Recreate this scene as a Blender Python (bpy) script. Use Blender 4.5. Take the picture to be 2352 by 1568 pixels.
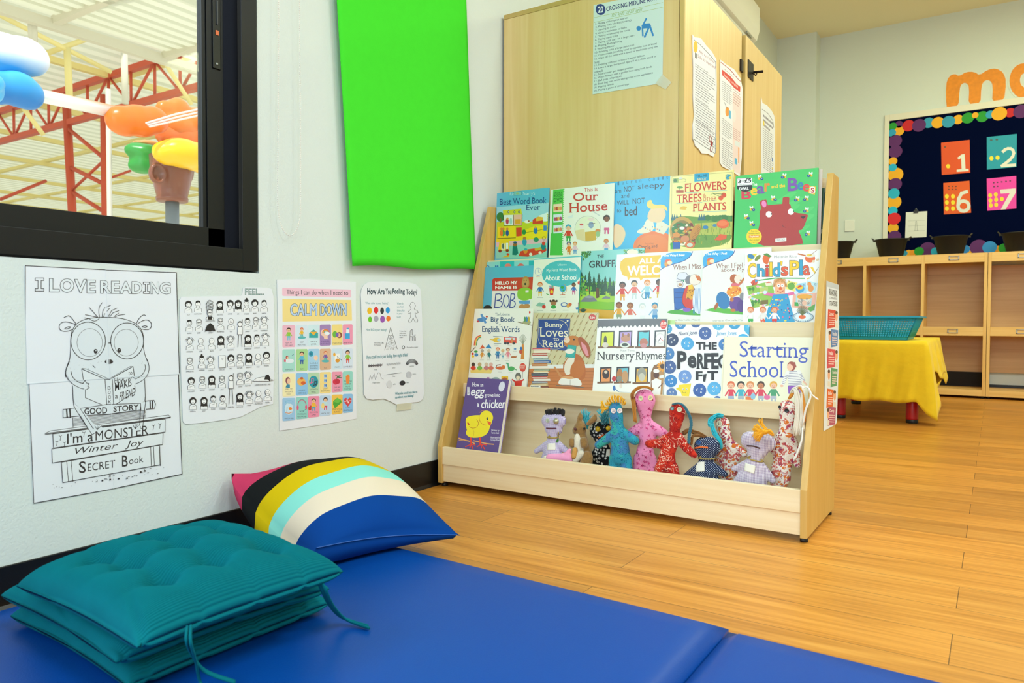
import bpy, bmesh, math, random
from mathutils import Vector, Matrix
from mathutils.bvhtree import BVHTree

for o in list(bpy.data.objects): bpy.data.objects.remove(o, do_unlink=True)
random.seed(7)
SC = bpy.context.scene
COL = SC.collection
V = Vector

# ---------------------------------------------------------------- camera, world, lights, exposure
# photo frame 2352 x 1568; room axes: x = away from the left wall, y = along it, z = up (metres)
F = 1710.4                                   # focal length in photo pixels
ex = V((0.83834, 0.01822, -0.54484)); ey = V((0.54509, -0.02206, 0.83808)); ez = V((0.00325, -0.99959, -0.02842))
_vy = V((2288 - 1176, 739 - 784, F)).normalized(); _vx = -V((-1457 - 1176, 729 - 784, F)).normalized()
ey = _vy; ex = (_vx - ey * _vx.dot(ey)).normalized(); ez = ex.cross(ey)
CAM = V((1.705, 0.0, 0.6))
cam_d = bpy.data.cameras.new('camera'); cam = bpy.data.objects.new('camera', cam_d); COL.objects.link(cam)
right = V((ex.x, ey.x, ez.x)); up = V((-ex.y, -ey.y, -ez.y)); fwd = V((ex.z, ey.z, ez.z))
cam.matrix_world = Matrix(((right.x, up.x, -fwd.x, CAM.x), (right.y, up.y, -fwd.y, CAM.y), (right.z, up.z, -fwd.z, CAM.z), (0, 0, 0, 1)))
cam_d.sensor_width = 36; cam_d.lens = F / 2352 * 36; cam_d.clip_start = 0.02
cam_d.dof.use_dof = True; cam_d.dof.focus_distance = 2.45; cam_d.dof.aperture_fstop = 7.0
SC.camera = cam
SC.view_settings.view_transform = 'Standard'; SC.view_settings.look = 'None'
SC.view_settings.gamma = 1.0; SC.view_settings.use_curve_mapping = False
SC.view_settings.exposure = 0.45

world = bpy.data.worlds.new('sky'); SC.world = world; world.use_nodes = True
bg = world.node_tree.nodes['Background']; bg.inputs[0].default_value = (0.86, 0.93, 1.0, 1); bg.inputs[1].default_value = 1.15

def light(name, kind, loc, target, energy, col=(1, 1, 1), size=(1, 1)):
    d = bpy.data.lights.new(name, kind); o = bpy.data.objects.new(name, d); COL.objects.link(o)
    o.location = loc; o.rotation_euler = (V(target) - V(loc)).to_track_quat('-Z', 'Y').to_euler()
    d.energy = energy; d.color = col
    if kind == 'AREA': d.shape = 'RECTANGLE'; d.size, d.size_y = size
    if kind == 'SUN': d.angle = 0.02
    return o
light('sun', 'SUN', (-6, 2, 14), (-12, 9, 0), 2.5, (1, .97, .9))
# ceiling lamps of the room (fluorescent troffers) and the daylight of the windows behind the photographer
for i, (lx, ly, e, c) in enumerate(((2.6, 0.2, 36, (.85, 1, 1.05)), (2.6, 2.6, 32, (.85, 1, 1.05)), (2.0, 5.4, 34, (.92, 1, .62)), (4.4, 1.6, 23, (.85, 1, 1.0)), (4.4, 4.6, 24, (.92, 1, .62)))):
    light('ceiling_lamp', 'AREA', (lx, ly, 3.1), (lx, ly, 0), e, c, (1.2, .6))
light('daylight_front', 'AREA', (1.6, -2.4, 1.7), (1.0, 2.2, .5), 52, (.82, .98, 1.14), (2.6, 1.5))
light('daylight_window', 'AREA', (-1.4, -1.3, 2.4), (.9, 1.4, .4), 60, (.82, .98, 1.14), (1.6, 1.4))

# ---------------------------------------------------------------- helpers
def pray(px, py):
    c = V((px - 1176, py - 784, F)); return V((ex.dot(c), ey.dot(c), ez.dot(c)))
def onplane(px, py, p0, n):
    r = pray(px, py); return CAM + r * ((p0 - CAM).dot(n) / r.dot(n))
def atx(px, py, x): return onplane(px, py, V((x, 0, 0)), V((1, 0, 0)))
def aty(px, py, y): return onplane(px, py, V((0, y, 0)), V((0, 1, 0)))
def atz(px, py, z): return onplane(px, py, V((0, 0, z)), V((0, 0, 1)))
def depth(p): return (p - CAM).dot(fwd)

def lin(c):
    if isinstance(c, str):
        c = c.lstrip('#'); c = ''.join(k * 2 for k in c) if len(c) == 3 else c; c = [int(c[i:i + 2], 16) / 255 for i in (0, 2, 4)]
    return tuple((x / 12.92 if x <= .04045 else ((x + .055) / 1.055) ** 2.4) for x in c[:3])
_M = {}
def nmat(name):
    m = bpy.data.materials.new(name); m.use_nodes = True; nt = m.node_tree
    return m, nt, nt.nodes['Principled BSDF'], nt.nodes, nt.links
def mat(name, col, rough=.5, metal=0, bump=0, bscale=200, var=0, vscale=6, spec=.5, sheen=0, coat=0, trans=None):
    if name in _M: return _M[name]
    m, nt, b, N, L = nmat(name); c = lin(col)
    b.inputs['Base Color'].default_value = (*c, 1); b.inputs['Roughness'].default_value = rough; b.inputs['Metallic'].default_value = metal
    b.inputs['Specular IOR Level'].default_value = spec
    if sheen: b.inputs['Sheen Weight'].default_value = sheen
    if coat: b.inputs['Coat Weight'].default_value = coat; b.inputs['Coat Roughness'].default_value = .15
    if bump or var:
        tc = N.new('ShaderNodeTexCoord')
    if bump:
        n = N.new('ShaderNodeTexNoise'); n.inputs['Scale'].default_value = bscale; n.inputs['Detail'].default_value = 3
        bp = N.new('ShaderNodeBump'); bp.inputs['Strength'].default_value = bump; bp.inputs['Distance'].default_value = .003
        L.new(tc.outputs['Object'], n.inputs['Vector']); L.new(n.outputs['Fac'], bp.inputs['Height']); L.new(bp.outputs['Normal'], b.inputs['Normal'])
    if var:
        n2 = N.new('ShaderNodeTexNoise'); n2.inputs['Scale'].default_value = vscale; n2.inputs['Detail'].default_value = 4
        r = N.new('ShaderNodeValToRGB'); r.color_ramp.elements[0].position = .3; r.color_ramp.elements[1].position = .7
        r.color_ramp.elements[0].color = (*[x * (1 - var) for x in c], 1); r.color_ramp.elements[1].color = (*[min(1, x * (1 + var)) for x in c], 1)
        L.new(tc.outputs['Object'], n2.inputs['Vector']); L.new(n2.outputs['Fac'], r.inputs['Fac']); L.new(r.outputs['Color'], b.inputs['Base Color'])
    _M[name] = m; return m
def wood(name, c1, c2, axis, rough=.42, fine=60):
    """maple laminate: grain stretched along one axis"""
    if name in _M: return _M[name]
    m, nt, b, N, L = nmat(name)
    tc = N.new('ShaderNodeTexCoord'); mp = N.new('ShaderNodeMapping'); s = [fine] * 3; s['xyz'.index(axis)] = fine * .035
    mp.inputs['Scale'].default_value = s; L.new(tc.outputs['Object'], mp.inputs['Vector'])
    n = N.new('ShaderNodeTexNoise'); n.inputs['Scale'].default_value = 1.0; n.inputs['Detail'].default_value = 6; n.inputs['Distortion'].default_value = .6
    L.new(mp.outputs['Vector'], n.inputs['Vector'])
    mp2 = N.new('ShaderNodeMapping'); s = [7] * 3; s['xyz'.index(axis)] = .8; mp2.inputs['Scale'].default_value = s; L.new(tc.outputs['Object'], mp2.inputs['Vector'])
    n2 = N.new('ShaderNodeTexNoise'); n2.inputs['Scale'].default_value = 1.0; n2.inputs['Detail'].default_value = 2; L.new(mp2.outputs['Vector'], n2.inputs['Vector'])
    mx = N.new('ShaderNodeMix'); mx.data_type = 'FLOAT'; mx.inputs[0].default_value = .5; L.new(n.outputs['Fac'], mx.inputs[2]); L.new(n2.outputs['Fac'], mx.inputs[3])
    r = N.new('ShaderNodeValToRGB'); r.color_ramp.elements[0].position = .35; r.color_ramp.elements[1].position = .65
    r.color_ramp.elements[0].color = (*lin(c1), 1); r.color_ramp.elements[1].color = (*lin(c2), 1)
    L.new(mx.outputs[0], r.inputs['Fac']); L.new(r.outputs['Color'], b.inputs['Base Color']); b.inputs['Roughness'].default_value = rough
    _M[name] = m; return m

ORG = {}
def org(o): return ORG.get(o.name, V((0, 0, 0)))
def tag(o, label=None, cat=None, group=None, kind=None):
    if label: o['label'] = label
    if cat: o['category'] = cat
    if group: o['group'] = group
    if kind: o['kind'] = kind
    return o
def thing(name, loc, label=None, cat=None, group=None, kind=None):
    o = bpy.data.objects.new(name, None); o.empty_display_size = .05; COL.objects.link(o); o.location = loc; ORG[o.name] = V(loc)
    return tag(o, label, cat, group, kind)
def link(name, me, parent=None, origin=None):
    """link a mesh whose vertices are world coordinates; parent or origin moves its local frame"""
    o = bpy.data.objects.new(name, me)
    g = org(parent) if parent else (V(origin) if origin is not None else V((0, 0, 0)))
    if origin is None and not parent:
        vs = [v.co for v in me.vertices]
        if vs: g = V(((min(v.x for v in vs) + max(v.x for v in vs)) / 2, (min(v.y for v in vs) + max(v.y for v in vs)) / 2, min(v.z for v in vs)))
    me.transform(Matrix.Translation(-g)); COL.objects.link(o)
    if parent: o.parent = parent
    else: o.location = g
    ORG[o.name] = g
    return o
class MB:
    def __init__(s): s.v = []; s.f = []; s.m = []; s.sm = []
    def add(s, vs, fs, m=0, smooth=False):
        n = len(s.v); s.v += [tuple(p) for p in vs]; s.f += [tuple(n + i for i in f) for f in fs]; s.m += [m] * len(fs); s.sm += [smooth] * len(fs); return s
    def box(s, x0, y0, z0, x1, y1, z1, m=0):
        v = [(x, y, z) for x in (x0, x1) for y in (y0, y1) for z in (z0, z1)]
        return s.add(v, [(0, 1, 3, 2), (4, 6, 7, 5), (0, 4, 5, 1), (2, 3, 7, 6), (0, 2, 6, 4), (1, 5, 7, 3)], m)
    def prism(s, pts, ext, m=0, cap=True):
        """polygon (3-D points) extruded by vector ext"""
        n = len(pts); e = V(ext); a = [V(p) for p in pts]; b = [p + e for p in a]
        nrm = sum(((a[i] - a[0]).cross(a[(i + 1) % n] - a[0]) for i in range(n)), V((0, 0, 0)))
        fs = [tuple(range(n)), tuple(range(2 * n - 1, n - 1, -1))] + [(i, i + n, (i + 1) % n + n, (i + 1) % n) for i in range(n)]
        if nrm.dot(e) > 0: fs = [tuple(reversed(f)) for f in fs]
        return s.add(a + b, fs, m)
    def tube(s, path, r, n=8, m=0, flat=None, close=False):
        P = [V(p) for p in path]; k = len(P); R = r if isinstance(r, (list, tuple)) else [r] * k; vs = []; fs = []; ref = None
        for i, p in enumerate(P):
            t = (P[(i + 1) % k if close else min(i + 1, k - 1)] - P[(i - 1) % k if close else max(i - 1, 0)])
            t = t.normalized() if t.length > 1e-9 else V((0, 0, 1))
            if ref is None: ref = V((0, 0, 1)) if abs(t.z) < .9 else V((0, 1, 0))
            a = (ref - t * ref.dot(t)).normalized(); b = t.cross(a); ref = a
            for j in range(n):
                w = 2 * math.pi * j / n; vs.append(p + a * math.cos(w) * R[i] + b * math.sin(w) * R[i] * (flat or 1))
        for i in range(k if close else k - 1):
            for j in range(n): fs.append((i * n + j, i * n + (j + 1) % n, ((i + 1) % k) * n + (j + 1) % n, ((i + 1) % k) * n + j))
        if not close: fs += [tuple(range(n - 1, -1, -1)), tuple(range((k - 1) * n, k * n))]
        return s.add(vs, fs, m, True)
    def lathe(s, c, prof, n=24, axis='z', m=0, sx=1, sy=1):
        vs = []; fs = []; k = len(prof)
        for (r, h) in prof:
            for j in range(n):
                w = 2 * math.pi * j / n; a, b = r * math.cos(w) * sx, r * math.sin(w) * sy
                vs.append(V(c) + (V((a, b, h)) if axis == 'z' else V((h, a, b)) if axis == 'x' else V((b, h, a))))
        for i in range(k - 1):
            for j in range(n): fs.append((i * n + j, i * n + (j + 1) % n, (i + 1) * n + (j + 1) % n, (i + 1) * n + j))
        fs += [tuple(range(n - 1, -1, -1)), tuple(range((k - 1) * n, k * n))]
        return s.add(vs, fs, m, True)
    def ball(s, c, rx, ry=None, rz=None, n=14, m=0, rot=None):
        ry = ry or rx; rz = rz or rx; vs = []; fs = []; k = n // 2
        for i in range(k + 1):
            th = math.pi * (i + (.04 if i == 0 else -.04 if i == k else 0)) / k
            for j in range(n):
                ph = 2 * math.pi * j / n; q = V((rx * math.sin(th) * math.cos(ph), ry * math.sin(th) * math.sin(ph), -rz * math.cos(th)))
                vs.append(V(c) + (rot @ q if rot else q))
        for i in range(k):
            for j in range(n): fs.append((i * n + j, i * n + (j + 1) % n, (i + 1) * n + (j + 1) % n, (i + 1) * n + j))
        fs += [tuple(range(n - 1, -1, -1)), tuple(range(k * n, k * n + n))]
        return s.add(vs, fs, m, True)
    def flat(s): s.sm = [False] * len(s.sm); return s
    def mesh(s, name, mats):
        me = bpy.data.meshes.new(name); me.from_pydata(s.v, [], s.f)
        for m in mats: me.materials.append(m)
        me.polygons.foreach_set('material_index', s.m); me.polygons.foreach_set('use_smooth', s.sm); me.update(); return me
    def build(s, name, mats, parent=None, origin=None, bevel=0):
        me = s.mesh(name, mats if isinstance(mats, (list, tuple)) else [mats])
        if bevel:
            bm = bmesh.new(); bm.from_mesh(me)
            es = [e for e in bm.edges if len(e.link_faces) == 2 and e.calc_face_angle(0) > .6]
            bmesh.ops.bevel(bm, geom=es, offset=bevel, segments=2, affect='EDGES', profile=.6, clamp_overlap=True); bm.to_mesh(me); bm.free()
        return link(name, me, parent, origin)
def struct(name, mb, m, bevel=0, origin=(0, 0, 0), kind='structure'):
    o = mb.build(name, m, None, origin, bevel); o['kind'] = kind; return o

# ---------------------------------------------------------------- printed artwork on flat sheets
_pm = None
def print_mat(name='printed_ink', rough=.38, coat=.25):
    if name in _M: return _M[name]
    m, nt, b, N, L = nmat(name); a = N.new('ShaderNodeVertexColor'); a.layer_name = 'ink'
    L.new(a.outputs['Color'], b.inputs['Base Color']); b.inputs['Roughness'].default_value = rough; b.inputs['Coat Weight'].default_value = coat; b.inputs['Coat Roughness'].default_value = .12
    _M[name] = m; return m
_T = {}
def text_geo(s, bold=0, serif=False, shear=0, space=1.0):
    k = (s, bold, serif, shear, space)
    if k in _T: return _T[k]
    def geo(off):
        c = bpy.data.curves.new('lettering', 'FONT'); c.body = s; c.size = 1; c.offset = off; c.shear = shear; c.space_character = space; c.resolution_u = 3
        o = bpy.data.objects.new('lettering', c); COL.objects.link(o); dg = bpy.context.evaluated_depsgraph_get()
        me = bpy.data.meshes.new_from_object(o.evaluated_get(dg)); vs = [(v.co.x, v.co.y) for v in me.vertices]; fs = [tuple(p.vertices) for p in me.polygons]
        bpy.data.objects.remove(o); bpy.data.curves.remove(c); bpy.data.meshes.remove(me); return vs, fs
    vs, fs = geo(bold); bs = vs if not bold else geo(0)[0]
    if not bs: return None
    x0 = min(v[0] for v in bs); x1 = max(v[0] for v in bs); y0 = min(v[1] for v in bs); y1 = max(v[1] for v in bs)
    if serif:                                    # slab serifs on the ends of the stems
        cnt = {}
        for f in fs:
            for i in range(len(f)):
                e = (f[i], f[(i + 1) % len(f)]); kk = (min(e), max(e)); cnt[kk] = cnt.get(kk, 0) + 1
        for (a, b), n in cnt.items():
            pa, pb = vs[a], vs[b]
            if n == 1 and abs(pa[1] - pb[1]) < .004 and .04 < abs(pa[0] - pb[0]) < .2:
                l, r = min(pa[0], pb[0]) - .055, max(pa[0], pb[0]) + .055; y = pa[1]
                top = y > .35; q = len(vs); h = .045
                vs += [(l, y - h if top else y), (r, y - h if top else y), (r, y if top else y + h), (l, y if top else y + h)]; fs.append((q, q + 1, q + 2, q + 3))
    w, h = max(x1 - x0, 1e-6), max(y1 - y0, 1e-6)
    _T[k] = ([((x - x0) / w, (y - y0) / h) for x, y in vs], fs); return _T[k]
def clip(poly, w, h):
    for ax, lim, sg in ((0, 0, 1), (0, w, -1), (1, 0, 1), (1, h, -1)):
        out = []
        for i in range(len(poly)):
            a, b = poly[i], poly[(i + 1) % len(poly)]; da, db = sg * (a[ax] - lim), sg * (b[ax] - lim)
            if da >= 0: out.append(a)
            if (da > 0 > db) or (da < 0 < db):
                t = da / (da - db); out.append((a[0] + (b[0] - a[0]) * t, a[1] + (b[1] - a[1]) * t))
        poly = out
        if len(poly) < 3: return []
    return poly
K = '#1b1b1f'; WH = '#f4f4f0'
class Art:
    """flat inks on a sheet: O lower-left corner, U and W unit axes, size w x h; points are read off the photograph's crop (x0, y0, scale)"""
    def __init__(s, O, U, W, w, h, crop=(0, 0, 1), eps=8e-6, lift=2e-4):
        s.O, s.U, s.W = V(O), V(U).normalized(), V(W).normalized(); s.N = s.U.cross(s.W); s.w, s.h = w, h; s.cr = crop; s.eps = eps; s.d = lift
        s.v = []; s.f = []; s.c = []
    def uv(s, p):
        q = onplane(s.cr[0] + p[0] / s.cr[2], s.cr[1] + p[1] / s.cr[2], s.O, s.N) - s.O; return (q.dot(s.U), q.dot(s.W))
    def raw(s, poly, col):
        poly = clip(poly, s.w, s.h)
        if len(poly) < 3: return
        a = sum(poly[i][0] * poly[(i + 1) % len(poly)][1] - poly[(i + 1) % len(poly)][0] * poly[i][1] for i in range(len(poly)))
        if a < 0: poly = poly[::-1]
        n = len(s.v); s.v += [s.O + s.U * x + s.W * y + s.N * s.d for x, y in poly]; s.f.append(tuple(range(n, n + len(poly)))); s.c.append(lin(col))
    def up(s): s.d += s.eps
    sm = 0
    def chaikin(s, pts, closed):
        for _ in range(s.sm):
            q = [] if closed else [pts[0]]
            for i in range(len(pts) if closed else len(pts) - 1):
                a, b = pts[i], pts[(i + 1) % len(pts)]; q += [(a[0] * .75 + b[0] * .25, a[1] * .75 + b[1] * .25), (a[0] * .25 + b[0] * .75, a[1] * .25 + b[1] * .75)]
            pts = q if closed else q + [pts[-1]]
        return pts
    def poly(s, pts, col):
        if s.sm and 6 <= len(pts) < 16: pts = s.chaikin(list(pts), True)
        s.raw([s.uv(p) for p in pts], col); s.up(); return s
    def rect(s, x0, y0, x1, y1, col, dy=0): return s.poly([(x0, y0), (x1, y0 + dy), (x1, y1 + dy), (x0, y1)], col)
    def bg(s, col): s.raw([(0, 0), (s.w, 0), (s.w, s.h), (0, s.h)], col); s.up(); return s
    def ell(s, x, y, rx, ry, col, rot=0, n=18):
        c, t = math.cos(rot), math.sin(rot)
        return s.poly([(x + rx * math.cos(a) * c - ry * math.sin(a) * t, y + rx * math.cos(a) * t + ry * math.sin(a) * c) for a in (2 * math.pi * i / n for i in range(n))], col)
    def line(s, pts, w, col):
        if s.sm and 4 <= len(pts) < 18: pts = s.chaikin(list(pts), False)
        for i in range(len(pts) - 1):
            (ax, ay), (bx, by) = pts[i], pts[i + 1]; l = math.hypot(bx - ax, by - ay) or 1; nx, ny = -(by - ay) / l * w / 2, (bx - ax) / l * w / 2; e = .35 * w
            tx, ty = (bx - ax) / l * e, (by - ay) / l * e
            s.raw([s.uv(p) for p in ((ax - tx + nx, ay - ty + ny), (bx + tx + nx, by + ty + ny), (bx + tx - nx, by + ty - ny), (ax - tx - nx, ay - ty - ny))], col)
            s.d += s.eps * .15
        s.up(); return s
    def ring(s, x, y, rx, ry, w, col, n=24, a0=0, a1=2 * math.pi): return s.line([(x + rx * math.cos(a0 + (a1 - a0) * i / n), y + ry * math.sin(a0 + (a1 - a0) * i / n)) for i in range(n + 1)], w, col)
    def oell(s, x, y, rx, ry, w, fill, col=K, rot=0): s.ell(x, y, rx, ry, col, rot); return s.ell(x, y, rx - w, ry - w, fill, rot)
    def opoly(s, pts, w, fill, col=K):
        s.poly(pts, fill); return s.line((s.chaikin(list(pts), True) if s.sm and len(pts) >= 6 else list(pts)) + [pts[0]][:0 if s.sm and len(pts) >= 6 else 1], w, col)
    def text(s, body, x0, y0, x1, y1, col, dy=0, bold=.0, serif=False, shear=0, space=1.0, lean=0):
        if bold > .012 and ('M' in body or 'W' in body):     # thicken by overprinting: an outset of these letters folds over itself
            e = bold * (y1 - y0) * 1.1
            for k in range(8): a = k * math.pi / 4; s.text(body, x0 + e * math.cos(a), y0 + e * math.sin(a), x1 + e * math.cos(a), y1 + e * math.sin(a), col, dy, 0, serif, shear, space, lean)
            return s
        g = text_geo(body, bold, serif, shear, space)
        if not g: return s
        vs, fs = g; P = [s.uv((x0 + (x1 - x0) * a + lean * (b), y1 + (y0 - y1) * b + dy * a)) for a, b in vs]
        for f in fs: s.raw([P[i] for i in f], col)
        s.up(); return s
    def otext(s, body, x0, y0, x1, y1, fill, edge, dy=0, bold=.0, w=.03, **k):
        s.text(body, x0, y0, x1, y1, edge, dy, bold + w, **k); return s.text(body, x0, y0, x1, y1, fill, dy, bold, **k)
    def greek(s, x0, y0, x1, y1, n, col, dy=0, frac=.45, seed=1):
        """rows of lettering too small to read in the photograph: word-length dashes"""
        r = random.Random(seed); h = (y1 - y0) / n
        for i in range(n):
            x = x0; end = x1 - (x1 - x0) * (r.random() * .35 if i % 4 == 3 or i == n - 1 else r.random() * .06)
            while x < end:
                l = min(end - x, (x1 - x0) * (.05 + r.random() * .13)); t = (x - x0) / (x1 - x0)
                s.raw([s.uv(p) for p in ((x, y0 + i * h + dy * t), (x + l, y0 + i * h + dy * (t + l / (x1 - x0))), (x + l, y0 + i * h + h * frac + dy * (t + l / (x1 - x0))), (x, y0 + i * h + h * frac + dy * t))], col)
                x += l + (x1 - x0) * .022
        s.up(); return s
    def kid(s, x, y, h, skin, hair, top, low, legs=None, arms=None, lw=None, face=True):
        """little child figure: feet at (x, y), height h"""
        r = h * .17; hy = y - h + r; sh = y - h * .62; hip = y - h * .3
        s.line([(x - h * .07, hip), (x - h * .09, y)], h * .08, legs or low); s.line([(x + h * .07, hip), (x + h * .09, y)], h * .08, legs or low)
        s.line([(x - h * .1, sh), (x - h * (.24 if not arms else arms), hip - h * .04)], h * .07, top); s.line([(x + h * .1, sh), (x + h * (.24 if not arms else arms), hip - h * .04)], h * .07, top)
        s.poly([(x - h * .1, sh - h * .03), (x + h * .1, sh - h * .03), (x + h * .14, hip), (x - h * .14, hip)], top)
        s.poly([(x - h * .14, hip - h * .02), (x + h * .14, hip - h * .02), (x + h * .15, hip + h * .12), (x - h * .15, hip + h * .12)], low)
        s.ell(x, hy - r * .15, r * 1.12, r * 1.1, hair, n=12); s.ell(x, hy + r * .2, r * .85, r * .85, skin, n=12)
        if face: s.ell(x - r * .3, hy + r * .1, r * .1, r * .12, K, n=6); s.ell(x + r * .3, hy + r * .1, r * .1, r * .12, K, n=6); s.line([(x - r * .25, hy + r * .5), (x + r * .25, hy + r * .5)], r * .12, '#a04038')
        return s
    def build(s, name, parent, m=None):
        me = bpy.data.meshes.new(name); me.from_pydata(s.v, [], s.f); me.materials.append(m or print_mat())
        at = me.color_attributes.new('ink', 'FLOAT_COLOR', 'CORNER'); buf = []
        for f, c in zip(s.f, s.c): buf += [*c, 1.0] * len(f)
        at.data.foreach_set('color', buf); me.update(); return link(name, me, parent)
# ---------------------------------------------------------------- the room
M_wall = mat('wall_paint', '#dbe4df', .75, bump=.35, bscale=160)
M_ceil = mat('ceiling_paint', '#f6efcc', .9)
M_black = mat('black_vinyl', '#0c0d0e', .38, bump=.1, bscale=300)
M_white = mat('white_plastic', '#eceee8', .45)
CE = 3.15
wl = MB()      # left wall with the window opening
for b in ((-.14, -3, 0, 0, 7.35, .728), (-.14, -3, 2.02, 0, 7.35, CE), (-.14, -3, .728, 0, -1.55, 2.02), (-.14, 1.343, .728, 0, 7.35, 2.02)): wl.box(*b)
struct('wall_left', wl, M_wall)
struct('wall_back', MB().box(-.14, 7.2, 0, 5.2, 7.34, CE), M_wall)
struct('wall_back_column', MB().box(0, 7.02, 0, .335, 7.2, CE), M_wall)
struct('wall_right', MB().box(5, -3, 0, 5.14, 7.2, CE), M_wall)
struct('wall_front', MB().box(-.14, -3.14, 0, 5.14, -3, CE), M_wall)
struct('ceiling', MB().box(-.14, -3.14, CE, 5.2, 7.34, CE + .1), M_ceil)
# floor: oak-look planks along x, 0.1525 m wide
m, nt, b, N, L = nmat('oak_planks')
tc = N.new('ShaderNodeTexCoord'); mp = N.new('ShaderNodeMapping'); mp.inputs['Location'].default_value = (.27, -1.497 + .1525 * 40, 0)
L.new(tc.outputs['Object'], mp.inputs['Vector'])
br = N.new('ShaderNodeTexBrick'); br.offset = .43; br.offset_frequency = 2
for k_, v_ in (('Scale', 1), ('Mortar Size', .0009), ('Mortar Smooth', .1), ('Bias', 0), ('Brick Width', 1.22), ('Row Height', .1525)): br.inputs[k_].default_value = v_
br.inputs['Color1'].default_value = (.45, .45, .45, 1); br.inputs['Color2'].default_value = (.62, .62, .62, 1); br.inputs['Mortar'].default_value = (.16, .16, .16, 1)
L.new(mp.outputs['Vector'], br.inputs['Vector'])
g1 = N.new('ShaderNodeMapping'); g1.inputs['Scale'].default_value = (2.6, 70, 1); L.new(tc.outputs['Object'], g1.inputs['Vector'])
n1 = N.new('ShaderNodeTexNoise'); n1.inputs['Scale'].default_value = 1; n1.inputs['Detail'].default_value = 8; n1.inputs['Distortion'].default_value = 1.2; L.new(g1.outputs['Vector'], n1.inputs['Vector'])
g2 = N.new('ShaderNodeMapping'); g2.inputs['Scale'].default_value = (1.1, 11, 1); L.new(tc.outputs['Object'], g2.inputs['Vector'])
n2 = N.new('ShaderNodeTexNoise'); n2.inputs['Scale'].default_value = 1; n2.inputs['Detail'].default_value = 4; n2.inputs['Distortion'].default_value = 2.; L.new(g2.outputs['Vector'], n2.inputs['Vector'])
ad = N.new('ShaderNodeMix'); ad.data_type = 'FLOAT'; ad.inputs[0].default_value = .5; L.new(n1.outputs['Fac'], ad.inputs[2]); L.new(n2.outputs['Fac'], ad.inputs[3])
r = N.new('ShaderNodeValToRGB'); e = r.color_ramp.elements; e[0].position = .34; e[1].position = .68
e[0].color = (*lin('#b0701f'), 1); e[1].color = (*lin('#dc9c44'), 1); x = e.new(.5); x.color = (*lin('#ca8732'), 1)
L.new(ad.outputs[0], r.inputs['Fac'])
mu = N.new('ShaderNodeMix'); mu.data_type = 'RGBA'; mu.blend_type = 'MULTIPLY'; mu.inputs[0].default_value = 1
L.new(r.outputs['Color'], mu.inputs[6]); 
sc_ = N.new('ShaderNodeMix'); sc_.data_type = 'RGBA'; sc_.blend_type = 'MULTIPLY'; sc_.inputs[0].default_value = 1; sc_.inputs[7].default_value = (1.75, 1.75, 1.75, 1); sc_.clamp_result = False
L.new(br.outputs['Color'], sc_.inputs[6]); L.new(sc_.outputs[2], mu.inputs[7]); L.new(mu.outputs[2], b.inputs['Base Color'])
b.inputs['Roughness'].default_value = .36; b.inputs['Specular IOR Level'].default_value = .45
bp = N.new('ShaderNodeBump'); bp.inputs['Strength'].default_value = .12; bp.inputs['Distance'].default_value = .002; L.new(ad.outputs[0], bp.inputs['Height']); L.new(bp.outputs['Normal'], b.inputs['Normal'])
struct('floor', MB().box(-.14, -3.14, -.08, 5.14, 7.34, 0), m)
def skirting(name, along, a, c0, c1, s):
    """black vinyl skirting 92 mm high with a toe"""
    pr = [(0, 0), (.012, 0), (.0105, .004), (.006, .012), (.005, .0905), (.003, .092), (0, .092)]
    mb = MB()
    if along == 'y': mb.prism([(a + s * d, c0, z) for d, z in pr], (0, c1 - c0, 0))
    else: mb.prism([(c0, a + s * d, z) for d, z in pr], (c1 - c0, 0, 0))
    return struct(name, mb, M_black)
skirting('baseboard_left', 'y', 0, -3, 7.02, 1); skirting('baseboard_back', 'x', 7.2, .335, 5, -1)

# ---------------------------------------------------------------- window_1 and what lies beyond it
M_alu = mat('dark_aluminium', '#0e1011', .42, spec=.3, bump=.06, bscale=900)
M_alu2 = mat('dark_aluminium_side', '#14181e', .4, metal=.2)
w1 = thing('window_1', (0, 1.3, .73), 'black aluminium sliding window above the monster poster', 'window', kind='structure')
yr, zb = 1.338, .733
fr = MB()
fr.box(-.012, 1.289, zb, .004, yr, 2.02); fr.box(-.012, -1.55, zb, .004, 1.289, .79)
fr.box(-.125, -1.55, 1.96, .004, yr, 2.02); fr.box(-.125, -1.55, zb, .004, -1.5, 2.0)
MB().box(-.125, 1.299, zb, -.012, yr, 2.02).build('jamb_lining', mat('jamb_blue_black', '#0a0d14', .6, spec=.03), w1)
fr.box(-.125, -1.55, zb, -.012, 1.299, .785)                 # sill track
fr.box(-.07, -1.5, .785, -.064, 1.299, .797); fr.box(-.022, -1.5, .785, -.016, 1.299, .792)
fr.build('window_frame', M_alu, w1, bevel=.0012)
sa = MB()
sa.box(-.062, 1.212, .79, -.036, 1.262, 1.97); sa.box(-.06, 1.2, .842, -.04, 1.212, 1.94)
sa.box(-.062, -.1, .79, -.036, 1.262, .842); sa.box(-.062, -.1, 1.93, -.036, 1.262, 1.97); sa.box(-.062, -.1, .79, -.036, -.05, 1.97)
sa.build('window_sash', M_alu, w1, bevel=.001)
sb = MB(); sb.box(-.105, -1.5, .79, -.08, .05, .842); sb.box(-.105, -1.5, 1.93, -.08, .05, 1.97); sb.box(-.105, .0, .79, -.08, .05, 1.97); sb.box(-.105, -1.5, .79, -.08, -1.45, 1.97)
sb.build('window_sash', M_alu, w1, bevel=.001)
lk = MB(); lk.box(-.0362, 1.228, 1.262, -.032, 1.252, 1.46); lo = lk.build('window_latch', mat('latch_black', '#101214', .3, metal=.5), w1, bevel=.0015)
MB().box(-.032, 1.236, 1.35, -.030, 1.245, 1.362).build('latch_marker', mat('latch_orange', '#e2733c', .5), lo)
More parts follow.
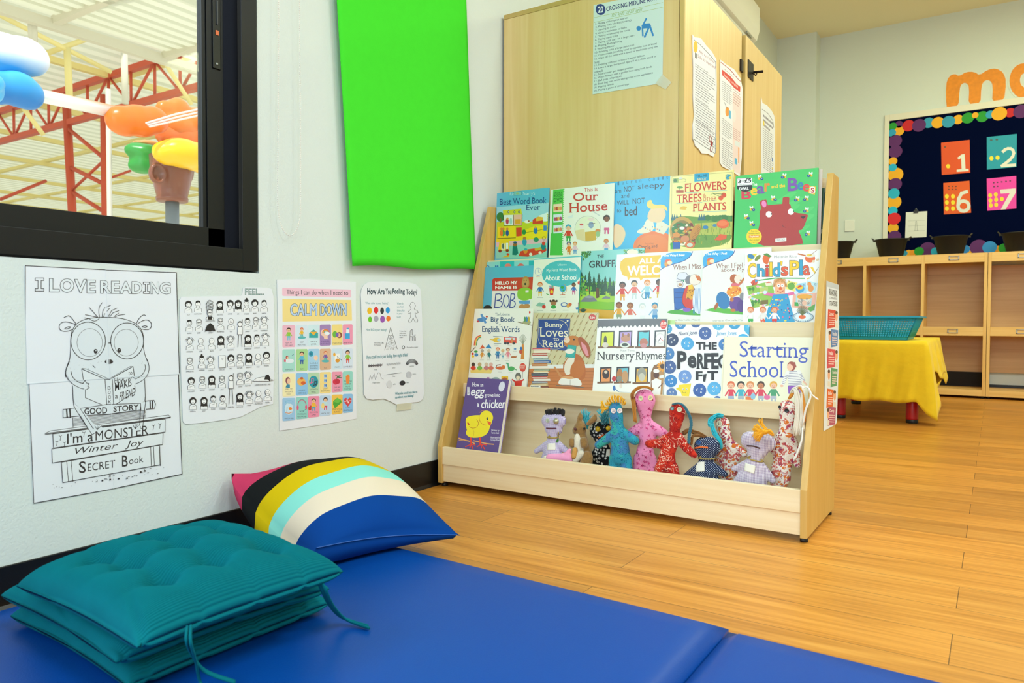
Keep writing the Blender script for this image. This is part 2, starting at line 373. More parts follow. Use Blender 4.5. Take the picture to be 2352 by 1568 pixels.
MB().box(-.032, 1.2385, 1.378, -.0295, 1.2425, 1.44).build('latch_slide', mat('latch_grey', '#3a3f42', .4), lo)
for z in (1.275, 1.447): MB().lathe((-.032, 1.24, z), [(.0042, 0), (.0042, .0012), (.002, .0016)], 10, 'x').build('screw', mat('screw_steel', '#8d9290', .35, .8), lo)
gm, nt, b, N, L = nmat('window_glass'); N.remove(b); out = N['Material Output']
tr = N.new('ShaderNodeBsdfTransparent'); tr.inputs[0].default_value = (.95, .97, .96, 1); gl = N.new('ShaderNodeBsdfGlossy'); gl.inputs['Roughness'].default_value = .02
lw = N.new('ShaderNodeLayerWeight'); lw.inputs['Blend'].default_value = .5; pw = N.new('ShaderNodeMath'); pw.operation = 'POWER'; pw.inputs[1].default_value = 4.5; L.new(lw.outputs['Facing'], pw.inputs[0]); fn = N.new('ShaderNodeMath'); fn.operation = 'MULTIPLY_ADD'; fn.inputs[1].default_value = .75; fn.inputs[2].default_value = .02; L.new(pw.outputs[0], fn.inputs[0]); mx = N.new('ShaderNodeMixShader')
L.new(fn.outputs[0], mx.inputs[0]); L.new(tr.outputs[0], mx.inputs[1]); L.new(gl.outputs[0], mx.inputs[2]); L.new(mx.outputs[0], out.inputs[0])
MB().box(-.053, -.05, .842, -.047, 1.2, 1.93).build('glass_pane', gm, w1)
MB().box(-.095, -1.45, .842, -.09, 0, 1.93).build('glass_pane', gm, w1)

# covered play yard outside
rm, nt, b, N, L = nmat('translucent_roof_sheet'); out = N['Material Output']
b.inputs['Base Color'].default_value = (*lin('#dcdcca'), 1); b.inputs['Roughness'].default_value = .5
tl = N.new('ShaderNodeBsdfTranslucent'); tl.inputs[0].default_value = (*lin('#d8d8c0'), 1); mx = N.new('ShaderNodeMixShader'); mx.inputs[0].default_value = .36
L.new(b.outputs[0], mx.inputs[1]); L.new(tl.outputs[0], mx.inputs[2]); L.new(mx.outputs[0], out.inputs[0])
def corrugated(x0, x1, y0, y1, z0, z1, pitch, h):
    """sheet whose ribs run along y; z goes from z0 at x0 to z1 at x1"""
    n = int(abs(x1 - x0) / pitch); vs = []; fs = []
    for i in range(n + 1):
        for k, (dx, dz) in enumerate(((0, 0), (.55, 0), (.65, h), (.9, h))):
            t = (i + dx) / (n + 1); x = x0 + (x1 - x0) * t; z = z0 + (z1 - z0) * t + dz
            vs += [(x, y0, z), (x, y1, z)]
    k = len(vs) // 2
    return MB().add(vs, [(2 * i, 2 * i + 1, 2 * i + 3, 2 * i + 2) for i in range(k - 1)])
struct('roof_near', corrugated(-5.95, -8, -6, 16, 4.12, 4.28, .26, .055), rm)
struct('roof_far', corrugated(-8.05, -46, -8, 40, 5.5, 5.6, .42, .085), rm)
struct('bounce_ground', MB().box(-60, -20, -.4, -.3, 50, -.3), mat('pale_concrete', '#e2ddd0', .9))  # ground out of view, added to bounce light up under the roof
M_beam = mat('pale_steel', '#d8d2bd', .6); M_yel = mat('cream_steel', '#ecd98c', .6); M_red = mat('orange_red_steel', '#cc4620', .5)
tag(MB().box(-8.06, -6, 4.13, -7.96, 16, 4.25).build('roof_beam', M_beam), 'long pale grey steel beam under the yard roof', 'beam')
for i, y in enumerate((2.0, 4.62, 6.05, 7.6)):
    tag(MB().box(-8, y, 4.19, -5.95, y + .09, 4.29).add(*([], [])).build('rafter', M_beam), 'pale rafter carrying the near roof sheet, %s' % ('first', 'second', 'third', 'last')[i] + ' one along the beam', 'rafter', 'rafters of the near roof')
def truss(name, y, x0, x1, zb_, zt, bay, label, r=.055):
    t = thing(name, ((x0 + x1) / 2, y, zb_), label, 'truss')
    for z, nm in ((zb_, 'bottom_chord'), (zt, 'top_chord')): MB().box(x1, y - r, z - r, x0, y + r, z + r).build(nm, M_red, t)
    x = x0; k = 0
    while x > x1 + .2:
        MB().tube([(x, y, zb_), (x, y, zt)], r * .55, 6).build('post', M_red, t)
        if k % 2 == 0: MB().tube([(x, y, zb_), (x - bay, y, zt)], r * .5, 6).build('brace', M_red, t)
        else: MB().tube([(x, y, zt), (x - bay, y, zb_)], r * .5, 6).build('brace', M_red, t)
        x -= bay; k += 1
    return t
truss('roof_truss', 8, -9, -20, 4.66, 5.34, .78, 'orange-red lattice truss crossing the yard under the roof')
def lattice_column(x0, x1, y, zt, zb_, label):
    t = thing('lattice_column', ((x0 + x1) / 2, y, zb_), label, 'column')
    MB().tube([(x0 - .1, y, zt), (x0 + .3, y, zb_)], .085, 8).build('leg', M_red, t); MB().tube([(x1, y, zt), (x1, y, zb_)], .085, 8).build('leg', M_red, t)
    zs = [4.55, 3.75, 3.25, 2.7, 2.1, 1.4, .7]
    for i in range(len(zs) - 1):
        a = x0 - .1 + .4 * (zt - zs[i]) / (zt - zb_); c = x0 - .1 + .4 * (zt - zs[i + 1]) / (zt - zb_)
        MB().tube([(a, y, zs[i]), (x1, y, zs[i + 1])], .045, 6).build('brace', M_red, t)
        if i % 2 == 1: MB().tube([(x1, y, zs[i]), (c, y, zs[i + 1])], .03, 6).build('brace', M_red, t)
lattice_column(-14.4, -13.05, 8, 5.0, -.3, 'orange-red lattice column holding up the truss')
# purlins and struts of the far roof
YL = [(-9.5 - 3.3 * i) for i in range(10)]
for i, x in enumerate(YL): tag(MB().box(x, -4, 5.29, x - .12, 40, 5.398).build('purlin', M_yel), 'cream purlin running under the far roof', 'purlin', 'purlins of the far roof')
for i in range(10): tag(MB().box(-45, 5.2 + 3.1 * i, 5.4, -8.3, 5.32 + 3.1 * i, 5.48).build('crossbeam', M_yel), 'cream crossbeam under the far roof', 'beam', 'crossbeams of the far roof')
def strut(p, q, x, r, m, label):
    a, c = atx(*p, x), atx(*q, x); return tag(MB().tube([a, c], r, 6).build('roof_strut', m), label, 'strut', 'roof struts')
strut((0, 35), (255, 165), -9, .035, M_yel, 'long cream strut slanting from the upper left corner of the window')
strut((154, 110), (160, 235), -9, .05, M_yel, 'cream upright left of the two pale hangers')
strut((100, 125), (220, 82), -9.2, .035, M_yel, 'short cream strut rising from the cream upright')
strut((285, 108), (288, 238), -8.6, .05, M_beam, 'pale hanger below the beam, above the orange leaf')
strut((74, 45), (76, 95), -8.1, .055, M_beam, 'short pale hanger above the blue leaf')
strut((370, 130), (440, 240), -9, .035, M_yel, 'cream strut in the upper right of the window view')
strut((55, 250), (100, 310), -9.6, .035, M_yel, 'short cream strut under the blue leaves')
strut((0, 458), (106, 415), -16, .035, M_red, 'thin orange-red brace at the left of the lattice column')
strut((255, 408), (300, 392), -16, .03, M_red, 'thin orange-red brace right of the lattice column')

def blob(spec, x, name, parent, m, flat=.75, vox=.02):
    mb = MB()
    for (px, py, r, *rest) in spec:
        c = atx(px, py, x + (rest[0] if rest else 0)); k = r * depth(c) / F; ry = (rest[1] * depth(c) / F) if len(rest) > 1 else k
        mb.ball(c, k * flat, k * 1.12, ry, 20)
    o = mb.build(name, m, parent); return remesh(o, vox)
def remesh(o, vox, sm=6):
    md = o.modifiers.new('r', 'REMESH'); md.mode = 'VOXEL'; md.voxel_size = vox; md.use_smooth_shade = True
    s = o.modifiers.new('s', 'SMOOTH'); s.iterations = sm; s.factor = .5
    dg = bpy.context.evaluated_depsgraph_get(); me = bpy.data.meshes.new_from_object(o.evaluated_get(dg)); o.modifiers.clear(); old = o.data; nm = old.name
    mats = [m for m in old.materials]; o.data = me; bpy.data.meshes.remove(old); me.name = nm
    me.materials.clear()
    for m in mats: me.materials.append(m)
    me.polygons.foreach_set('use_smooth', [True] * len(me.polygons)); me.update(); return o
px_ = -4.2
pt = thing('play_tree', (px_, 3.75, -.3), 'moulded plastic play tree with orange, yellow, green and blue leaves', 'play structure')
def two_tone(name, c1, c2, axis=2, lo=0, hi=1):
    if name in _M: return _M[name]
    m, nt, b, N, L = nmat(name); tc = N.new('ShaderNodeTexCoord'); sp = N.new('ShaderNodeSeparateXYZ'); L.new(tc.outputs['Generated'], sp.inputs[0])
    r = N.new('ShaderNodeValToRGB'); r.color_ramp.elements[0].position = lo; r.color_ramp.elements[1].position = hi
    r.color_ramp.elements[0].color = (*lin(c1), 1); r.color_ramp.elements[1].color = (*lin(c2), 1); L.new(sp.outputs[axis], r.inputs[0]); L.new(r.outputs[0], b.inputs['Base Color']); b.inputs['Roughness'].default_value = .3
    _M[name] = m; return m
MP = lambda n, c: mat(n, c, .3)
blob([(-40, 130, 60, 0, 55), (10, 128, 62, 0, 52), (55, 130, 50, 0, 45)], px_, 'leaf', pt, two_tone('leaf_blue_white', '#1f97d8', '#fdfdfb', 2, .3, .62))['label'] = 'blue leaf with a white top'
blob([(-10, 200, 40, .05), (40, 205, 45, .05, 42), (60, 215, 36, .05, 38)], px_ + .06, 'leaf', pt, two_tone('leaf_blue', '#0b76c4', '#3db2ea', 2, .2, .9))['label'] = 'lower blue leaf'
blob([(-40, 200, 42, .2), (-10, 190, 20, .3)], px_ + .2, 'leaf', pt, MP('leaf_skyblue', '#4ab4ea'))
MB().tube([atx(60, 208, px_), atx(105, 222, px_), atx(285, 262, px_ - .05)], .05, 14).build('branch', two_tone('branch_white', '#f4f2ee', '#ee9a50', 2, .55, .9), pt)['label'] = 'white branch with an orange upper side'
blob([(285, 278, 40, 0, 35), (320, 278, 44, 0, 37), (352, 276, 34, .02, 32)], px_, 'leaf', pt, MP('leaf_orange', '#ee7414'))['label'] = 'orange leaf'
blob([(400, 290, 52, -.15, 36), (455, 285, 55, -.15, 36), (380, 252, 22, -.1), (410, 250, 26, -.1)], px_ - .1, 'leaf', pt, MP('leaf_orange_two', '#ee7a1c'))
blob([(385, 310, 28, -.1), (420, 315, 30, -.1), (450, 318, 28, -.1)], px_ - .1, 'leaf', pt, MP('leaf_deep_orange', '#e96f26'))
rb = thing; 
for i in range(3): MB().tube([atx(335 + 4 * i, 283 + 4 * i, px_ + .33), atx(405 + 6 * i, 262 + 6 * i, px_ + .33), atx(470, 248 + 7 * i, px_ + .3)], .008, 6).build('rope', mat('pink_white_rope', '#f6d9cf', .7), pt)
blob([(322, 348, 33, -.25, 20), (338, 352, 30, -.2, 22), (326, 382, 30, -.25, 18), (335, 375, 24, -.2)], px_ - .2, 'leaf', pt, MP('leaf_green', '#2f9a3c'))['label'] = 'green leaf'
blob([(330, 330, 26, -.3, 6), (345, 330, 24, -.3, 8)], px_ - .2, 'leaf', pt, MP('leaf_tan', '#d9a060'))
blob([(385, 352, 34, .12, 28), (420, 352, 52, .14, 34), (450, 360, 44, .12, 34), (470, 372, 32, .1, 32)], px_ + .1, 'leaf', pt, MP('leaf_yellow', '#f4be08'))['label'] = 'yellow leaf'
M_trunk = MP('trunk_brown', '#844a36')
tk = MB(); c0 = atx(395, 415, px_); k = depth(c0) / F
tk.lathe((c0.x, c0.y, 0), [(48 * k, c0.z + 55 * k), (46 * k, c0.z + 25 * k), (38 * k, c0.z - 15 * k), (33 * k, c0.z - 36 * k), (35 * k, c0.z - 40 * k), (34 * k, c0.z - 47 * k), (31 * k, c0.z - 49 * k)], 24, m=0)
tk.build('trunk', M_trunk, pt)
c1 = atx(362, 398, px_ + .17); MB().lathe(c1, [(17 * k, -.03), (19 * k, 0), (17 * k, .02), (13 * k, .01), (11 * k, -.02)], 20, 'x', sy=1.25).build('ear', M_trunk, pt)
c1 = atx(430, 392, px_ + .05); MB().ball(c1, .05, 16 * k, 30 * k, 16).build('ear', M_trunk, pt)
MB().tube([(c0.x, c0.y, c0.z - 40 * k), (c0.x, c0.y, -.3)], 15 * k, 16).build('post', mat('grey_post', '#7d8586', .5), pt)
q = atx(249, 250, px_ - .6); tag(MB().tube([(q.x, q.y, -.3), (q.x, q.y, 2.6)], .022, 10).build('yard_pole', mat('grey_pole', '#c9c4b4', .5)), 'thin grey pole standing behind the orange leaf', 'pole')
# ---------------------------------------------------------------- furniture
MA1, MA2 = '#e9d1a2', '#f4e3bd'
W_x = wood('maple_along_x', MA1, MA2, 'x'); W_z = wood('maple_along_z', '#c79d4c', '#d8b268', 'z'); W_y = wood('maple_along_y', MA1, MA2, 'y')
C_z = wood('cabinet_maple', '#dab873', '#e6cb8c', 'z', .45, 46); E_z = wood('edge_maple', '#c6a75a', '#d8bd74', 'z', .4)
X0, X1 = .023, 1.288; T = .018
LY, LZ, LH = [2.388, 2.308, 2.227], [.833, .597, .366], .05       # lip front faces, tops, height: rows 1-3
sh = thing('book_display_shelf', (.655, 2.3, 0), 'wide maple display shelf with sloped sides full of picture books', 'bookshelf')
prof = [(2.1, .014), (2.097, .146), (2.41, 1.046), (2.5, 1.046), (2.5, .014)]
for x in (X0, X1 - T): MB().prism([(x, y, z) for y, z in prof], (T, 0, 0)).build('side_panel', W_z, sh, bevel=.0015)
a, c = X0 + T, X1 - T
for i in range(3):
    MB().box(a, LY[i], LZ[i] - LH, c, LY[i] + .014, LZ[i]).build('lip_rail', W_x, sh, bevel=.0012)
    MB().box(a, LY[i] + .014, LZ[i] - LH, c, (LY[i - 1] + .014) if i else 2.49, LZ[i] - LH + .014).build('ledge', W_x, sh)
for i in (1, 2): MB().box(a, LY[i - 1] + .014, LZ[i] - LH + .014, c, LY[i - 1] + .026, LZ[i - 1] - LH).build('back_board', W_x, sh)
MB().box(a, 2.285, .104, c, 2.297, LZ[2] - LH).build('back_board', W_x, sh)
MB().box(a, 2.49, .8, c, 2.498, 1.0).build('back_board', mat('hardboard_brown', '#4a3524', .7), sh)
MB().box(a, 2.484, 1.0, c, 2.498, 1.046).build('top_rail', W_x, sh, bevel=.001)
MB().box(a, 2.102, .082, c, 2.118, .145).build('bin_front', W_x, sh, bevel=.0012)
MB().box(a, 2.108, .02, c, 2.122, .081).build('plinth_board', W_x, sh, bevel=.001)
MB().box(a, 2.122, .09, c, 2.297, .104).build('bin_floor', W_x, sh)
for x in (X0 + .012, X1 - .012):
    for y in (2.125, 2.47): MB().lathe((x, y, 0), [(.011, 0), (.011, .006), (.008, .015)], 12).build('foot', mat('foot_black', '#111', .5), sh)

# tall cabinet against the left wall
cb = thing('storage_cabinet', (.38, 3.25, 0), 'tall maple storage cabinet behind the book shelf', 'cabinet')
CY0, CY1, CX, CZ = 2.54, 3.9, .752, 1.829
MB().box(.012, CY0, .0, CX, CY0 + .018, CZ - .012).build('side_panel', C_z, cb, bevel=.001)
MB().box(.012, CY1 - .018, .0, CX, CY1, CZ - .012).build('side_panel', C_z, cb)
MB().box(.012, CY0 - .002, CZ - .012, CX, CY1, CZ + .006).build('top_panel', wood('edge_along_x', '#b9994f', '#cbb06a', 'x'), cb, bevel=.001)
MB().box(.012, CY0 + .018, .0, .02, CY1 - .018, CZ - .012).build('back_panel', mat('cabinet_back', '#6b5a3c', .8), cb)
MB().box(.02, CY0 + .018, .06, CX - .004, CY1 - .018, .078).build('bottom_panel', C_z, cb)
MB().box(.02, 3.235, .078, CX, 3.253, CZ - .012).build('divider', mat('cabinet_dark', '#3a2f20', .8), cb)
D1 = MB().box(CX + .004, CY0 + .0, .06, CX + .022, 3.226, CZ - .0).build('door', C_z, cb, bevel=.001)
D2 = MB(); D2.box(CX + .004, 3.262, .06, CX + .03, CY1, CZ + .0); D2 = D2.build('door', C_z, cb, bevel=.001)
MB().box(CX + .003, CY0 - .003, .06, CX + .021, CY0, CZ).build('edge_strip', E_z, D1)
MB().box(CX + .005, 3.259, .06, CX + .029, 3.262, CZ).build('edge_strip', E_z, D2)
M_lat = mat('latch_dark', '#2a2220', .35, metal=.7)
lt = MB(); lt.box(CX + .03, 3.29, 1.66, CX + .034, 3.37, 1.735); lt.tube([(CX + .034, 3.37, 1.7), (CX + .075, 3.37, 1.697)], .006, 8); lt.tube([(CX + .05, 3.36, 1.69), (CX + .052, 3.34, 1.675), (CX + .04, 3.325, 1.685)], .003, 6)
lt.build('door_bolt', M_lat, D2, bevel=.0008)
MB().box(CX + .022, 3.198, 1.66, CX + .03, 3.228, 1.71).build('bolt_keep', M_lat, D1, bevel=.0008)

# air conditioner on the left wall
ac = thing('air_conditioner', (0, 5.05, 2.56), 'white wall air conditioner above the cabinet', 'air conditioner')
pr = [(0, 2.62), (.12, 2.585), (.215, 2.63), (.235, 2.7), (.235, 2.86), (.2, 2.9), (0, 2.9)]
MB().prism([(x, 4.55, z) for x, z in pr], (0, 1.0, 0)).build('casing', M_white, ac, bevel=.012)
MB().box(.11, 4.6, 2.58, .205, 5.5, 2.6).build('louvre', mat('ac_louvre', '#dfe2dc', .4), ac, bevel=.003)
tg = thing; MB().box(.205, 5.3, 2.612, .212, 5.42, 2.626).build('badge', mat('ac_badge', '#9aa09c', .4), ac)

# open cubby shelving along the back wall
B_x = wood('cubby_along_x', '#e0ae5c', '#f0c67c', 'x'); B_z = wood('cubby_along_z', '#dba752', '#edc176', 'z'); B_in = wood('cubby_inside', '#c49a66', '#d4ad7a', 'x')
FY, BY = 6.85, 7.18
def holder(parent, x, z):
    mb = MB(); w, h, t = .036, .016, .004
    mb.box(x - w, FY - .006, z - h, x + w, FY - .001, z - h + t); mb.box(x - w, FY - .006, z + h - t, x + w, FY - .001, z + h); mb.box(x - w, FY - .006, z - h, x - w + 2 * t, FY - .001, z + h); mb.box(x + w - 2 * t, FY - .006, z - h, x + w, FY - .001, z + h)
    mb.build('label_holder', mat('holder_steel', '#9b9a92', .35, .7), parent)
def cubby(x0, cols, label, gap):
    pitch = .4285; t = .022; x1 = x0 + cols * pitch + t
    c = thing('cubby_shelf', ((x0 + x1) / 2, (FY + BY) / 2, 0), label, 'shelf', 'cubby shelves along the back wall')
    for i in range(cols + 1): MB().box(x0 + i * pitch, FY, .02, x0 + i * pitch + t, BY, 1.135).build('side_panel' if i in (0, cols) else 'divider', B_z, c, bevel=.001)
    for z0, z1, nm in ((1.115, 1.137, 'top_panel'), (.5, .52, 'middle_shelf'), (.05, .07, 'bottom_shelf')):
        MB().box(x0, FY + .002, z0, x1, BY, z1).build(nm, B_x, c)
    for i in range(cols):
        a_, b_ = x0 + i * pitch + t, x0 + (i + 1) * pitch
        MB().box(a_, FY - .001, 1.066, b_, FY + .016, 1.137).build('rail', B_x, c, bevel=.001); MB().box(a_, FY - .001, .49, b_, FY + .016, .56).build('rail', B_x, c, bevel=.001)
        MB().box(a_, FY - .001, .02, b_, FY + .016, .07).build('rail', B_x, c, bevel=.001)
        MB().box(a_, BY - .012, .52, b_, BY - .004, 1.115 - gap).build('back_panel', B_in, c); MB().box(a_, BY - .012, .19, b_, BY - .004, .5).build('back_panel', B_in, c)
        if not gap: MB().box(a_, BY - .024, .99, b_, BY - .012, 1.115).build('back_rail', B_in, c)
        if not gap: MB().box(a_, BY - .02, .07, b_, BY - .013, .19).build('dark_strip', mat('strip_black', '#1a1613', .8), c)  # near-black strip across the low gap below the back panel
        holder(c, (a_ + b_) / 2, 1.104); holder(c, (a_ + b_) / 2, .527)
    for x in (x0 + .02, x1 - .02): MB().lathe((x, FY + .04, 0), [(.015, 0), (.015, .02)], 10).build('foot', mat('foot_black', '#111', .5), c)
cubby(.335, 3, 'maple cubby shelf with three columns behind the yellow table', 0); cubby(1.6455, 3, 'maple cubby shelf at the right edge of the picture', .06)

# black rubber tubs on top
def tub(x, label, y=6.97):
    t = thing('rubber_tub', (x, y, 1.137), label, 'tub', 'black tubs on the cubby shelf')
    MB().lathe((x, y, 1.137), [(.085, 0), (.088, .003), (.121, .14), (.128, .143), (.128, .149), (.118, .149), (.084, .012), (.001, .01)], 28).build('bucket', mat('tub_black', '#161616', .6, bump=.1, bscale=400), t)
    for s in (-1, 1):
        h = MB(); h.box(x + s * .125 - .012, y - .02, 1.272, x + s * .125 + .012, y + .02, 1.284); h.tube([(x + s * .13, y - .02, 1.284), (x + s * .146, y - .012, 1.3), (x + s * .146, y + .012, 1.3), (x + s * .13, y + .02, 1.284)], .005, 6)
        h.build('handle', mat('tub_handle', '#3d3a30', .6), t)
tub(.548, 'black rubber tub nearest the book shelf, partly hidden by it'); tub(.958, 'second black rubber tub from the left, under the clipboard'); tub(1.387, 'third black rubber tub, below the orange card with six'); tub(1.85, 'black rubber tub cut by the right edge of the picture')

# low table, cloth, basket
tb = thing('low_table', (1.085, 5.45, 0), 'low childrens table with thick red legs under a yellow cloth', 'table')
MB().box(.82, 4.92, .46, 1.355, 6.1, .484).build('tabletop', mat('table_white', '#e8e4d8', .5), tb, bevel=.004)
for x, y in ((1.297, 4.98), (.899, 4.99), (.857, 5.92), (1.262, 6.03)):
    l = MB().lathe((x, y, 0), [(.034, .022), (.034, .03), (.035, .46)], 20).build('leg', mat('leg_red', '#b5121d', .35), tb); MB().lathe((x, y, 0), [(.03, 0), (.033, .004), (.033, .024), (.03, .026)], 20).build('foot_cap', mat('cap_black', '#16191c', .5), l)
M_cl = mat('yellow_cloth', '#ecc713', .85, bump=.9, bscale=24, var=.05, vscale=14, sheen=.1)
def cloth():
    """loop of points around the table top, lowered ring by ring into a skirt"""
    R = .02; x0, x1, y0, y1 = .805, 1.368, 4.9, 6.12
    loop = []; n1, n2 = 40, 70
    for i in range(n1): loop.append((x0 + (x1 - x0) * i / n1, y0, 0, -1, 'f', i / n1))
    for i in range(n2): loop.append((x1, y0 + (y1 - y0) * i / n2, 1, 0, 'r', i / n2))
    for i in range(n1): loop.append((x1 - (x1 - x0) * i / n1, y1, 0, 1, 'b', i / n1))
    for i in range(n2): loop.append((x0, y1 - (y1 - y0) * i / n2, -1, 0, 'l', i / n2))
    k = len(loop); vs = []; fs = []; rows = 16
    def drop(s, t):
        if s == 'f': return .358 + .006 * math.sin(t * 19) + (.10 * max(0, (t - .93) / .07) if t > .93 else 0)
        if s == 'r':
            b = min(1, t / .15); b = b * b * (3 - 2 * b); return .458 * (1 - b) + (.25 + .05 * math.sin(t * 16 + .6) - .02 * math.sin(t * 37)) * b
        return .33 + .02 * math.sin(t * 15)
    for j in range(rows + 1):
        q = j / rows
        for (x, y, nx, ny, s, t) in loop:
            d = drop(s, t) * q; o = .012 * (1 - math.exp(-d * 30))
            if s == 'f': o += (.008 * math.sin(t * 24) + .004 * math.sin(t * 61 + 7 * q)) * q
            if s == 'r': o += (.03 + .024 * math.sin(t * 24) + .008 * math.sin(t * 47 + q * 3)) * q * min(1, .4 + t * 8)
            w_ = max(0, 1 - (1 - t) / .06) if s == 'f' else max(0, 1 - t / .1) if s == 'r' else 0; cx = .04 * q * w_; cy = -.008 * q * w_
            vs.append((x + nx * o + cx, y + ny * o + cy, .4865 - d - (0 if j else 0)))
    for j in range(rows):
        for i in range(k): fs.append((j * k + i, j * k + (i + 1) % k, (j + 1) * k + (i + 1) % k, (j + 1) * k + i))
    fs = [tuple(reversed(f)) for f in fs]; fs.append(tuple(range(k)))
    me = MB().add(vs, fs, 0, True)
    o = me.build('tablecloth', M_cl); s = o.modifiers.new('t', 'SOLIDIFY'); s.thickness = .0016; s.offset = 1
    return tag(o, 'creased yellow cloth draped over the low table', 'tablecloth')
cloth()
def basket():
    x0, x1, y0, y1, z0, z1 = .70, 1.26, 5.03, 5.43, .4895, .625; fl = .05
    b_ = thing('plastic_basket', ((x0 + x1) / 2, (y0 + y1) / 2, z0), 'turquoise perforated plastic basket on the yellow cloth', 'basket')
    mt = mat('turquoise_plastic', '#12a0c8', .4)
    def pt(s, u, h):                              # point on wall s at fraction u, height fraction h, walls flare outwards
        e = fl * h; a0, a1, c0, c1 = x0 - e, x1 + e, y0 - e, y1 + e; z = z0 + (z1 - z0) * h
        return V({'f': (a0 + (a1 - a0) * u, c0, z), 'b': (a0 + (a1 - a0) * u, c1, z), 'l': (a0, c0 + (c1 - c0) * u, z), 'r': (a1, c0 + (c1 - c0) * u, z)}[s])
    for s, nv in (('f', 44), ('b', 44), ('l', 30), ('r', 30)):
        mb = MB()
        for i in range(nv + 1): mb.tube([pt(s, i / nv, .12), pt(s, i / nv, .97)], .0036, 4)
        for j in range(9): mb.tube([pt(s, 0, .16 + .1 * j), pt(s, 1, .16 + .1 * j)], .0036, 4)
        for lo, hi in ((.0, .17), (.9, 1.0)):
            n = V({'f': (0, .004, 0), 'b': (0, -.004, 0), 'l': (.004, 0, 0), 'r': (-.004, 0, 0)}[s]); mb.prism([pt(s, 0, lo), pt(s, 1, lo), pt(s, 1, hi), pt(s, 0, hi)], n)
        mb.build('lattice_wall', mt, b_)
    MB().box(x0, y0, z0, x1, y1, z0 + .004).build('base', mt, b_)
    mb = MB(); e = fl; w = .018
    for q_ in ((x0 - e - w, y0 - e - w, x1 + e + w, y0 - e), (x0 - e - w, y1 + e, x1 + e + w, y1 + e + w), (x0 - e - w, y0 - e, x0 - e, y1 + e), (x1 + e, y0 - e, x1 + e + w, y1 + e)): mb.box(q_[0], q_[1], z1 - .003, q_[2], q_[3], z1 + .008)
    mb.build('rim', mt, b_, bevel=.002)
basket()

# light switch on the far wall, roller-blind chain by the window
tag(MB().box(.56, 7.19, 1.4, .64, 7.2, 1.5).build('light_switch', M_white, bevel=.003), 'white light switch on the back wall right of the shelf', 'light switch')
ch = thing('blind_chain', (.03, 1.43, .84), 'white beaded blind chain hanging right of the window', 'chain')
path = [(1.402, 2.3), (1.4, 1.5), (1.395, 1.1), (1.392, .95)]
n = 14
for i in range(1, n): a_ = math.pi * (1 + i / n); path.append((1.433 + .041 * math.cos(a_) , .925 + .086 * math.sin(a_)))
path += [(1.474, .95), (1.475, 1.1), (1.474, 1.5), (1.473, 2.3)]
P = [V((.02, y, z)) for y, z in path]; bd = MB(); acc = 0; pos = []
for p, q_ in zip(P, P[1:]):
    l = (q_ - p).length; d = .0062 - acc
    while d <= l: pos.append(p + (q_ - p) * (d / l)); d += .0062
    acc = l - (d - .0062)
for p in pos: bd.ball(p, .0021, n=6)
MB().tube(P, .0006, 5).build('cord', mat('chain_white', '#eeeae0', .5), ch); o = bd.build('bead_run', mat('bead_white', '#efece2', .4), ch); o['kind'] = 'stuff'

# green felt sheet hanging on the wall
def felt():
    vs = []; fs = []; nu, nv = 40, 60
    q = [atx(775, 0, .015), atx(805, 611, .015), atx(1092, 620, .015), atx(1075, 0, .015)]
    y00, y01, y10, y11 = q[1].y, q[0].y - .07, q[2].y, q[3].y - .04; zt = 2.35
    for j in range(nv + 1):
        v = j / nv
        for i in range(nu + 1):
            u = i / nu; zb_ = q[1].z + (q[2].z - q[1].z) * u + .004 * math.sin(u * 9); z = zb_ + (zt - zb_) * v
            y = (y00 + (y10 - y00) * u) * (1 - v) + (y01 + (y11 - y01) * u) * v
            x = .016 + .010 * (1 - u) * (1 - v * .5) + .012 * (1 - v) ** 3 * u + .004 * math.sin(u * 7 + v * 2) * (1 - v) - (.012 * max(0, (u - .86) / .14) ** 2 * (1 - v))
            vs.append((max(.004, x), y, z))
    for j in range(nv):
        for i in range(nu): k = j * (nu + 1) + i; fs.append((k, k + 1, k + nu + 2, k + nu + 1))
    o = MB().add(vs, fs, 0, True).build('felt_sheet', mat('green_felt', '#4adf34', .95, bump=.15, bscale=500, var=.015, vscale=30, spec=.1)); s = o.modifiers.new('t', 'SOLIDIFY'); s.thickness = .003; s.offset = -1
    tag(o, 'plain bright green felt sheet hanging on the wall by the window', 'felt sheet')
felt()

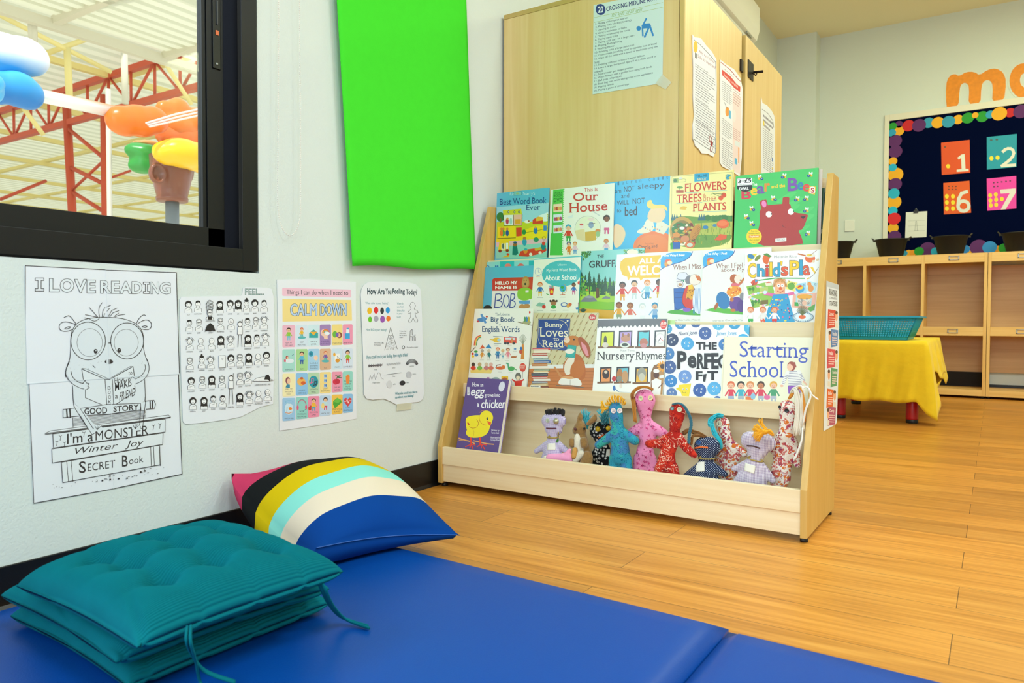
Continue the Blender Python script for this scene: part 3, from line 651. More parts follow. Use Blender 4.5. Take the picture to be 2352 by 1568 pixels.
# folding gym mat: two padded panels
gm_ = thing('folding_mat', (.9, .5, 0), 'royal blue folding gym mat on the floor', 'mat')
M_mat = mat('blue_vinyl', '#04459a', .4, bump=.12, bscale=420, spec=.2)
def pad(x0, x1, far0, far1):
    vs = []; fs = []; nu, nv = 36, 50; h = .034; y0 = -.75
    for side in (0, 1):
        for j in range(nv + 1):
            for i in range(nu + 1):
                u, v = i / nu, j / nv; x = x0 + (x1 - x0) * u; yf = far0 + (far1 - far0) * u; y = y0 + (yf - y0) * v
                e = min(min(x - x0, x1 - x) / .03, min(y - y0, yf - y) / .03, 1); z = h * (.42 + .58 * math.sqrt(max(0, 1 - (1 - max(0, e)) ** 2))) + .0008 * math.sin(u * 9) * math.sin(v * 13) * e
                vs.append((x, y, z if side == 0 else .0005))
    k = (nu + 1) * (nv + 1)
    for j in range(nv):
        for i in range(nu): a_ = j * (nu + 1) + i; fs += [(a_, a_ + 1, a_ + nu + 2, a_ + nu + 1), (k + a_, k + a_ + nu + 1, k + a_ + nu + 2, k + a_ + 1)]
    ed = [i for i in range(nu)] ; 
    rim = [i for i in range(nu + 1)] + [j * (nu + 1) + nu for j in range(1, nv + 1)] + [nv * (nu + 1) + i for i in range(nu - 1, -1, -1)] + [j * (nu + 1) for j in range(nv - 1, 0, -1)]
    for i in range(len(rim)): a_, b_ = rim[i], rim[(i + 1) % len(rim)]; fs.append((a_, k + a_, k + b_, b_))
    return MB().add(vs, fs, 0, True).build('panel', M_mat, gm_)
pad(.06, 1.2885, 1.447, 1.4); pad(1.2925, 2.42, 1.388, 1.352)

# ---------------------------------------------------------------- cushions
M_cord = mat('teal_corduroy', '#026a76', .9, spec=.1, var=.05, vscale=20)
def cushion(cs, thick, ribs, seed, label, tufts=True, ties=()):
    """corners L (u0 v0), F (u1 v0), R (u1 v1), B (u0 v1); corduroy ribs run along v"""
    r = random.Random(seed); A, Bc, C_, D = [V(p) for p in cs]; nu, nv = ribs * 6, 60; vs = []; fs = []
    nrm = ((Bc - A).cross(D - A)).normalized(); ph = [r.random() * 6 for _ in range(6)]
    tf = [(.26 + .24 * i + r.uniform(-.02, .02), .24 + .26 * j + r.uniform(-.02, .02)) for i in range(3) for j in range(3)] if tufts else []
    k = (nu + 1) * (nv + 1)
    for side in (1, -1):
        for j in range(nv + 1):
            for i in range(nu + 1):
                u, v = i / nu, j / nv; v -= .8 * math.sin(2 * math.pi * v) / (2 * math.pi)
                pin = 1 - .045 * math.sin(math.pi * v) * abs(2 * u - 1) ** 4
                uu = .5 + (u - .5) * (1 - .05 * math.sin(math.pi * v) * (abs(2 * u - 1) ** 3)); vv = .5 + (v - .5) * (1 - .05 * math.sin(math.pi * u) * (abs(2 * v - 1) ** 3))
                p = A * (1 - uu) * (1 - vv) + Bc * uu * (1 - vv) + C_ * uu * vv + D * (1 - uu) * vv
                rim_ = ((1 - abs(2 * u - 1) ** 14) * (1 - abs(2 * v - 1) ** 14)) ** .5; dome = ((1 - abs(2 * u - 1) ** 2.2) * (1 - abs(2 * v - 1) ** 2.2)) ** .7
                t = rim_ * .0205 + dome * thick if side > 0 else rim_ * .0175
                for (a_, b_) in (tf if side > 0 else ()):
                    d2 = ((u - a_) ** 2 + (v - b_) ** 2); t -= (thick + .006) * (.6 * math.exp(-d2 / .0022) + .26 * math.exp(-d2 / .012))
                    t -= thick * .16 * (math.exp(-(v - b_) ** 2 / .0012) * math.exp(-(u - a_) ** 2 / .02) + .6 * math.exp(-(u - a_) ** 2 / .0008) * math.exp(-(v - b_) ** 2 / .03))
                t += (.0022 * thick / .046 if side > 0 else 0) * math.sin(u * 8 + ph[0]) * math.sin(v * 7 + ph[1]) * min(1, 8 * min(u, 1 - u, v, 1 - v)) - .0035 * math.exp(-((v * 4 + .5 * math.sin(u * 3 + ph[3])) % 1 - .5) ** 2 / .004) * (1 - dome)
                edge = min(1, 14 * min(v, 1 - v)); rg = .0042 * abs(math.sin(math.pi * u * ribs)) ** .7 * edge; w_ = abs(2 * u - 1) ** 24; t += rg * (1 - w_) * (1 if side > 0 else .3); p = p + (Bc - A).normalized() * (rg * w_ * (1 if u > .5 else -1))
                vs.append(p + nrm * t * side + nrm * .0015 * math.sin(v * 5 + ph[2]) * (2 * u - 1))
    for j in range(nv):
        for i in range(nu): a_ = j * (nu + 1) + i; fs += [(a_, a_ + 1, a_ + nu + 2, a_ + nu + 1), (k + a_, k + a_ + nu + 1, k + a_ + nu + 2, k + a_ + 1)]
    rim = [i for i in range(nu + 1)] + [j * (nu + 1) + nu for j in range(1, nv + 1)] + [nv * (nu + 1) + i for i in range(nu - 1, -1, -1)] + [j * (nu + 1) for j in range(nv - 1, 0, -1)]
    for i in range(len(rim)): a_, b_ = rim[i], rim[(i + 1) % len(rim)]; fs.append((a_, k + a_, k + b_, b_))
    root = thing('seat_cushion', ((A + C_) / 2 - V((0, 0, .0))), label, 'cushion', 'stacked teal cushions')
    MB().add(vs, fs, 0, True).build('cushion_pad', M_cord, root)
    for path in ties:
        P = smooth(path); MB().tube(P, .0042, 8, flat=.55).build('tie', M_cord, root)
    return root
def smooth(P, n=8):
    P = [V(p) for p in P]; out = []
    for i in range(len(P) - 1):
        p0, p1, p2, p3 = P[max(i - 1, 0)], P[i], P[i + 1], P[min(i + 2, len(P) - 1)]
        for k in range(n):
            t = k / n; out.append(.5 * ((2 * p1) + (p2 - p0) * t + (2 * p0 - 5 * p1 + 4 * p2 - p3) * t * t + (3 * p1 - p0 - 3 * p2 + p3) * t ** 3))
    return out + [P[-1]]
h0 = .034
def pz(px, py, z): return atz(px, py, z)
cushion([(.19, .635, .0545), (.632, .605, .0545), (.64, 1.0, .0545), (.2, 1.03, .0545)], .003, 96, 3, 'bottom teal corduroy cushion of the stack')
cushion([(.21, .612, .1015), (.637, .585, .1015), (.675, .965, .1015), (.24, 1.01, .1015)], .003, 96, 5, 'middle teal corduroy cushion of the stack')
cushion([pz(37, 1343, .1515), pz(314, 1488, .1515), pz(789, 1311, .1515), (.31, .985, .152)], .048, 104, 8, 'top teal corduroy cushion of the stack with buttoned dimples', ties=(
    [pz(722, 1318, .153), pz(738, 1350, .13), pz(755, 1385, .09), pz(785, 1417, .05), pz(845, 1437, .04)],
    [pz(728, 1318, .153), pz(746, 1352, .13), pz(764, 1390, .088), pz(795, 1422, .048), pz(848, 1442, .04)],
    [pz(430, 1440, .157), pz(428, 1470, .145), pz(440, 1500, .115), pz(470, 1540, .07), pz(540, 1566, .042)],
    [pz(438, 1438, .157), pz(438, 1475, .142), pz(450, 1520, .095), pz(458, 1560, .055), pz(470, 1585, .042)]))

# striped pillow
pm, nt, b, N, L = nmat('striped_cotton'); uvn = N.new('ShaderNodeUVMap'); uvn.uv_map = 'UVMap'; sp = N.new('ShaderNodeSeparateXYZ'); L.new(uvn.outputs[0], sp.inputs[0])
r = N.new('ShaderNodeValToRGB'); r.color_ramp.interpolation = 'CONSTANT'; e = r.color_ramp.elements
ST = [(0, '#033e8c'), (.225, '#dfd0ba'), (.395, '#87d8cb'), (.535, '#d3b709'), (.69, '#16191a'), (.845, '#c63a61')]
e[0].position = 0; e[0].color = (*lin(ST[0][1]), 1); e[1].position = ST[1][0]; e[1].color = (*lin(ST[1][1]), 1)
for p_, c_ in ST[2:]: x = e.new(p_); x.color = (*lin(c_), 1)
L.new(sp.outputs[0], r.inputs[0]); L.new(r.outputs[0], b.inputs['Base Color']); b.inputs['Roughness'].default_value = .85; b.inputs['Specular IOR Level'].default_value = .1
tc = N.new('ShaderNodeTexCoord'); nn = N.new('ShaderNodeTexNoise'); nn.inputs['Scale'].default_value = 500; bp = N.new('ShaderNodeBump'); bp.inputs['Strength'].default_value = .15; bp.inputs['Distance'].default_value = .001
L.new(tc.outputs['Object'], nn.inputs['Vector']); L.new(nn.outputs['Fac'], bp.inputs['Height']); L.new(bp.outputs['Normal'], b.inputs['Normal'])
def pillow():
    B_, C_, A_ = atz(727, 1257, .095), atz(1055, 1228, .055), V((.022, 1.235, .195)); D_ = A_ + C_ - B_ + V((.01, .02, .02)); D_.x = max(D_.x, .08)
    nu, nv, th = 60, 60, .092; vs = []; fs = []; uvs = []; nrm = ((A_ - B_).cross(C_ - B_)).normalized(); nrm = nrm if nrm.z > 0 else -nrm; k = (nu + 1) * (nv + 1)
    for side in (1, -1):
        for j in range(nv + 1):
            for i in range(nu + 1):
                u, v = i / nu, j / nv
                uu = .5 + (u - .5) * (1 - .11 * math.sin(math.pi * v) * abs(2 * u - 1) ** 3); vv = .5 + (v - .5) * (1 - .11 * math.sin(math.pi * u) * abs(2 * v - 1) ** 3)
                p = B_ * (1 - uu) * (1 - vv) + A_ * uu * (1 - vv) + C_ * (1 - uu) * vv + D_ * uu * vv
                t = ((1 - abs(2 * u - 1) ** 2.1) * (1 - abs(2 * v - 1) ** 2.1)) ** (.58 if side > 0 else .33) * th * (1.0 if side > 0 else 1.25)
                wr = .003 * (math.sin(9 * u + 4 * v) + .7 * math.sin(17 * v - 6 * u + 1)) * min(1, 6 * min(u, 1 - u, v, 1 - v))
                sg = math.sin(math.pi * u) ** .5 * (1 - v) ** 3; q = p + nrm * (t * side + wr * side) - V((0, .022, .05)) * sg; q.z = max(q.z, .036 + .01 * abs(2 * u - 1) ** 4); q.x = max(q.x, .012); vs.append(q); uvs.append((u, v))
    for j in range(nv):
        for i in range(nu): a_ = j * (nu + 1) + i; fs += [(a_, a_ + nu + 1, a_ + nu + 2, a_ + 1), (k + a_, k + a_ + 1, k + a_ + nu + 2, k + a_ + nu + 1)]
    rim = [i for i in range(nu + 1)] + [j * (nu + 1) + nu for j in range(1, nv + 1)] + [nv * (nu + 1) + i for i in range(nu - 1, -1, -1)] + [j * (nu + 1) for j in range(nv - 1, 0, -1)]
    for i in range(len(rim)): a_, b_ = rim[i], rim[(i + 1) % len(rim)]; fs.append((a_, b_, k + b_, k + a_))
    mb = MB().add(vs, fs, 0, True); me = mb.mesh('throw_pillow', [pm]); uvl = me.uv_layers.new(name='UVMap')
    for lp in me.loops: uvl.data[lp.index].uv = uvs[lp.vertex_index % k if lp.vertex_index >= k else lp.vertex_index]
    root = thing('throw_pillow', (B_ + C_ + A_ + D_) / 4 - V((0, 0, .07)), 'striped pillow in blue, cream, aqua, yellow, black and pink against the wall', 'pillow')
    link('pillow_body', me, root)
    seam = []
    for j in range(nv + 1): p = V(vs[j * (nu + 1)]); q = V(vs[k + j * (nu + 1)]); seam.append((p + q) / 2 + (B_ - A_).normalized() * .0012)
    MB().tube(seam, .0011, 6).build('piped_seam', mat('seam_blue', '#3a68b5', .8), root)
pillow()
# ---------------------------------------------------------------- picture books on the shelf
ROW = {1: (2.388 + .045, .797, .06, .0075), 2: (2.308 + .042, .561, .11, .0075), 3: (2.227 + .0285, .33, .16, .0065)}
CA, CB, CC, CD, CG = (1000, 380, 4.612), (1500, 370, 4.48), (1000, 580, 4.612), (1400, 560, 4.2), (1000, 840, 5.228)
M_page = mat('page_edges', '#efe9d8', .8)
def book(label, row, layer, tl, tr, cover, crop, th=.0056, spine=None, frame=None, group=None):
    yb, zf, tilt, sp_ = frame or ROW[row]
    yb -= layer * sp_; W = V((0, tilt, 1)).normalized(); N = V((0, -W.z, W.y)); p0 = V((0, yb, zf))
    cv = lambda p: onplane(crop[0] + p[0] / crop[2], crop[1] + p[1] / crop[2], p0, N)
    a_, b_ = cv(tl), cv(tr); h = ((a_ - p0).dot(W) + (b_ - p0).dot(W)) / 2; a_.x = max(a_.x, X0 + T + .001); w = min(b_.x, X1 - T - .001) - a_.x; O = V((a_.x, yb, zf + .0006 + th * tilt))
    root = thing('picture_book', (a_.x + w / 2, yb, zf), label, 'book', group or 'picture books on the display shelf')
    U = V((1, 0, 0)); c = .0012
    def slab(mb, u0, u1, v0, v1, d0, d1): mb.prism([O + U * x + W * y - N * d0 for x, y in ((u0, v0), (u1, v0), (u1, v1), (u0, v1))], -N * (d1 - d0))
    cvm = mat('cover_' + cover.strip('#'), cover, .35, coat=.2)
    mb = MB(); slab(mb, 0, w, 0, h, 0, c); slab(mb, 0, w, 0, h, th - c, th); slab(mb, 0, .0022, 0, h, c, th - c); mb.build('cover', cvm if not spine else mat('cover_' + spine.strip('#'), spine, .35, coat=.2), root)
    mb = MB(); slab(mb, .0022, w - .002, .0015, h - .0015, c, th - c); mb.build('page_block', M_page, root)
    A = Art(O, U, W, w, h, crop, eps=3.5e-6); A.bg(cover); A.root = root; return A
def done(A): A.build('cover_print', A.root)
RED, BLU, GRN, YEL, ORG_, SKN, BRN, NVY, TEA, PNK = '#d8352a', '#2f6fb8', '#3aa548', '#f2c81e', '#ee7b25', '#f0c09a', '#8a5630', '#1f3264', '#2fa9b4', '#e98aa8'

# top tier
A = book('blue word book with a yellow house and red fire truck, leftmost on the top tier', 1, 1, (653, 293), (1205, 238), '#5fb6d6', CA)
A.poly([(650, 440), (1205, 390), (1205, 620), (650, 700)], '#9fd3e4'); A.poly([(1020, 610), (1100, 530), (1205, 490), (1205, 640), (1000, 660)], '#e4f0ee')
A.poly([(650, 600), (1205, 590), (1205, 760), (645, 830)], '#c7cf2a'); A.poly([(645, 780), (1205, 700), (1205, 790), (645, 850)], '#f0d21e'); A.poly([(645, 812), (1205, 768), (1205, 830), (645, 872)], '#e5b8bf'); A.poly([(640, 862), (1205, 815), (1205, 985), (640, 985)], '#8fd0c0')
A.ell(690, 545, 42, 50, '#2e7d3c'); A.rect(683, 560, 697, 605, BRN)
A.poly([(715, 475), (910, 458), (920, 520), (720, 528)], '#d6cf32'); A.poly([(720, 526), (920, 518), (918, 632), (728, 636)], '#e9f0ec'); A.poly([(828, 523), (920, 518), (918, 632), (828, 634)], '#f0b8a4'); A.line([(722, 528), (728, 636), (918, 632), (920, 518)], 7, '#5b3d2a'); A.line([(828, 524), (828, 634)], 5, '#5b3d2a')
for x in (775, 838, 886): A.ell(x, 492, 10, 14, '#394a40'); A.ell(x, 492, 5, 8, '#e6e1d4')
A.poly([(660, 650), (850, 640), (850, 765), (660, 772)], '#f5d51d'); A.line([(660, 772), (850, 765)], 6, '#4b3826'); A.poly([(855, 660), (915, 655), (915, 745), (858, 752)], RED)
for x, c in ((720, GRN), (762, '#274f9b'), (700, ORG_)): A.ell(x, 715, 17, 34, c); A.ell(x, 672, 14, 14, '#d78a3e')
A.ell(762, 590, 16, 34, '#c3305a'); A.ell(764, 562, 12, 12, '#e5a03c'); A.ell(800, 590, 14, 36, '#a9d4cf'); A.rect(845, 570, 905, 622, '#e9a22e', -3)
A.poly([(1030, 575), (1080, 545), (1140, 550), (1140, 615), (1030, 620)], RED); A.poly([(1060, 560), (1090, 540), (1140, 548), (1140, 580), (1070, 590)], '#ecb73c'); A.ell(975, 595, 34, 16, '#f1ece0'); A.ell(990, 588, 10, 8, '#a34a2c')
A.poly([(930, 690), (1050, 640), (1200, 630), (1200, 740), (1000, 780), (930, 740)], '#f1d81f'); A.line([(930, 715), (1080, 690), (1200, 660)], 5, '#8a7a1c'); A.ell(940, 705, 22, 28, '#2d8a45'); A.ell(1062, 690, 22, 36, '#2d73b4'); A.ell(1060, 655, 12, 12, '#d79a4a'); A.rect(1145, 636, 1180, 690, '#3f86c4'); A.ell(1068, 785, 28, 26, '#2d8f62'); A.ell(945, 810, 24, 40, '#2f9ab8'); A.ell(945, 770, 18, 16, '#b8763c'); A.ring(1150, 770, 18, 18, 4, '#7a6a4c')
A.poly([(665, 895), (680, 800), (720, 785), (775, 790), (785, 830), (780, 905)], '#f0d01c'); A.rect(700, 825, 735, 890, '#dfe6dd'); A.rect(748, 820, 772, 885, '#e7f2ec'); A.ell(685, 905, 17, 17, '#8a2a1e'); A.ell(762, 900, 17, 17, '#8a2a1e'); A.ell(718, 855, 11, 30, '#4c6b60')
A.poly([(820, 850), (865, 845), (878, 930), (855, 950), (815, 945)], '#12736e'); A.ell(845, 838, 22, 20, '#a0602c'); A.ell(845, 815, 20, 12, '#1d4f7a')
A.poly([(880, 960), (900, 910), (960, 890), (1100, 870), (1165, 850), (1180, 900), (1130, 930), (980, 965)], RED); A.poly([(1050, 880), (1120, 862), (1130, 890), (1060, 905)], '#cfae3a'); A.ell(1010, 940, 17, 17, '#efe3cc'); A.ell(1110, 925, 17, 17, '#efe3cc'); A.ell(955, 905, 22, 28, '#e58a2e'); A.ell(957, 888, 18, 12, TEA); A.ell(1145, 860, 26, 34, '#167f86'); A.ell(1147, 825, 18, 20, RED); A.poly([(705, 972), (790, 940), (780, 968)], '#e8b51f'); A.ell(768, 940, 14, 12, RED)
for i in range(7): A.line([(1190, 520 + 22 * i), (1197, 530 + 22 * i)], 9, '#d9d232')
A.text("Richard Scarry's", 790, 285, 1055, 328, '#cfe9ea', -8); A.rect(832, 280, 912, 318, '#7fc0c4', -6); A.line([(832, 280), (912, 274), (912, 312), (832, 318), (832, 280)], 3, '#3f7484'); A.ell(870, 295, 16, 10, '#9fb27a')
A.text('Best Word Book', 683, 352, 1175, 418, '#1d3f86', -18, serif=True); A.text('Ever', 965, 418, 1110, 474, '#1d3f86', -8, serif=True); done(A)

A = book('white story book with a green spine strip and red title, second on the top tier', 1, 1, (1222, 262), (1898, 185), '#eef0e2', CA, spine='#e8eee0')
A.poly([(1245, 258), (1368, 245), (1352, 945), (1215, 950)], '#59c24e'); A.poly([(1222, 262), (1248, 258), (1222, 950), (1195, 950)], '#e6eddf'); A.poly([(1222, 720), (1355, 700), (1350, 950), (1212, 950)], '#4fbf4c')
for i in range(34): A.ell(1362 - i * .45, 262 + i * 20, 6, 7, '#eef0e2', n=8)
for t, y in (('STORY', 282), ('BOOK', 308), ('DVD', 348)): A.text(t, 1254, y, 1346, y + (24 if t != 'DVD' else 40), '#174a2a', -6)
for y, c1_, c2_ in ((410, '#f2d8b8', '#e59a62'), (520, '#dde8f0', '#b44a7c'), (635, '#d9e6ef', '#d98a6a')):
    A.rect(1250, y, 1345, y + 85, c1_, -8)
    for i in range(4): A.ell(1268 + 20 * i, y + 48 - 2 * i, 14, 20, (c2_, '#c0443a', '#e7b45c', c2_)[i])
A.text('This Is', 1575, 240, 1720, 275, '#d0433a', -8, serif=True); A.text('Our', 1462, 292, 1725, 378, '#c9382f', -14, serif=True, bold=.01); A.text('House', 1425, 400, 1822, 500, '#c9382f', -25, serif=True, bold=.01)
A.ring(1615, 670, 138, 135, 4, '#b8bda4'); A.ell(1615, 672, 132, 130, '#e9edcf'); A.poly([(1585, 705), (1700, 690), (1700, 790), (1590, 800)], '#d8b04a'); A.poly([(1480, 690), (1580, 670), (1590, 800), (1500, 780)], '#e4d3a0'); A.ell(1650, 570, 36, 16, '#ecd9cf'); A.ell(1650, 630, 28, 36, '#8fa3c0'); A.ell(1550, 640, 22, 30, '#efe2d8'); A.ell(1548, 625, 20, 10, '#d8605a'); A.ell(1720, 690, 26, 18, '#df8c4c'); A.ell(1722, 725, 24, 30, '#9bc48c'); A.line([(1610, 620), (1690, 612)], 6, '#5d4a3a'); A.line([(1665, 485), (1740, 530)], 10, '#c7d0cc'); A.poly([(1395, 548), (1465, 515), (1450, 555), (1415, 560)], '#dfe8e6')
A.kid(1410, 800, 170, SKN, '#3ca7c4', RED, GRN); A.kid(1815, 720, 190, '#8a5a3c', '#3a2a22', '#efefe6', '#d8608e'); A.kid(1415, 940, 130, SKN, '#4a5a86', ORG_, '#d98a3a'); A.kid(1480, 930, 120, SKN, '#d98a3a', '#e8c0cc', '#69a0d0'); A.kid(1810, 920, 140, '#d8a07a', '#d98436', '#e7c4d2', '#58a6d8'); done(A)

A = book('sky-blue bedtime picture book with an orange ball, third on the top tier', 1, 0, (1800, 190), (2490, 108), '#37b3e2', CA, spine='#2d9fd0'); A.sm = 2
A.cr = CA
for i, ch in enumerate('lauren child'):
    if ch != ' ': A.text(ch, 1930 + i * 47, 178 - i * 6 - (18 if ch in 'lhd' else 0), 1948 + i * 47, 208 - i * 6, '#1a6f98')
A.text('i am', 1880, 252, 1968, 296, '#20303e', -6); A.text('NOT', 2000, 222, 2110, 280, '#1d2b38', -10); A.text('sleepy', 2145, 195, 2425, 268, '#1d2b38', -22)
A.text('and', 1970, 300, 2052, 346, '#20303e', -6); A.text('WILL', 1922, 372, 2050, 418, '#20303e', -8); A.text('NOT', 2090, 348, 2218, 408, '#1d2b38', -8); A.text('to', 1922, 462, 1968, 500, '#20303e', -2); A.text('bed', 2008, 440, 2135, 535, '#1a2430', -10, bold=.015)
A.ell(2330, 860, 235, 165, '#ef7a2a'); A.ell(2310, 850, 175, 122, '#f08534'); A.text('featuring', 2220, 818, 2310, 842, '#b85a1e', -4); A.text('Charlie', 2145, 842, 2280, 890, '#4a2a1a', -4); A.text('and', 2290, 835, 2350, 870, '#4a2a1a', -3)
A.poly([(1880, 640), (1930, 612), (2000, 660), (2020, 740), (1970, 850), (1890, 885)], '#f0cfa0'); A.poly([(2120, 700), (2200, 660), (2240, 560), (2300, 560), (2330, 690), (2180, 730)], '#eee6cc'); A.poly([(2350, 560), (2480, 640), (2420, 730), (2330, 700)], '#eae2c8')
for i in range(9): A.ell(2200 + 25 * i, 650 + 12 * (i % 4), 7, 7, ('#d8553a', '#4a8fc0', '#e8b04a')[i % 3])
A.poly([(2240, 560), (2260, 480), (2330, 420), (2420, 440), (2450, 540), (2380, 610), (2290, 600)], '#f1d1a2'); A.poly([(2225, 400), (2290, 350), (2300, 420), (2440, 410), (2470, 500), (2400, 440), (2270, 470)], '#f2d66a'); done(A)

A = book('pale yellow nature book titled flowers, trees and plants, fourth on the top tier', 1, 1, (178, 150), (830, 100), '#f2e79a', CB, spine='#efe08a'); A.sm = 2
A.line([(195, 160), (815, 112), (812, 560)], 4, '#b9b06a'); A.line([(195, 160), (190, 560)], 4, '#b9b06a')
A.rect(425, 130, 575, 212, '#2aa3c8', -12); A.text('TELL ME', 445, 142, 552, 166, '#12566e', -8, bold=.02); A.text('ABOUT', 452, 176, 548, 198, '#d8d29a', -6, bold=.02); A.rect(745, 138, 805, 190, '#e8cf3a', -6); A.text('?', 758, 138, 792, 186, '#2c9ab2', -2, bold=.05); A.rect(208, 178, 262, 226, '#9db765', -4); A.ell(228, 200, 18, 18, '#4c7c4a'); A.rect(268, 166, 300, 186, '#d8d8d2', -3); A.line([(268, 188), (338, 180), (338, 212), (268, 216)], 3, '#8a9468')
kw = dict(serif=True)
A.text('FLOWERS', 330, 232, 755, 318, '#cf3a22', -30, bold=.012, **kw); A.text('TREES', 245, 346, 500, 428, '#cf3a22', -14, bold=.012, **kw); A.text('&', 516, 338, 546, 366, '#cf3a22', -2); A.text('OTHER', 515, 372, 652, 410, '#cf3a22', -8, **kw); A.text('PLANTS', 415, 440, 752, 516, '#cf3a22', -18, bold=.012, **kw)
A.line([(330, 326), (760, 300)], 4, '#6ab6c0'); A.line([(240, 438), (505, 424)], 4, '#6ab6c0'); A.line([(415, 524), (755, 512)], 4, '#6ab6c0'); A.line([(515, 415), (650, 405)], 3, '#6ab6c0')
A.ell(728, 350, 27, 26, '#dc4a22'); A.ell(698, 380, 25, 24, '#e0552a'); A.line([(610, 330), (720, 340)], 6, '#5c7a34'); A.line([(610, 330), (700, 370)], 5, '#5c7a34'); A.poly([(580, 355), (620, 322), (605, 340)], '#8aac46'); A.rect(238, 300, 315, 325, '#b4542e'); A.ell(275, 270, 34, 12, '#5f9a46'); A.line([(276, 300), (276, 262)], 5, '#4a7a38'); A.poly([(272, 485), (300, 460), (360, 470), (330, 490), (350, 500), (280, 498)], '#e7b93a')
A.poly([(185, 640), (190, 590), (300, 560), (500, 580), (560, 560), (640, 570), (700, 600), (825, 560), (825, 880), (185, 900)], '#6f9a3a'); A.poly([(430, 640), (825, 620), (825, 760), (430, 760)], '#b7bd4e')
rr = random.Random(3)
for i in range(16): x = 560 + rr.random() * 250; A.ell(x, 595 - rr.random() * 14, 34, 30, ('#3d7a34', '#4f8c3a', '#33702f')[i % 3])
for x in (200, 222, 245, 285, 478, 500, 525): A.poly([(x - 18, 610), (x, 540), (x + 18, 610)], '#2f6a72')
A.ell(300, 720, 130, 150, '#c9a04a'); A.ell(300, 735, 108, 128, '#8f7a34'); A.ell(270, 700, 80, 70, '#3f7a38')
for i in range(60): A.ell(195 + rr.random() * 240, 650 + rr.random() * 220, 9 + rr.random() * 16, 8 + rr.random() * 12, ('#d7802c', '#7c3a26', '#3d7d3a', '#c8b04a', '#efe9d0', '#9a3a2a', '#55803a')[i % 7], n=10)
for i in range(70): x = 430 + rr.random() * 390; y = 640 + rr.random() * 240; A.line([(x, y), (x + rr.random() * 30 - 15, y - 25 - rr.random() * 30)], 4, ('#4c7f2c', '#7ba23a', '#c7b83c')[i % 3])
A.ell(435, 730, 42, 90, '#c98a34', .5)
for i in range(10): A.line([(395 + 8 * i, 800 - 14 * i), (440 + 6 * i, 820 - 14 * i)], 4, '#8a5a22')
A.poly([(645, 655), (680, 610), (740, 590), (790, 640), (760, 690), (690, 692)], '#e8622a'); A.ell(715, 640, 52, 28, '#ef7a3c'); A.poly([(630, 810), (690, 750), (760, 760), (755, 800), (690, 815)], '#e25a2a'); A.ell(330, 800, 44, 34, '#d88a5a'); A.ell(380, 860, 52, 34, '#d9733c'); A.ell(380, 862, 30, 20, '#c7d8c8'); A.ell(240, 760, 40, 26, '#e0913a'); A.ell(300, 690, 26, 18, '#f2efe2'); A.rect(180, 840, 205, 905, '#3aa648'); A.rect(205, 836, 282, 905, '#1f5fae', -3); A.ell(540, 680, 30, 18, '#2a7fb0'); A.ell(635, 662, 22, 14, '#3a86a8'); done(A)

A = book('pink-edged picture book standing just behind the green bear book', 1, 0, (870, 172), (1742, 86), '#e6d3c6', CB, th=.005); done(A)
A = book('dark green book deep in the top tier beside the right side panel', 1, -2, (1500, 250), (1764, 330), '#1f5a34', CB, th=.006); A.ell(1740, 760, 40, 60, '#e8ece0'); A.ell(1748, 780, 30, 44, '#16522a'); done(A)
A = book('green picture book with a big red bear and bees, rightmost on the top tier', 1, 1.6, (850, 158), (1702, 68), '#45c463', CB, th=.006, spine='#3db45a'); A.sm = 1
for i in range(12): x = 880 + rr.random() * 760; A.ell(x, 200 + rr.random() * 560, 90 + rr.random() * 60, 26, '#52cc6c', -.5)
A.poly([(1000, 870), (1100, 690), (1096, 470), (1180, 452), (1330, 440), (1410, 430), (1425, 495), (1450, 530), (1595, 545), (1590, 580), (1540, 706), (1490, 712), (1530, 780), (1550, 870)], '#b3342c'); A.poly([(1098, 420), (1120, 400), (1165, 395), (1182, 455), (1110, 480)], '#b3342c'); A.poly([(1330, 445), (1335, 375), (1375, 366), (1403, 375), (1400, 440)], '#b3342c'); A.ell(1142, 440, 24, 36, '#ee86bd', -.2)
A.ell(1192, 547, 32, 32, '#f6f2ea'); A.ell(1418, 520, 32, 32, '#f6f2ea'); A.ell(1218, 543, 6, 9, K); A.ell(1444, 516, 6, 9, K); A.poly([(1515, 570), (1575, 562), (1545, 598)], '#2a2526'); A.line([(1330, 655), (1340, 675), (1362, 682)], 4, '#3a2422')
A.rect(1258, 795, 1372, 832, '#efece6', -8); A.text('BAR CODE', 1275, 800, 1355, 820, '#7a7a80', -5)
def bee(x, y, f=1):
    A.ell(x - 14 * f, y - 20, 9, 17, '#dfe8e2', -.3 * f, n=10); A.ell(x + 6 * f, y - 20, 9, 16, '#eef2ee', .5 * f, n=10); A.ell(x, y, 24, 13, '#e7bd22', -.4 * f, n=10); A.line([(x - 4, y - 10), (x + 3, y + 10)], 5, K); A.ell(x + 20 * f, y + 6, 16, 15, '#1f4f8c', n=10); A.ell(x + 20 * f, y + 4, 5, 5, '#8fb8de', n=6)
for x, y, f in ((1100, 175, 1), (1350, 160, -1), (1620, 145, -1), (1238, 390, 1), (1485, 395, -1), (1580, 390, -1), (1015, 495, 1), (960, 580, 1), (1015, 650, 1), (1580, 510, -1), (1595, 750, -1)): bee(x, y, f)
A.text('The', 1010, 222, 1070, 256, '#e9f2e4', -4, bold=.03)
for t, x, y, w, h, c in (('B', 915, 310, 90, 80, '#d8344a'), ('e', 1008, 282, 62, 66, YEL), ('a', 1072, 262, 70, 72, '#7452a8'), ('r', 1150, 232, 50, 76, '#e8872e'), ('B', 1390, 180, 98, 124, '#7a4fa8'), ('e', 1490, 222, 55, 72, '#2f7fb0'), ('e', 1545, 240, 65, 70, '#e0463c')): A.text(t, x, y, x + w, y + h, c, -4, bold=.028)
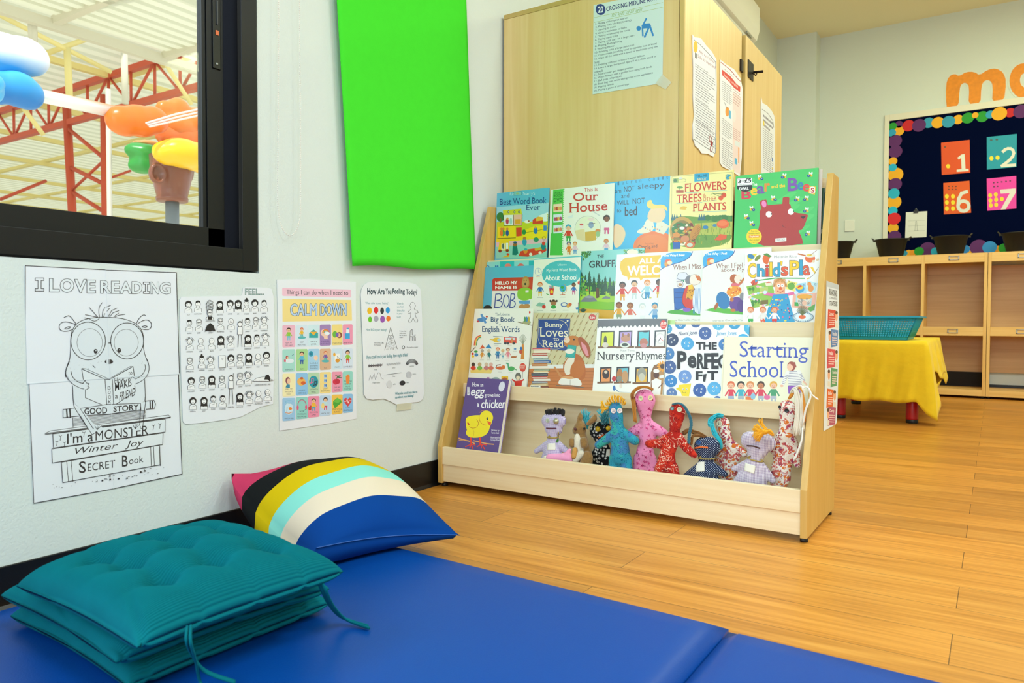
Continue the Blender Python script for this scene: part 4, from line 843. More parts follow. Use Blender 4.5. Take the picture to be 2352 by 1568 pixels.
A.poly([(1610, 255), (1680, 262), (1665, 345), (1598, 330)], '#efc31e'); A.text('s', 1618, 268, 1662, 328, '#f4efe6', 0, bold=.05); A.text('s', 1624, 274, 1658, 324, '#c8303a', 0, bold=.01)
A.text('and', 1218, 245, 1282, 280, '#f0d43a', -6, bold=.03); A.text('the', 1300, 236, 1358, 272, '#f0d43a', -6, bold=.03)
A.ell(1040, 775, 80, 78, '#f3d21e'); A.text('From the', 1010, 712, 1072, 728, '#3a3418', -2); A.text('WINNER of the ITV', 985, 738, 1100, 752, '#3a3418', -4); A.rect(985, 765, 1095, 790, '#e9932e', -5); A.text('Daybreak', 995, 768, 1088, 788, '#fff6dc', -5, bold=.02); A.text("What's the Story?", 990, 806, 1092, 822, '#3a3418', -4); A.text('competition', 1005, 828, 1078, 844, '#3a3418', -2)
A.poly([(866, 178), (1018, 172), (1022, 290), (945, 318), (866, 285)], '#f1f3ee'); A.poly([(866, 252), (1022, 244), (1022, 290), (945, 318), (866, 285)], '#191a1c'); A.line([(866, 178), (1018, 172), (1022, 290), (945, 318), (866, 285), (866, 178)], 4, '#191a1c'); A.text('3', 876, 190, 904, 226, K, 0, bold=.02); A.text('FOR', 910, 200, 936, 212, K, 0); A.text('£5', 945, 180, 1008, 222, K, -3, bold=.03); A.text('MIX & MATCH', 890, 236, 1000, 246, '#777', -3); A.text('DEAL', 890, 270, 985, 298, WH, -4, bold=.03); done(A)

# second tier
A = book('teal patterned book peeking out above the name-tag book', 2, 0, (525, 98), (1045, 85), '#8fd2d2', CC, th=.005); A.rect(685, 93, 835, 200, '#2fb4bd', -3); A.rect(990, 86, 1050, 200, '#2fb4bd', -1)
A.ell(770, 150, 36, 36, '#ee7a76'); A.ell(905, 148, 36, 34, '#e86464'); A.ell(640, 145, 9, 12, BLU); A.ell(660, 145, 9, 12, BLU); A.ring(555, 160, 16, 22, 8, BLU); done(A)
A = book('blue book with a red name tag and a brown bear in a lime shirt', 2, 1, (525, 158), (1043, 140), '#5bb5d2', CC); A.sm = 2
A.poly([(604, 285), (625, 268), (1045, 258), (1045, 400), (604, 404)], '#c93a2c'); A.poly([(604, 404), (1045, 400), (1045, 620), (590, 620)], '#edece2')
A.text('HELLO MY', 636, 306, 866, 338, '#f4f0e6', -4, bold=.07); A.text('NAME IS', 636, 356, 866, 384, '#f4f0e6', -4, bold=.07)
A.line([(640, 440), (628, 582)], 10, '#35489a'); A.line([(640, 440), (690, 434), (705, 465), (690, 500), (640, 507), (700, 512), (712, 545), (695, 578), (628, 582)], 10, '#35489a'); A.ring(752, 512, 30, 64, 10, '#35489a'); A.line([(802, 438), (788, 580)], 10, '#35489a'); A.line([(802, 438), (838, 434), (842, 470), (826, 500), (800, 505), (842, 515), (848, 550), (830, 580), (788, 580)], 10, '#35489a')
A.ell(555, 590, 46, 34, '#1c2326')
A.poly([(860, 590), (920, 535), (940, 560), (950, 535), (1000, 545), (1005, 592)], '#c98e4c'); A.poly([(880, 510), (1005, 505), (1000, 542), (945, 545), (890, 540)], '#5b9ed0'); A.poly([(880, 400), (912, 372), (990, 370), (1018, 400), (1010, 505), (880, 508)], '#8fc83a'); A.ell(890, 440, 22, 55, '#8fc83a'); A.ell(1008, 440, 20, 55, '#8cc436'); A.poly([(925, 270), (945, 250), (985, 255), (1000, 330), (985, 372), (930, 376), (912, 340)], '#b98a48'); A.ell(955, 318, 34, 46, '#c39a5a'); A.ell(953, 332, 12, 12, '#26302a'); A.ell(940, 295, 5, 6, K); A.ell(965, 292, 5, 6, K); A.rect(955, 402, 988, 422, '#f0e6e2', -2); done(A)

A = book('cream first word book about school with a teal oval', 2, 1, (1047, 65), (1545, 32), '#efeedd', CC, spine='#38b0c0')
A.poly([(1047, 65), (1545, 32), (1545, 44), (1047, 78)], '#58c0c6')
A.ell(1335, 222, 208, 140, '#4db9c0', -.06); A.text('Usborne', 1296, 118, 1390, 140, '#d3ece6', -4); A.text('My First Word Book', 1178, 172, 1498, 214, '#f0f5ea', -8); A.text('About School', 1162, 240, 1502, 296, '#f4f7ee', -10, bold=.012)
A.ring(1090, 203, 34, 40, 4, '#7a9ad0'); A.line([(1090, 203), (1090, 180)], 4, '#7a9ad0'); A.line([(1090, 203), (1108, 212)], 4, '#7a9ad0'); A.greek(1065, 254, 1110, 264, 1, '#e7a892')
A.kid(1110, 455, 140, SKN, '#d9642e', BLU, '#e5b23a'); A.poly([(1205, 375), (1258, 370), (1248, 450), (1215, 452)], RED); A.ell(1232, 415, 16, 18, YEL)
for i in range(5): A.line([(1215 + 9 * i, 378), (1212 + 11 * i, 350)], 7, (BLU, RED, '#2f4a9a', GRN, PNK)[i])
A.line([(1178, 435), (1205, 450)], 8, GRN); A.ell(1350, 378, 34, 40, '#3fa8d0'); A.ell(1345, 368, 18, 16, GRN); A.ell(1358, 398, 12, 10, GRN); A.ring(1352, 382, 40, 48, 4, '#c89a4a', 12, -1.2, 1.6); A.line([(1350, 420), (1350, 445)], 6, '#c8763a'); A.line([(1322, 448), (1372, 444)], 8, '#c8603a')
A.kid(1466, 440, 118, '#8a5a3c', '#3c2a22', BLU, '#c85a8c'); A.ell(1525, 320, 18, 20, '#e0483a')
for x, y in ((1110, 474), (1232, 470), (1352, 470), (1110, 612), (1250, 612), (1380, 608)): A.greek(x - 30, y, x + 34, y + 9, 1, '#9aa4a0')
A.poly([(1060, 560), (1100, 525), (1165, 540), (1130, 580)], '#8cc0a8'); A.poly([(1070, 565), (1120, 590), (1140, 570)], '#e9e2cc'); A.ell(1150, 574, 20, 20, RED); A.ell(1252, 530, 32, 34, '#a8714a'); A.poly([(1222, 520), (1252, 495), (1284, 520)], '#33221c'); A.ell(1218, 512, 10, 12, '#33221c'); A.ell(1286, 512, 10, 12, '#33221c'); A.ell(1252, 575, 28, 20, GRN); A.ring(1365, 550, 32, 20, 9, '#3b68b0'); A.ell(1412, 560, 20, 26, '#e0a44a', .7); A.ell(1430, 548, 16, 16, '#d8643a'); A.poly([(1480, 585), (1525, 575), (1520, 600), (1495, 602)], '#4a86c0'); A.line([(1515, 575), (1515, 530)], 5, RED); done(A)

A = book('green forest picture book with dark pines, partly behind the white welcome book', 2, 0, (1548 - 0, 905 - 922), (2215, 885 - 922), '#86cfc8', CC)
A.poly([(1530, 330), (2215, 280), (2215, 640), (1525, 640)], '#69b03a'); A.poly([(1530, 420), (1900, 400), (2215, 400), (2215, 520), (1525, 530)], '#a8d43a'); A.poly([(1525, 500), (1880, 530), (2215, 520), (2215, 600), (1525, 600)], '#86c430'); A.poly([(1525, 590), (1700, 600), (1880, 610), (2215, 600), (2215, 730), (1525, 730)], '#e0ab2e')
for x, y, h in ((1550, 200, 260), (1590, 230, 200), (1632, 190, 250), (1680, 240, 200), (1732, 212, 260), (1770, 280, 160), (1800, 240, 200), (1850, 255, 190), (1885, 290, 150), (1930, 240, 200)):
    A.line([(x, y + 40), (x, y + h)], 9, '#4a3a26')
    for k in range(5): A.poly([(x - 14 - 5 * k, y + 50 + k * 30), (x, y + k * 24), (x + 14 + 5 * k, y + 48 + k * 30)], ('#23563a', '#1f4a34')[k % 2])
A.rect(1702, 370, 1728, 482, '#6a4630'); A.poly([(1535, 520), (1580, 470), (1630, 450), (1690, 480), (1718, 515), (1640, 522)], '#7d8088'); A.poly([(1760, 490), (1800, 458), (1850, 470), (1852, 488)], '#80838a'); A.ell(1630, 470, 50, 12, '#9a9da4'); A.ell(1605, 395, 14, 10, '#e08a24')
for i in range(46): x = 1545 + rr.random() * 100; A.ell(x, -15 + rr.random() * 110 * (1 - (x - 1545) / 140), 12, 7, ('#3f7f3a', '#5a9a3c', '#2f6a34')[i % 3], rr.random() * 3, n=8)
for i in range(40): A.ell(2000 + rr.random() * 220, -30 + rr.random() * 60, 13, 8, ('#3f7f3a', '#6aa83e', '#2f6a34')[i % 3], rr.random() * 3, n=8)
for i in range(30): A.ell(1530 + rr.random() * 70, 250 + rr.random() * 200, 14, 9, ('#4f9a3a', '#7aba3c')[i % 2], rr.random() * 3, n=8)
for i in range(9): A.line([(1565, 632), (1530 + 9 * i, 590 + abs(i - 4) * 4)], 7, '#27503a')
A.ell(2090, -5, 62, 30, '#ece2c4'); A.text('THE', 1716, 24, 1786, 60, '#20302c', -3, bold=.01); A.text('GRUFFALO', 1630, 88, 2090, 160, '#182420', -18, bold=.014); done(A)

A = book('white welcome book with a yellow speech bubble and children holding hands', 2, .9, (72, 100), (720, 80), '#f1f3f2', CD, spine='#f1f3f2')
A.poly([(100, 230), (108, 170), (150, 135), (300, 118), (720, 95), (720, 320), (330, 328), (300, 356), (285, 326), (200, 325), (178, 358), (172, 318), (125, 300)], '#efc21c'); A.text('ALL ARE', 288, 140, 620, 190, '#f7f7f2', -14, bold=.03); A.text('WELCOME', 175, 215, 720, 305, '#f7f9f8', -16, bold=.04)
for x, y, sk, hr, tp, lo in ((125, 540, '#8a5434', '#33231c', '#d83a2c', '#e7a22c'), (240, 525, '#e8b98c', '#39342e', '#e86a5a', '#c9d8d4'), (365, 520, SKN, '#e08a2c', '#9fd0dc', '#2f8fc4'), (478, 515, '#6a4028', '#221a18', '#d9362c', '#e0b03a'), (92, 735, '#a8683c', '#7a4220', '#eaa61c', '#8fa27a'), (200, 740, '#b97a48', '#8a5226', '#e0705a', '#f0f0ec'), (318, 745, '#f2efe8', '#cfd8d4', '#f4f4f2', '#e8ecec'), (438, 740, '#e8b48a', '#2f8fb8', '#8fb4d8', '#3f8fc8')): A.kid(x, y, 170, sk, hr, tp, lo, arms=.32)
A.ring(340, 500, 28, 28, 6, '#3a8a9a'); A.ell(395, 520, 12, 6, '#c8c43a'); done(A)

A = book('white feelings book with a blue corner banner, two guinea pigs by a blue dresser', 2, 1.8, (497, 85), (1120, 55), '#eceee4', CD); A.sm = 2
def way(x, y):
    A.poly([(x, y), (x + 305, y - 12), (x + 290, y + 30), (x + 230, y + 78), (x + 120, y + 110), (x + 40, y + 135), (x - 5, y + 165)], '#3aa9e0'); A.line([(x + 305, y - 12), (x + 290, y + 30), (x + 230, y + 78), (x + 120, y + 110), (x + 40, y + 135), (x - 5, y + 165)], 6, '#3a3a8a')
    A.text('The Way I Feel', x + 24, y + 16, x + 226, y + 44, '#f2f8fa', -6, bold=.04); A.greek(x + 40, y + 48, x + 212, y + 54, 1, '#1f5f98', -6); A.ell(x + 70, y + 92, 36, 32, '#e0643a'); A.ell(x + 84, y + 96, 24, 20, '#f3d8b0'); A.ell(x + 48, y + 112, 16, 22, '#e09a2e')
way(497, 85); A.text('When I Miss You', 614, 200, 985, 252, '#8a4a3a', -14)
A.poly([(540, 660), (620, 630), (900, 640), (940, 690), (800, 690), (600, 675)], '#4fa83e'); A.opoly([(620, 430), (760, 425), (755, 610), (700, 625), (625, 640)], 4, '#2f68b4', '#1f3f7a')
for y in (470, 520, 570): A.line([(635, y), (715, y - 3)], 4, '#1f3f7a')
A.opoly([(665, 280), (745, 272), (770, 345), (640, 345)], 4, '#dfe0ea', '#5a5a72'); A.rect(690, 345, 722, 370, '#3b8f6a'); A.opoly([(648, 362), (708, 356), (712, 418), (655, 420)], 4, '#e8e2dc', '#7a5a8a'); A.ell(682, 392, 18, 14, '#b88a5a')
A.opoly([(720, 440), (760, 390), (830, 420), (830, 560), (790, 650), (715, 600), (698, 540)], 4, '#d4402e', '#7a2018'); A.ell(745, 635, 40, 20, '#8a62c0'); A.ell(765, 345, 34, 44, '#7d7f86', .4); A.opoly([(770, 320), (820, 285), (875, 310), (885, 370), (830, 400), (775, 390)], 3, '#f0e4d6', '#a88a6a'); A.poly([(825, 300), (870, 310), (885, 360), (850, 350)], '#d8722e'); A.poly([(735, 520), (760, 400), (800, 390), (835, 480), (790, 540)], '#e0a32c'); A.poly([(760, 400), (800, 392), (802, 430), (768, 440)], '#efc41e')
for i in range(14): A.ell(745 + rr.random() * 70, 440 + rr.random() * 90, 7, 6, '#8a4a1e', n=6)
A.poly([(805, 480), (850, 390), (900, 400), (900, 680), (830, 670), (800, 600)], '#e6edf2')
for i in range(7): A.line([(818 + 13 * i, 430), (808 + 13 * i, 670)], 4, '#3a86c8')
A.text('written by', 535, 735, 650, 746, '#7a7a78', -2); A.text('Cornelia Maude Spelman', 660, 726, 1010, 744, '#7a7a78', -4); done(A)

A = book('white feelings book with a blue corner banner, guinea pig in a flowered shirt', 2, 2.7, (905, 70), (1562, 36), '#eceee4', CD); A.sm = 2
way(905, 70); A.text('When I Feel Good', 1028, 190, 1420, 240, '#8a4a3a', -18); A.text('about Myself', 1078, 236, 1380, 280, '#8a4a3a', -12)
A.poly([(915, 640), (1020, 610), (1400, 650), (1400, 690), (1100, 670)], '#5cb43e'); A.ell(1095, 545, 64, 86, '#2f7cb4', -.3); A.ell(1030, 600, 16, 36, '#b0602c', .4); A.ell(1225, 580, 70, 70, '#6a4a94'); A.ell(1270, 600, 40, 60, '#5d4288'); A.poly([(1125, 465), (1160, 405), (1250, 405), (1275, 440), (1270, 480), (1180, 520), (1140, 490)], '#ec9a2c')
for i in range(24): A.ell(1140 + rr.random() * 120, 415 + rr.random() * 80, 7, 7, ('#f7e28a', '#d8502a')[i % 2], n=6)
A.poly([(1180, 380), (1250, 350), (1290, 370), (1250, 405), (1170, 405)], '#dc6a76'); A.ell(1205, 335, 44, 44, '#b8602c'); A.ell(1240, 340, 36, 42, '#f0e0cc'); A.ell(1262, 350, 5, 6, K); A.line([(1260, 380), (1298, 335)], 20, '#c87838'); A.ell(1180, 535, 18, 22, '#c87838'); A.ell(1192, 640, 26, 14, '#c87838'); A.ell(1280, 505, 24, 36, '#8a8a92')
A.text('WRITTEN BY', 995, 738, 1105, 748, '#7a7a78', -2); A.text('Cornelia Maude Spelman', 1115, 728, 1460, 747, '#7a7a78', -4); done(A)

A = book('white play book with a doll in a blue starry dress, rightmost on the second tier', 2, 3.58, (1310, 88), (2038, 60), '#f1f1ec', CD, th=.0058); A.sm = 2
for ch, x0, x1, y0, y1, c in (('C', 1336, 1412, 190, 322, YEL), ('h', 1428, 1492, 200, 312, '#2fa0c8'), ('i', 1510, 1530, 205, 312, RED), ('l', 1548, 1566, 180, 310, YEL), ('d', 1578, 1640, 185, 312, '#2fa0c8'), ("'", 1652, 1664, 170, 205, YEL), ('s', 1660, 1718, 222, 304, '#e2572e'), ('P', 1742, 1828, 165, 300, YEL), ('l', 1838, 1858, 160, 296, '#2fa0c8'), ('a', 1872, 1930, 210, 296, '#e2572e')): A.otext(ch, x0, y0, x1, y1, c, '#5a5548', bold=.02, w=.022)
A.poly([(1935, 222), (1960, 220), (1992, 280), (1980, 290)], YEL); A.line([(2018, 222), (1975, 290), (1925, 335)], 4, '#5a5548'); A.ell(1918, 332, 14, 7, '#e2c02a', -.5); A.text('Melanie Rice', 1588, 112, 1805, 138, '#9a9a98', -6)
A.line([(1440, 352), (1600, 330), (1880, 332)], 11, '#3aa648')
A.ell(1935, 140, 50, 40, '#e8682a'); A.ell(1935, 112, 52, 18, '#e6e2d2'); A.ell(1928, 108, 26, 9, '#e8c83a'); A.line([(1820, 96), (1888, 112)], 12, '#c8682a'); A.line([(1925, 118), (2000, 62)], 4, '#9a5a2a'); A.ell(1968, 168, 14, 12, '#e8cfa8'); A.ell(2008, 152, 16, 11, '#dcc49a', -.4)
A.ell(1430, 135, 38, 18, '#7a8a3a', -.8); A.poly([(1470, 140), (1500, 90), (1560, 110), (1540, 150), (1530, 200), (1490, 190)], '#e0662a'); A.poly([(1480, 100), (1520, 88), (1565, 120), (1540, 130)], '#4f8a3a'); A.poly([(1325, 110), (1370, 98), (1425, 95), (1385, 150), (1335, 180)], '#e8d23a'); A.ell(1365, 120, 34, 22, '#3a7fb0', .4)
A.poly([(1320, 410), (1560, 358), (1590, 460), (1560, 590), (1380, 620)], '#8fbf4a')
for i in range(30): t = i / 29; A.ell(1430 + 90 * math.sin(t * 9) * (1 - .2 * t), 410 + 190 * t, 16, 12, ('#e6a8c0', '#f0dc9a', '#a8d0e0', '#f3efe6')[i % 4], n=8)
for x, y in ((1355, 435), (1385, 432), (1380, 560), (1410, 555), (1440, 552), (1385, 585)): A.ell(x, y, 14, 17, '#3f8a3a'); A.line([(x, y + 12), (x, y + 26)], 4, '#6a4a2a')
A.rect(1450, 420, 1530, 460, '#b8c86a', -8); A.rect(1455, 545, 1530, 585, '#7a6a34', -6); A.poly([(1500, 375), (1560, 358), (1568, 400), (1510, 405)], '#e9ddc4'); A.poly([(1505, 378), (1535, 362), (1560, 375)], '#d85a3a')
A.poly([(1360, 370), (1400, 338), (1438, 345), (1420, 395), (1380, 400)], '#d8553a'); A.poly([(1400, 340), (1435, 348), (1410, 380)], '#3f9ac0'); A.line([(1395, 365), (1380, 405)], 4, '#5a4a3a')
A.poly([(1720, 352), (1815, 375), (1790, 460), (1695, 432)], '#efe27a'); A.ell(1752, 408, 36, 34, '#6aa83e'); A.line([(1755, 375), (1790, 380)], 5, '#3f7a2e'); A.text('a', 1725, 355, 1740, 370, K)
A.poly([(1805, 385), (1895, 372), (1898, 475), (1790, 492)], '#a8d8ea'); A.ell(1838, 432, 42, 40, '#3aa0d0'); A.ell(1835, 418, 36, 22, YEL); A.poly([(1800, 430), (1840, 395), (1860, 410)], RED); A.text('b', 1872, 388, 1888, 408, NVY)
A.poly([(1908, 352), (2008, 378), (1978, 475), (1896, 455)], '#bfe4ea'); A.ell(1942, 428, 28, 34, '#e8923a'); A.ell(1928, 388, 20, 20, '#e8923a'); A.poly([(1910, 380), (1915, 358), (1925, 374)], '#e8923a'); A.text('c', 1972, 380, 1990, 398, NVY)
A.poly([(1770, 480), (2000, 470), (1975, 640), (1760, 612)], '#f0b49a'); A.poly([(1800, 490), (1955, 485), (1945, 600), (1795, 590)], '#a8d4d8'); A.ell(1875, 545, 66, 54, '#dcd4c4'); A.ell(1882, 510, 74, 26, '#eaa62a')
for i in range(22): A.ring(1820 + rr.random() * 110, 525 + rr.random() * 60, 9, 8, 3, '#8a8078', 7)
A.poly([(1785, 560), (1820, 565), (1825, 600), (1785, 598)], GRN); A.poly([(1910, 620), (1985, 580), (1975, 640), (1935, 655)], '#58a83e'); A.ell(1880, 570, 22, 26, '#e8b89a')
A.line([(1500, 478), (1620, 500)], 30, '#e06aa0'); A.line([(1690, 492), (1795, 470)], 28, '#e06aa0'); A.ell(1500, 468, 18, 18, '#cfe2ee'); A.ell(1800, 470, 20, 18, '#cfe2ee')
A.poly([(1580, 488), (1720, 482), (1790, 752), (1498, 752), (1530, 620)], '#2a9ccc')
for i in range(48):
    y = 520 + rr.random() * 225; x = 1645 + (rr.random() - .5) * (110 + (y - 490) * .75); A.ell(x, y, 8, 8, ('#f0d84a', '#e06a8a', '#1f4f9a')[i % 3], n=6)
A.poly([(1588, 345), (1695, 338), (1692, 480), (1602, 486)], '#efb284'); A.ell(1650, 430, 16, 16, '#e0642e'); A.ell(1632, 402, 15, 15, WH); A.ell(1668, 402, 15, 15, WH); A.ell(1633, 403, 6, 6, K); A.ell(1667, 403, 6, 6, K); A.line([(1620, 455), (1650, 468), (1678, 452)], 6, '#c03a34')
for i in range(22): x = 1590 + i * 5.2; A.line([(1645, 335), (x, 345 + 22 * abs(math.sin(i * 2.1))), (x + (-14 if i < 11 else 14), 372 + 40 * (abs(i - 11) > 6))], 4, '#c8873a')
for x, c, t_ in ((1362, '#f2f0ea', GRN), (1480, '#e8e2da', '#d9553a'), (1592, '#f0eee8', RED)): A.kid(x, 775, 165, '#eeb088', '#d8743a', c, t_, arms=.3)
for i in range(16): A.ell(1455 + rr.random() * 50, 680 + rr.random() * 60, 6, 6, '#e8e2da', n=6)
A.ell(1868, 705, 104, 50, '#cfe0e6'); A.ring(1868, 705, 100, 46, 4, '#2f5a7a'); A.ell(1868, 702, 72, 32, '#e6eef0')
for i in range(24): a_ = i * math.pi / 12; A.line([(1868 + 84 * math.cos(a_), 704 + 38 * math.sin(a_)), (1868 + 92 * math.cos(a_), 704 + 43 * math.sin(a_))], 5, '#3f6f8a')
A.ell(1860, 705, 34, 20, '#e8682a')
for i in range(15): a_ = -2.6 + i * .15; A.line([(1862, 690), (1862 + 66 * math.cos(a_), 690 + 95 * math.sin(a_))], 4, '#5f6a2e')
done(A)

# third tier
A = book('white big book of English words with an aeroplane and a fire engine', 3, 1, (418, 598), (1035, 600), '#efefe3', CC, th=.006)
A.text('The Usborne', 635, 640, 788, 668, '#4a6a80', -2, serif=True); A.text('Big Book', 588, 682, 838, 748, '#27507a', 0, serif=True, bold=.01); A.text('of', 672, 755, 692, 772, '#4a6a80'); A.text('English Words', 496, 780, 893, 858, '#27507a', 2, serif=True, bold=.01); A.ell(1000, 632, 9, 14, RED)
A.poly([(445, 700), (520, 680), (552, 700), (500, 735), (450, 730)], '#4a86c0'); A.line([(490, 660), (530, 740)], 24, '#5a96cc'); A.ell(545, 678, 12, 10, '#c8553a'); A.ell(452, 728, 14, 10, '#c8404a'); A.line([(875, 735), (1020, 770)], 8, '#7a6a4a'); A.ell(968, 738, 44, 24, '#a8a878')
for x, c in ((948, '#5a9a5a'), (968, '#3f86b4'), (990, '#c8b03a')): A.ell(x, 705, 12, 28, c)
for r_, c in ((0, '#e0563a'), (12, '#f0b83a'), (24, '#3f9a6a')): A.line([(412 + r_, 980), (418 + r_, 930), (440 + r_, 892 + r_ * .4), (482, 876 + r_ * .9)], 10, c)
A.ell(650, 925, 42, 26, '#ecc23a'); A.line([(580, 918), (620, 925)], 9, '#ecc23a'); A.line([(615, 886), (715, 892)], 5, '#4a6a7a'); A.ell(672, 925, 16, 16, '#a8d4e4'); A.line([(620, 962), (695, 962)], 4, '#4a6a7a')
A.rect(728, 892, 860, 958, '#e0503a', 2); A.rect(742, 900, 846, 922, '#dceaf0', 2)
for x in (742, 770, 830): A.ell(x, 960, 14, 14, '#3a4048')
A.line([(780, 885), (858, 898)], 6, '#5a86a8'); A.rect(800, 905, 822, 955, '#d88a4a')
A.poly([(905, 1130), (920, 940), (935, 940), (942, 1128)], '#d88a34'); [A.line([(928, 970), (928 + 46 * math.cos(a_), 965 + 100 * math.sin(a_))], 4, '#9aa08a') for a_ in [-2.7 + .26 * i for i in range(9)]]; A.ell(908, 1015, 14, 18, BLU); A.ell(905, 1050, 18, 22, '#c8553a')
A.poly([(468, 1020), (497, 975), (528, 1012)], '#e0602e'); A.poly([(530, 1010), (565, 968), (600, 1015)], '#2f8ac0'); A.kid(497, 1118, 92, '#b8a890', '#9a9080', '#e0962e', '#e0962e'); A.kid(568, 1118, 92, '#d8c8a8', '#c8b890', '#1f7a7a', '#1f7a7a')
A.ell(430, 1048, 20, 12, GRN); A.ell(395, 1072, 13, 13, RED); A.ell(435, 1082, 20, 18, '#3f8ac8'); A.ell(398, 1098, 14, 12, YEL); A.line([(372, 1055), (425, 1000)], 7, '#6a4a3a')
A.kid(662, 1118, 112, SKN, '#e0602e', '#2f86b4', '#2f6aa0'); A.kid(715, 1118, 92, '#e8b88a', '#e0b84a', '#cfd8d0', '#4a9ab8'); A.kid(770, 1120, 108, SKN, '#8a4a2a', '#e88a94', '#e88a94'); A.ell(830, 1105, 32, 10, '#b8703a'); A.line([(855, 1100), (866, 1090)], 6, '#b8703a'); A.ell(845, 1020, 14, 8, '#4a8ac8')
A.poly([(370, 1245), (480, 1225), (608, 1240), (590, 1280), (375, 1272)], '#ecd070'); [(A.ell(x, 1185, 20, 22, c), A.ell(x, 1222, 28, 22, d)) for x, c, d in ((402, '#4a3a34', '#d8402e'), (470, '#c8a878', '#7ab84a'), (540, '#d8c0a0', '#c87a7a'), (590, '#e0b0a0', '#d8705a'))]
A.ell(690, 1222, 46, 18, '#d8642a'); A.ell(722, 1212, 20, 20, '#e0742e'); A.line([(640, 1220), (655, 1190), (690, 1185)], 7, '#8a3a2a'); A.ell(805, 1228, 36, 24, '#4aa85a'); A.line([(775, 1215), (770, 1175), (755, 1172)], 14, '#4aa87a'); A.line([(838, 1232), (862, 1242)], 8, '#4aa85a')
A.ell(926, 1215, 34, 46, '#d8442e'); A.greek(902, 1195, 950, 1240, 4, '#f0d8c8'); A.line([(926, 1262), (924, 1330)], 3, '#8a7a6a'); A.ell(878, 1310, 32, 40, '#6a6a60'); A.ell(876, 1325, 20, 22, '#e8d8b4'); A.poly([(835, 1360), (920, 1350), (915, 1410), (845, 1410)], '#d83a28'); A.line([(815, 1345), (845, 1365)], 14, '#d83a28'); A.line([(915, 1360), (935, 1345)], 14, '#d83a28'); A.rect(700, 1308, 772, 1360, '#efc02c'); A.ell(735, 1335, 26, 14, '#b8602c'); A.ell(640, 1340, 40, 22, '#9ab0a8'); A.ell(402, 1338, 18, 12, '#d8b05a'); A.ell(560, 1328, 16, 10, '#b87ab0')
for x, y in ((650, 978), (790, 978), (495, 1135), (568, 1135), (660, 1140), (760, 1142), (685, 1262), (800, 1268), (920, 1150), (845, 1042)): A.greek(x - 22, y, x + 22, y + 7, 1, '#b0aca0')
done(A)

A = book('tan carrot-patterned picture book with a brown rabbit reading beside a pile of books', 3, 0, (1047, 637), (1728, 648), '#cfc79a', CC); A.sm = 2
for i in range(12):
    for j in range(9):
        x, y = 1060 + 62 * i + 30 * (j % 2), 668 + 72 * j; A.poly([(x, y + 34), (x + 14, y - 4), (x + 28, y - 6), (x + 22, y + 10)], '#a58a58'); A.line([(x + 24, y - 6), (x + 36, y - 24)], 5, '#a59a68')
A.poly([(975, 1190), (1700, 1180), (1700, 1260), (970, 1260)], '#e4e6df'); A.poly([(970, 1230), (1700, 1220), (1690, 1480), (965, 1470)], '#c5783e')
for i in range(7): A.line([(975, 1265 + 32 * i), (1690, 1258 + 34 * i)], 4, '#9a5628')
A.poly([(1093, 700), (1430, 700), (1412, 1040), (1072, 1020)], '#24478c'); A.line([(1100, 708), (1422, 708), (1405, 1030), (1080, 1012), (1100, 708)], 4, '#c8c294')
for t, x0, x1, y0, y1 in (('Bunny', 1162, 1352, 738, 800), ('Loves', 1112, 1405, 792, 890), ('to', 1252, 1312, 898, 930), ('Read', 1140, 1352, 925, 1000)): A.text(t, x0, y0, x1, y1, '#f0eaca', 4, serif=True)
A.text('♥', 1392, 715, 1412, 735, '#f0eaca'); A.text('♥', 1375, 735, 1390, 750, '#f0eaca')
cl = ['#c8404e', '#e8e0c4', '#b8483a', '#dfe4d8', '#7fa8a8', '#2f5a9a', '#c07a34', '#e8e2d0', '#5a7a4a', '#d8c08a', '#3a4a5a', '#b03a3a', '#e6e0d2', '#4a6a8a', '#c8a86a', '#7a3a2a', '#dfdcd0']
y = 1012
for i, c in enumerate(cl): h = 20 + (i * 7) % 9; x = 1030 + 14 * math.sin(i * 1.7) + (0 if i < 11 else -6); A.poly([(x, y), (x + 185 - (i * 13) % 30, y - 5 + (i * 11) % 9), (x + 188 - (i * 13) % 30, y + h), (x + 4, y + h + 2)], c); A.line([(x + 8, y + h * .6), (x + 165, y + h * .55)], 5, '#eee8d6'); y += h + 3
A.poly([(1400, 1310), (1340, 1210), (1400, 1110), (1470, 1060), (1560, 1100), (1600, 1240), (1580, 1360), (1440, 1330)], '#b8662a'); A.poly([(1370, 1290), (1365, 1180), (1420, 1100), (1480, 1080), (1470, 1180), (1430, 1300)], '#e6ddc8'); A.ell(1505, 1240, 74, 105, '#bf6e2c', .3); A.ell(1450, 945, 88, 66, '#c47a34', -.15); A.ell(1395, 925, 32, 34, '#e8d0b4'); A.ell(1375, 915, 8, 8, '#e89aa4'); A.ell(1470, 920, 8, 9, K); A.poly([(1500, 900), (1560, 890), (1640, 990), (1650, 1100), (1600, 1118), (1545, 1030)], '#a8562a'); A.poly([(1545, 940), (1600, 990), (1628, 1090), (1600, 1095), (1555, 1010)], '#e0929a'); A.opoly([(1405, 978), (1495, 985), (1480, 1115), (1375, 1105)], 3, '#2fa8a0', '#1f7a74'); A.ell(1425, 1045, 50, 26, '#efe8da'); A.line([(1310, 1290), (1335, 1310), (1265, 1215)], 18, '#c88a52'); A.ell(1400, 1330, 72, 22, '#d8a066')
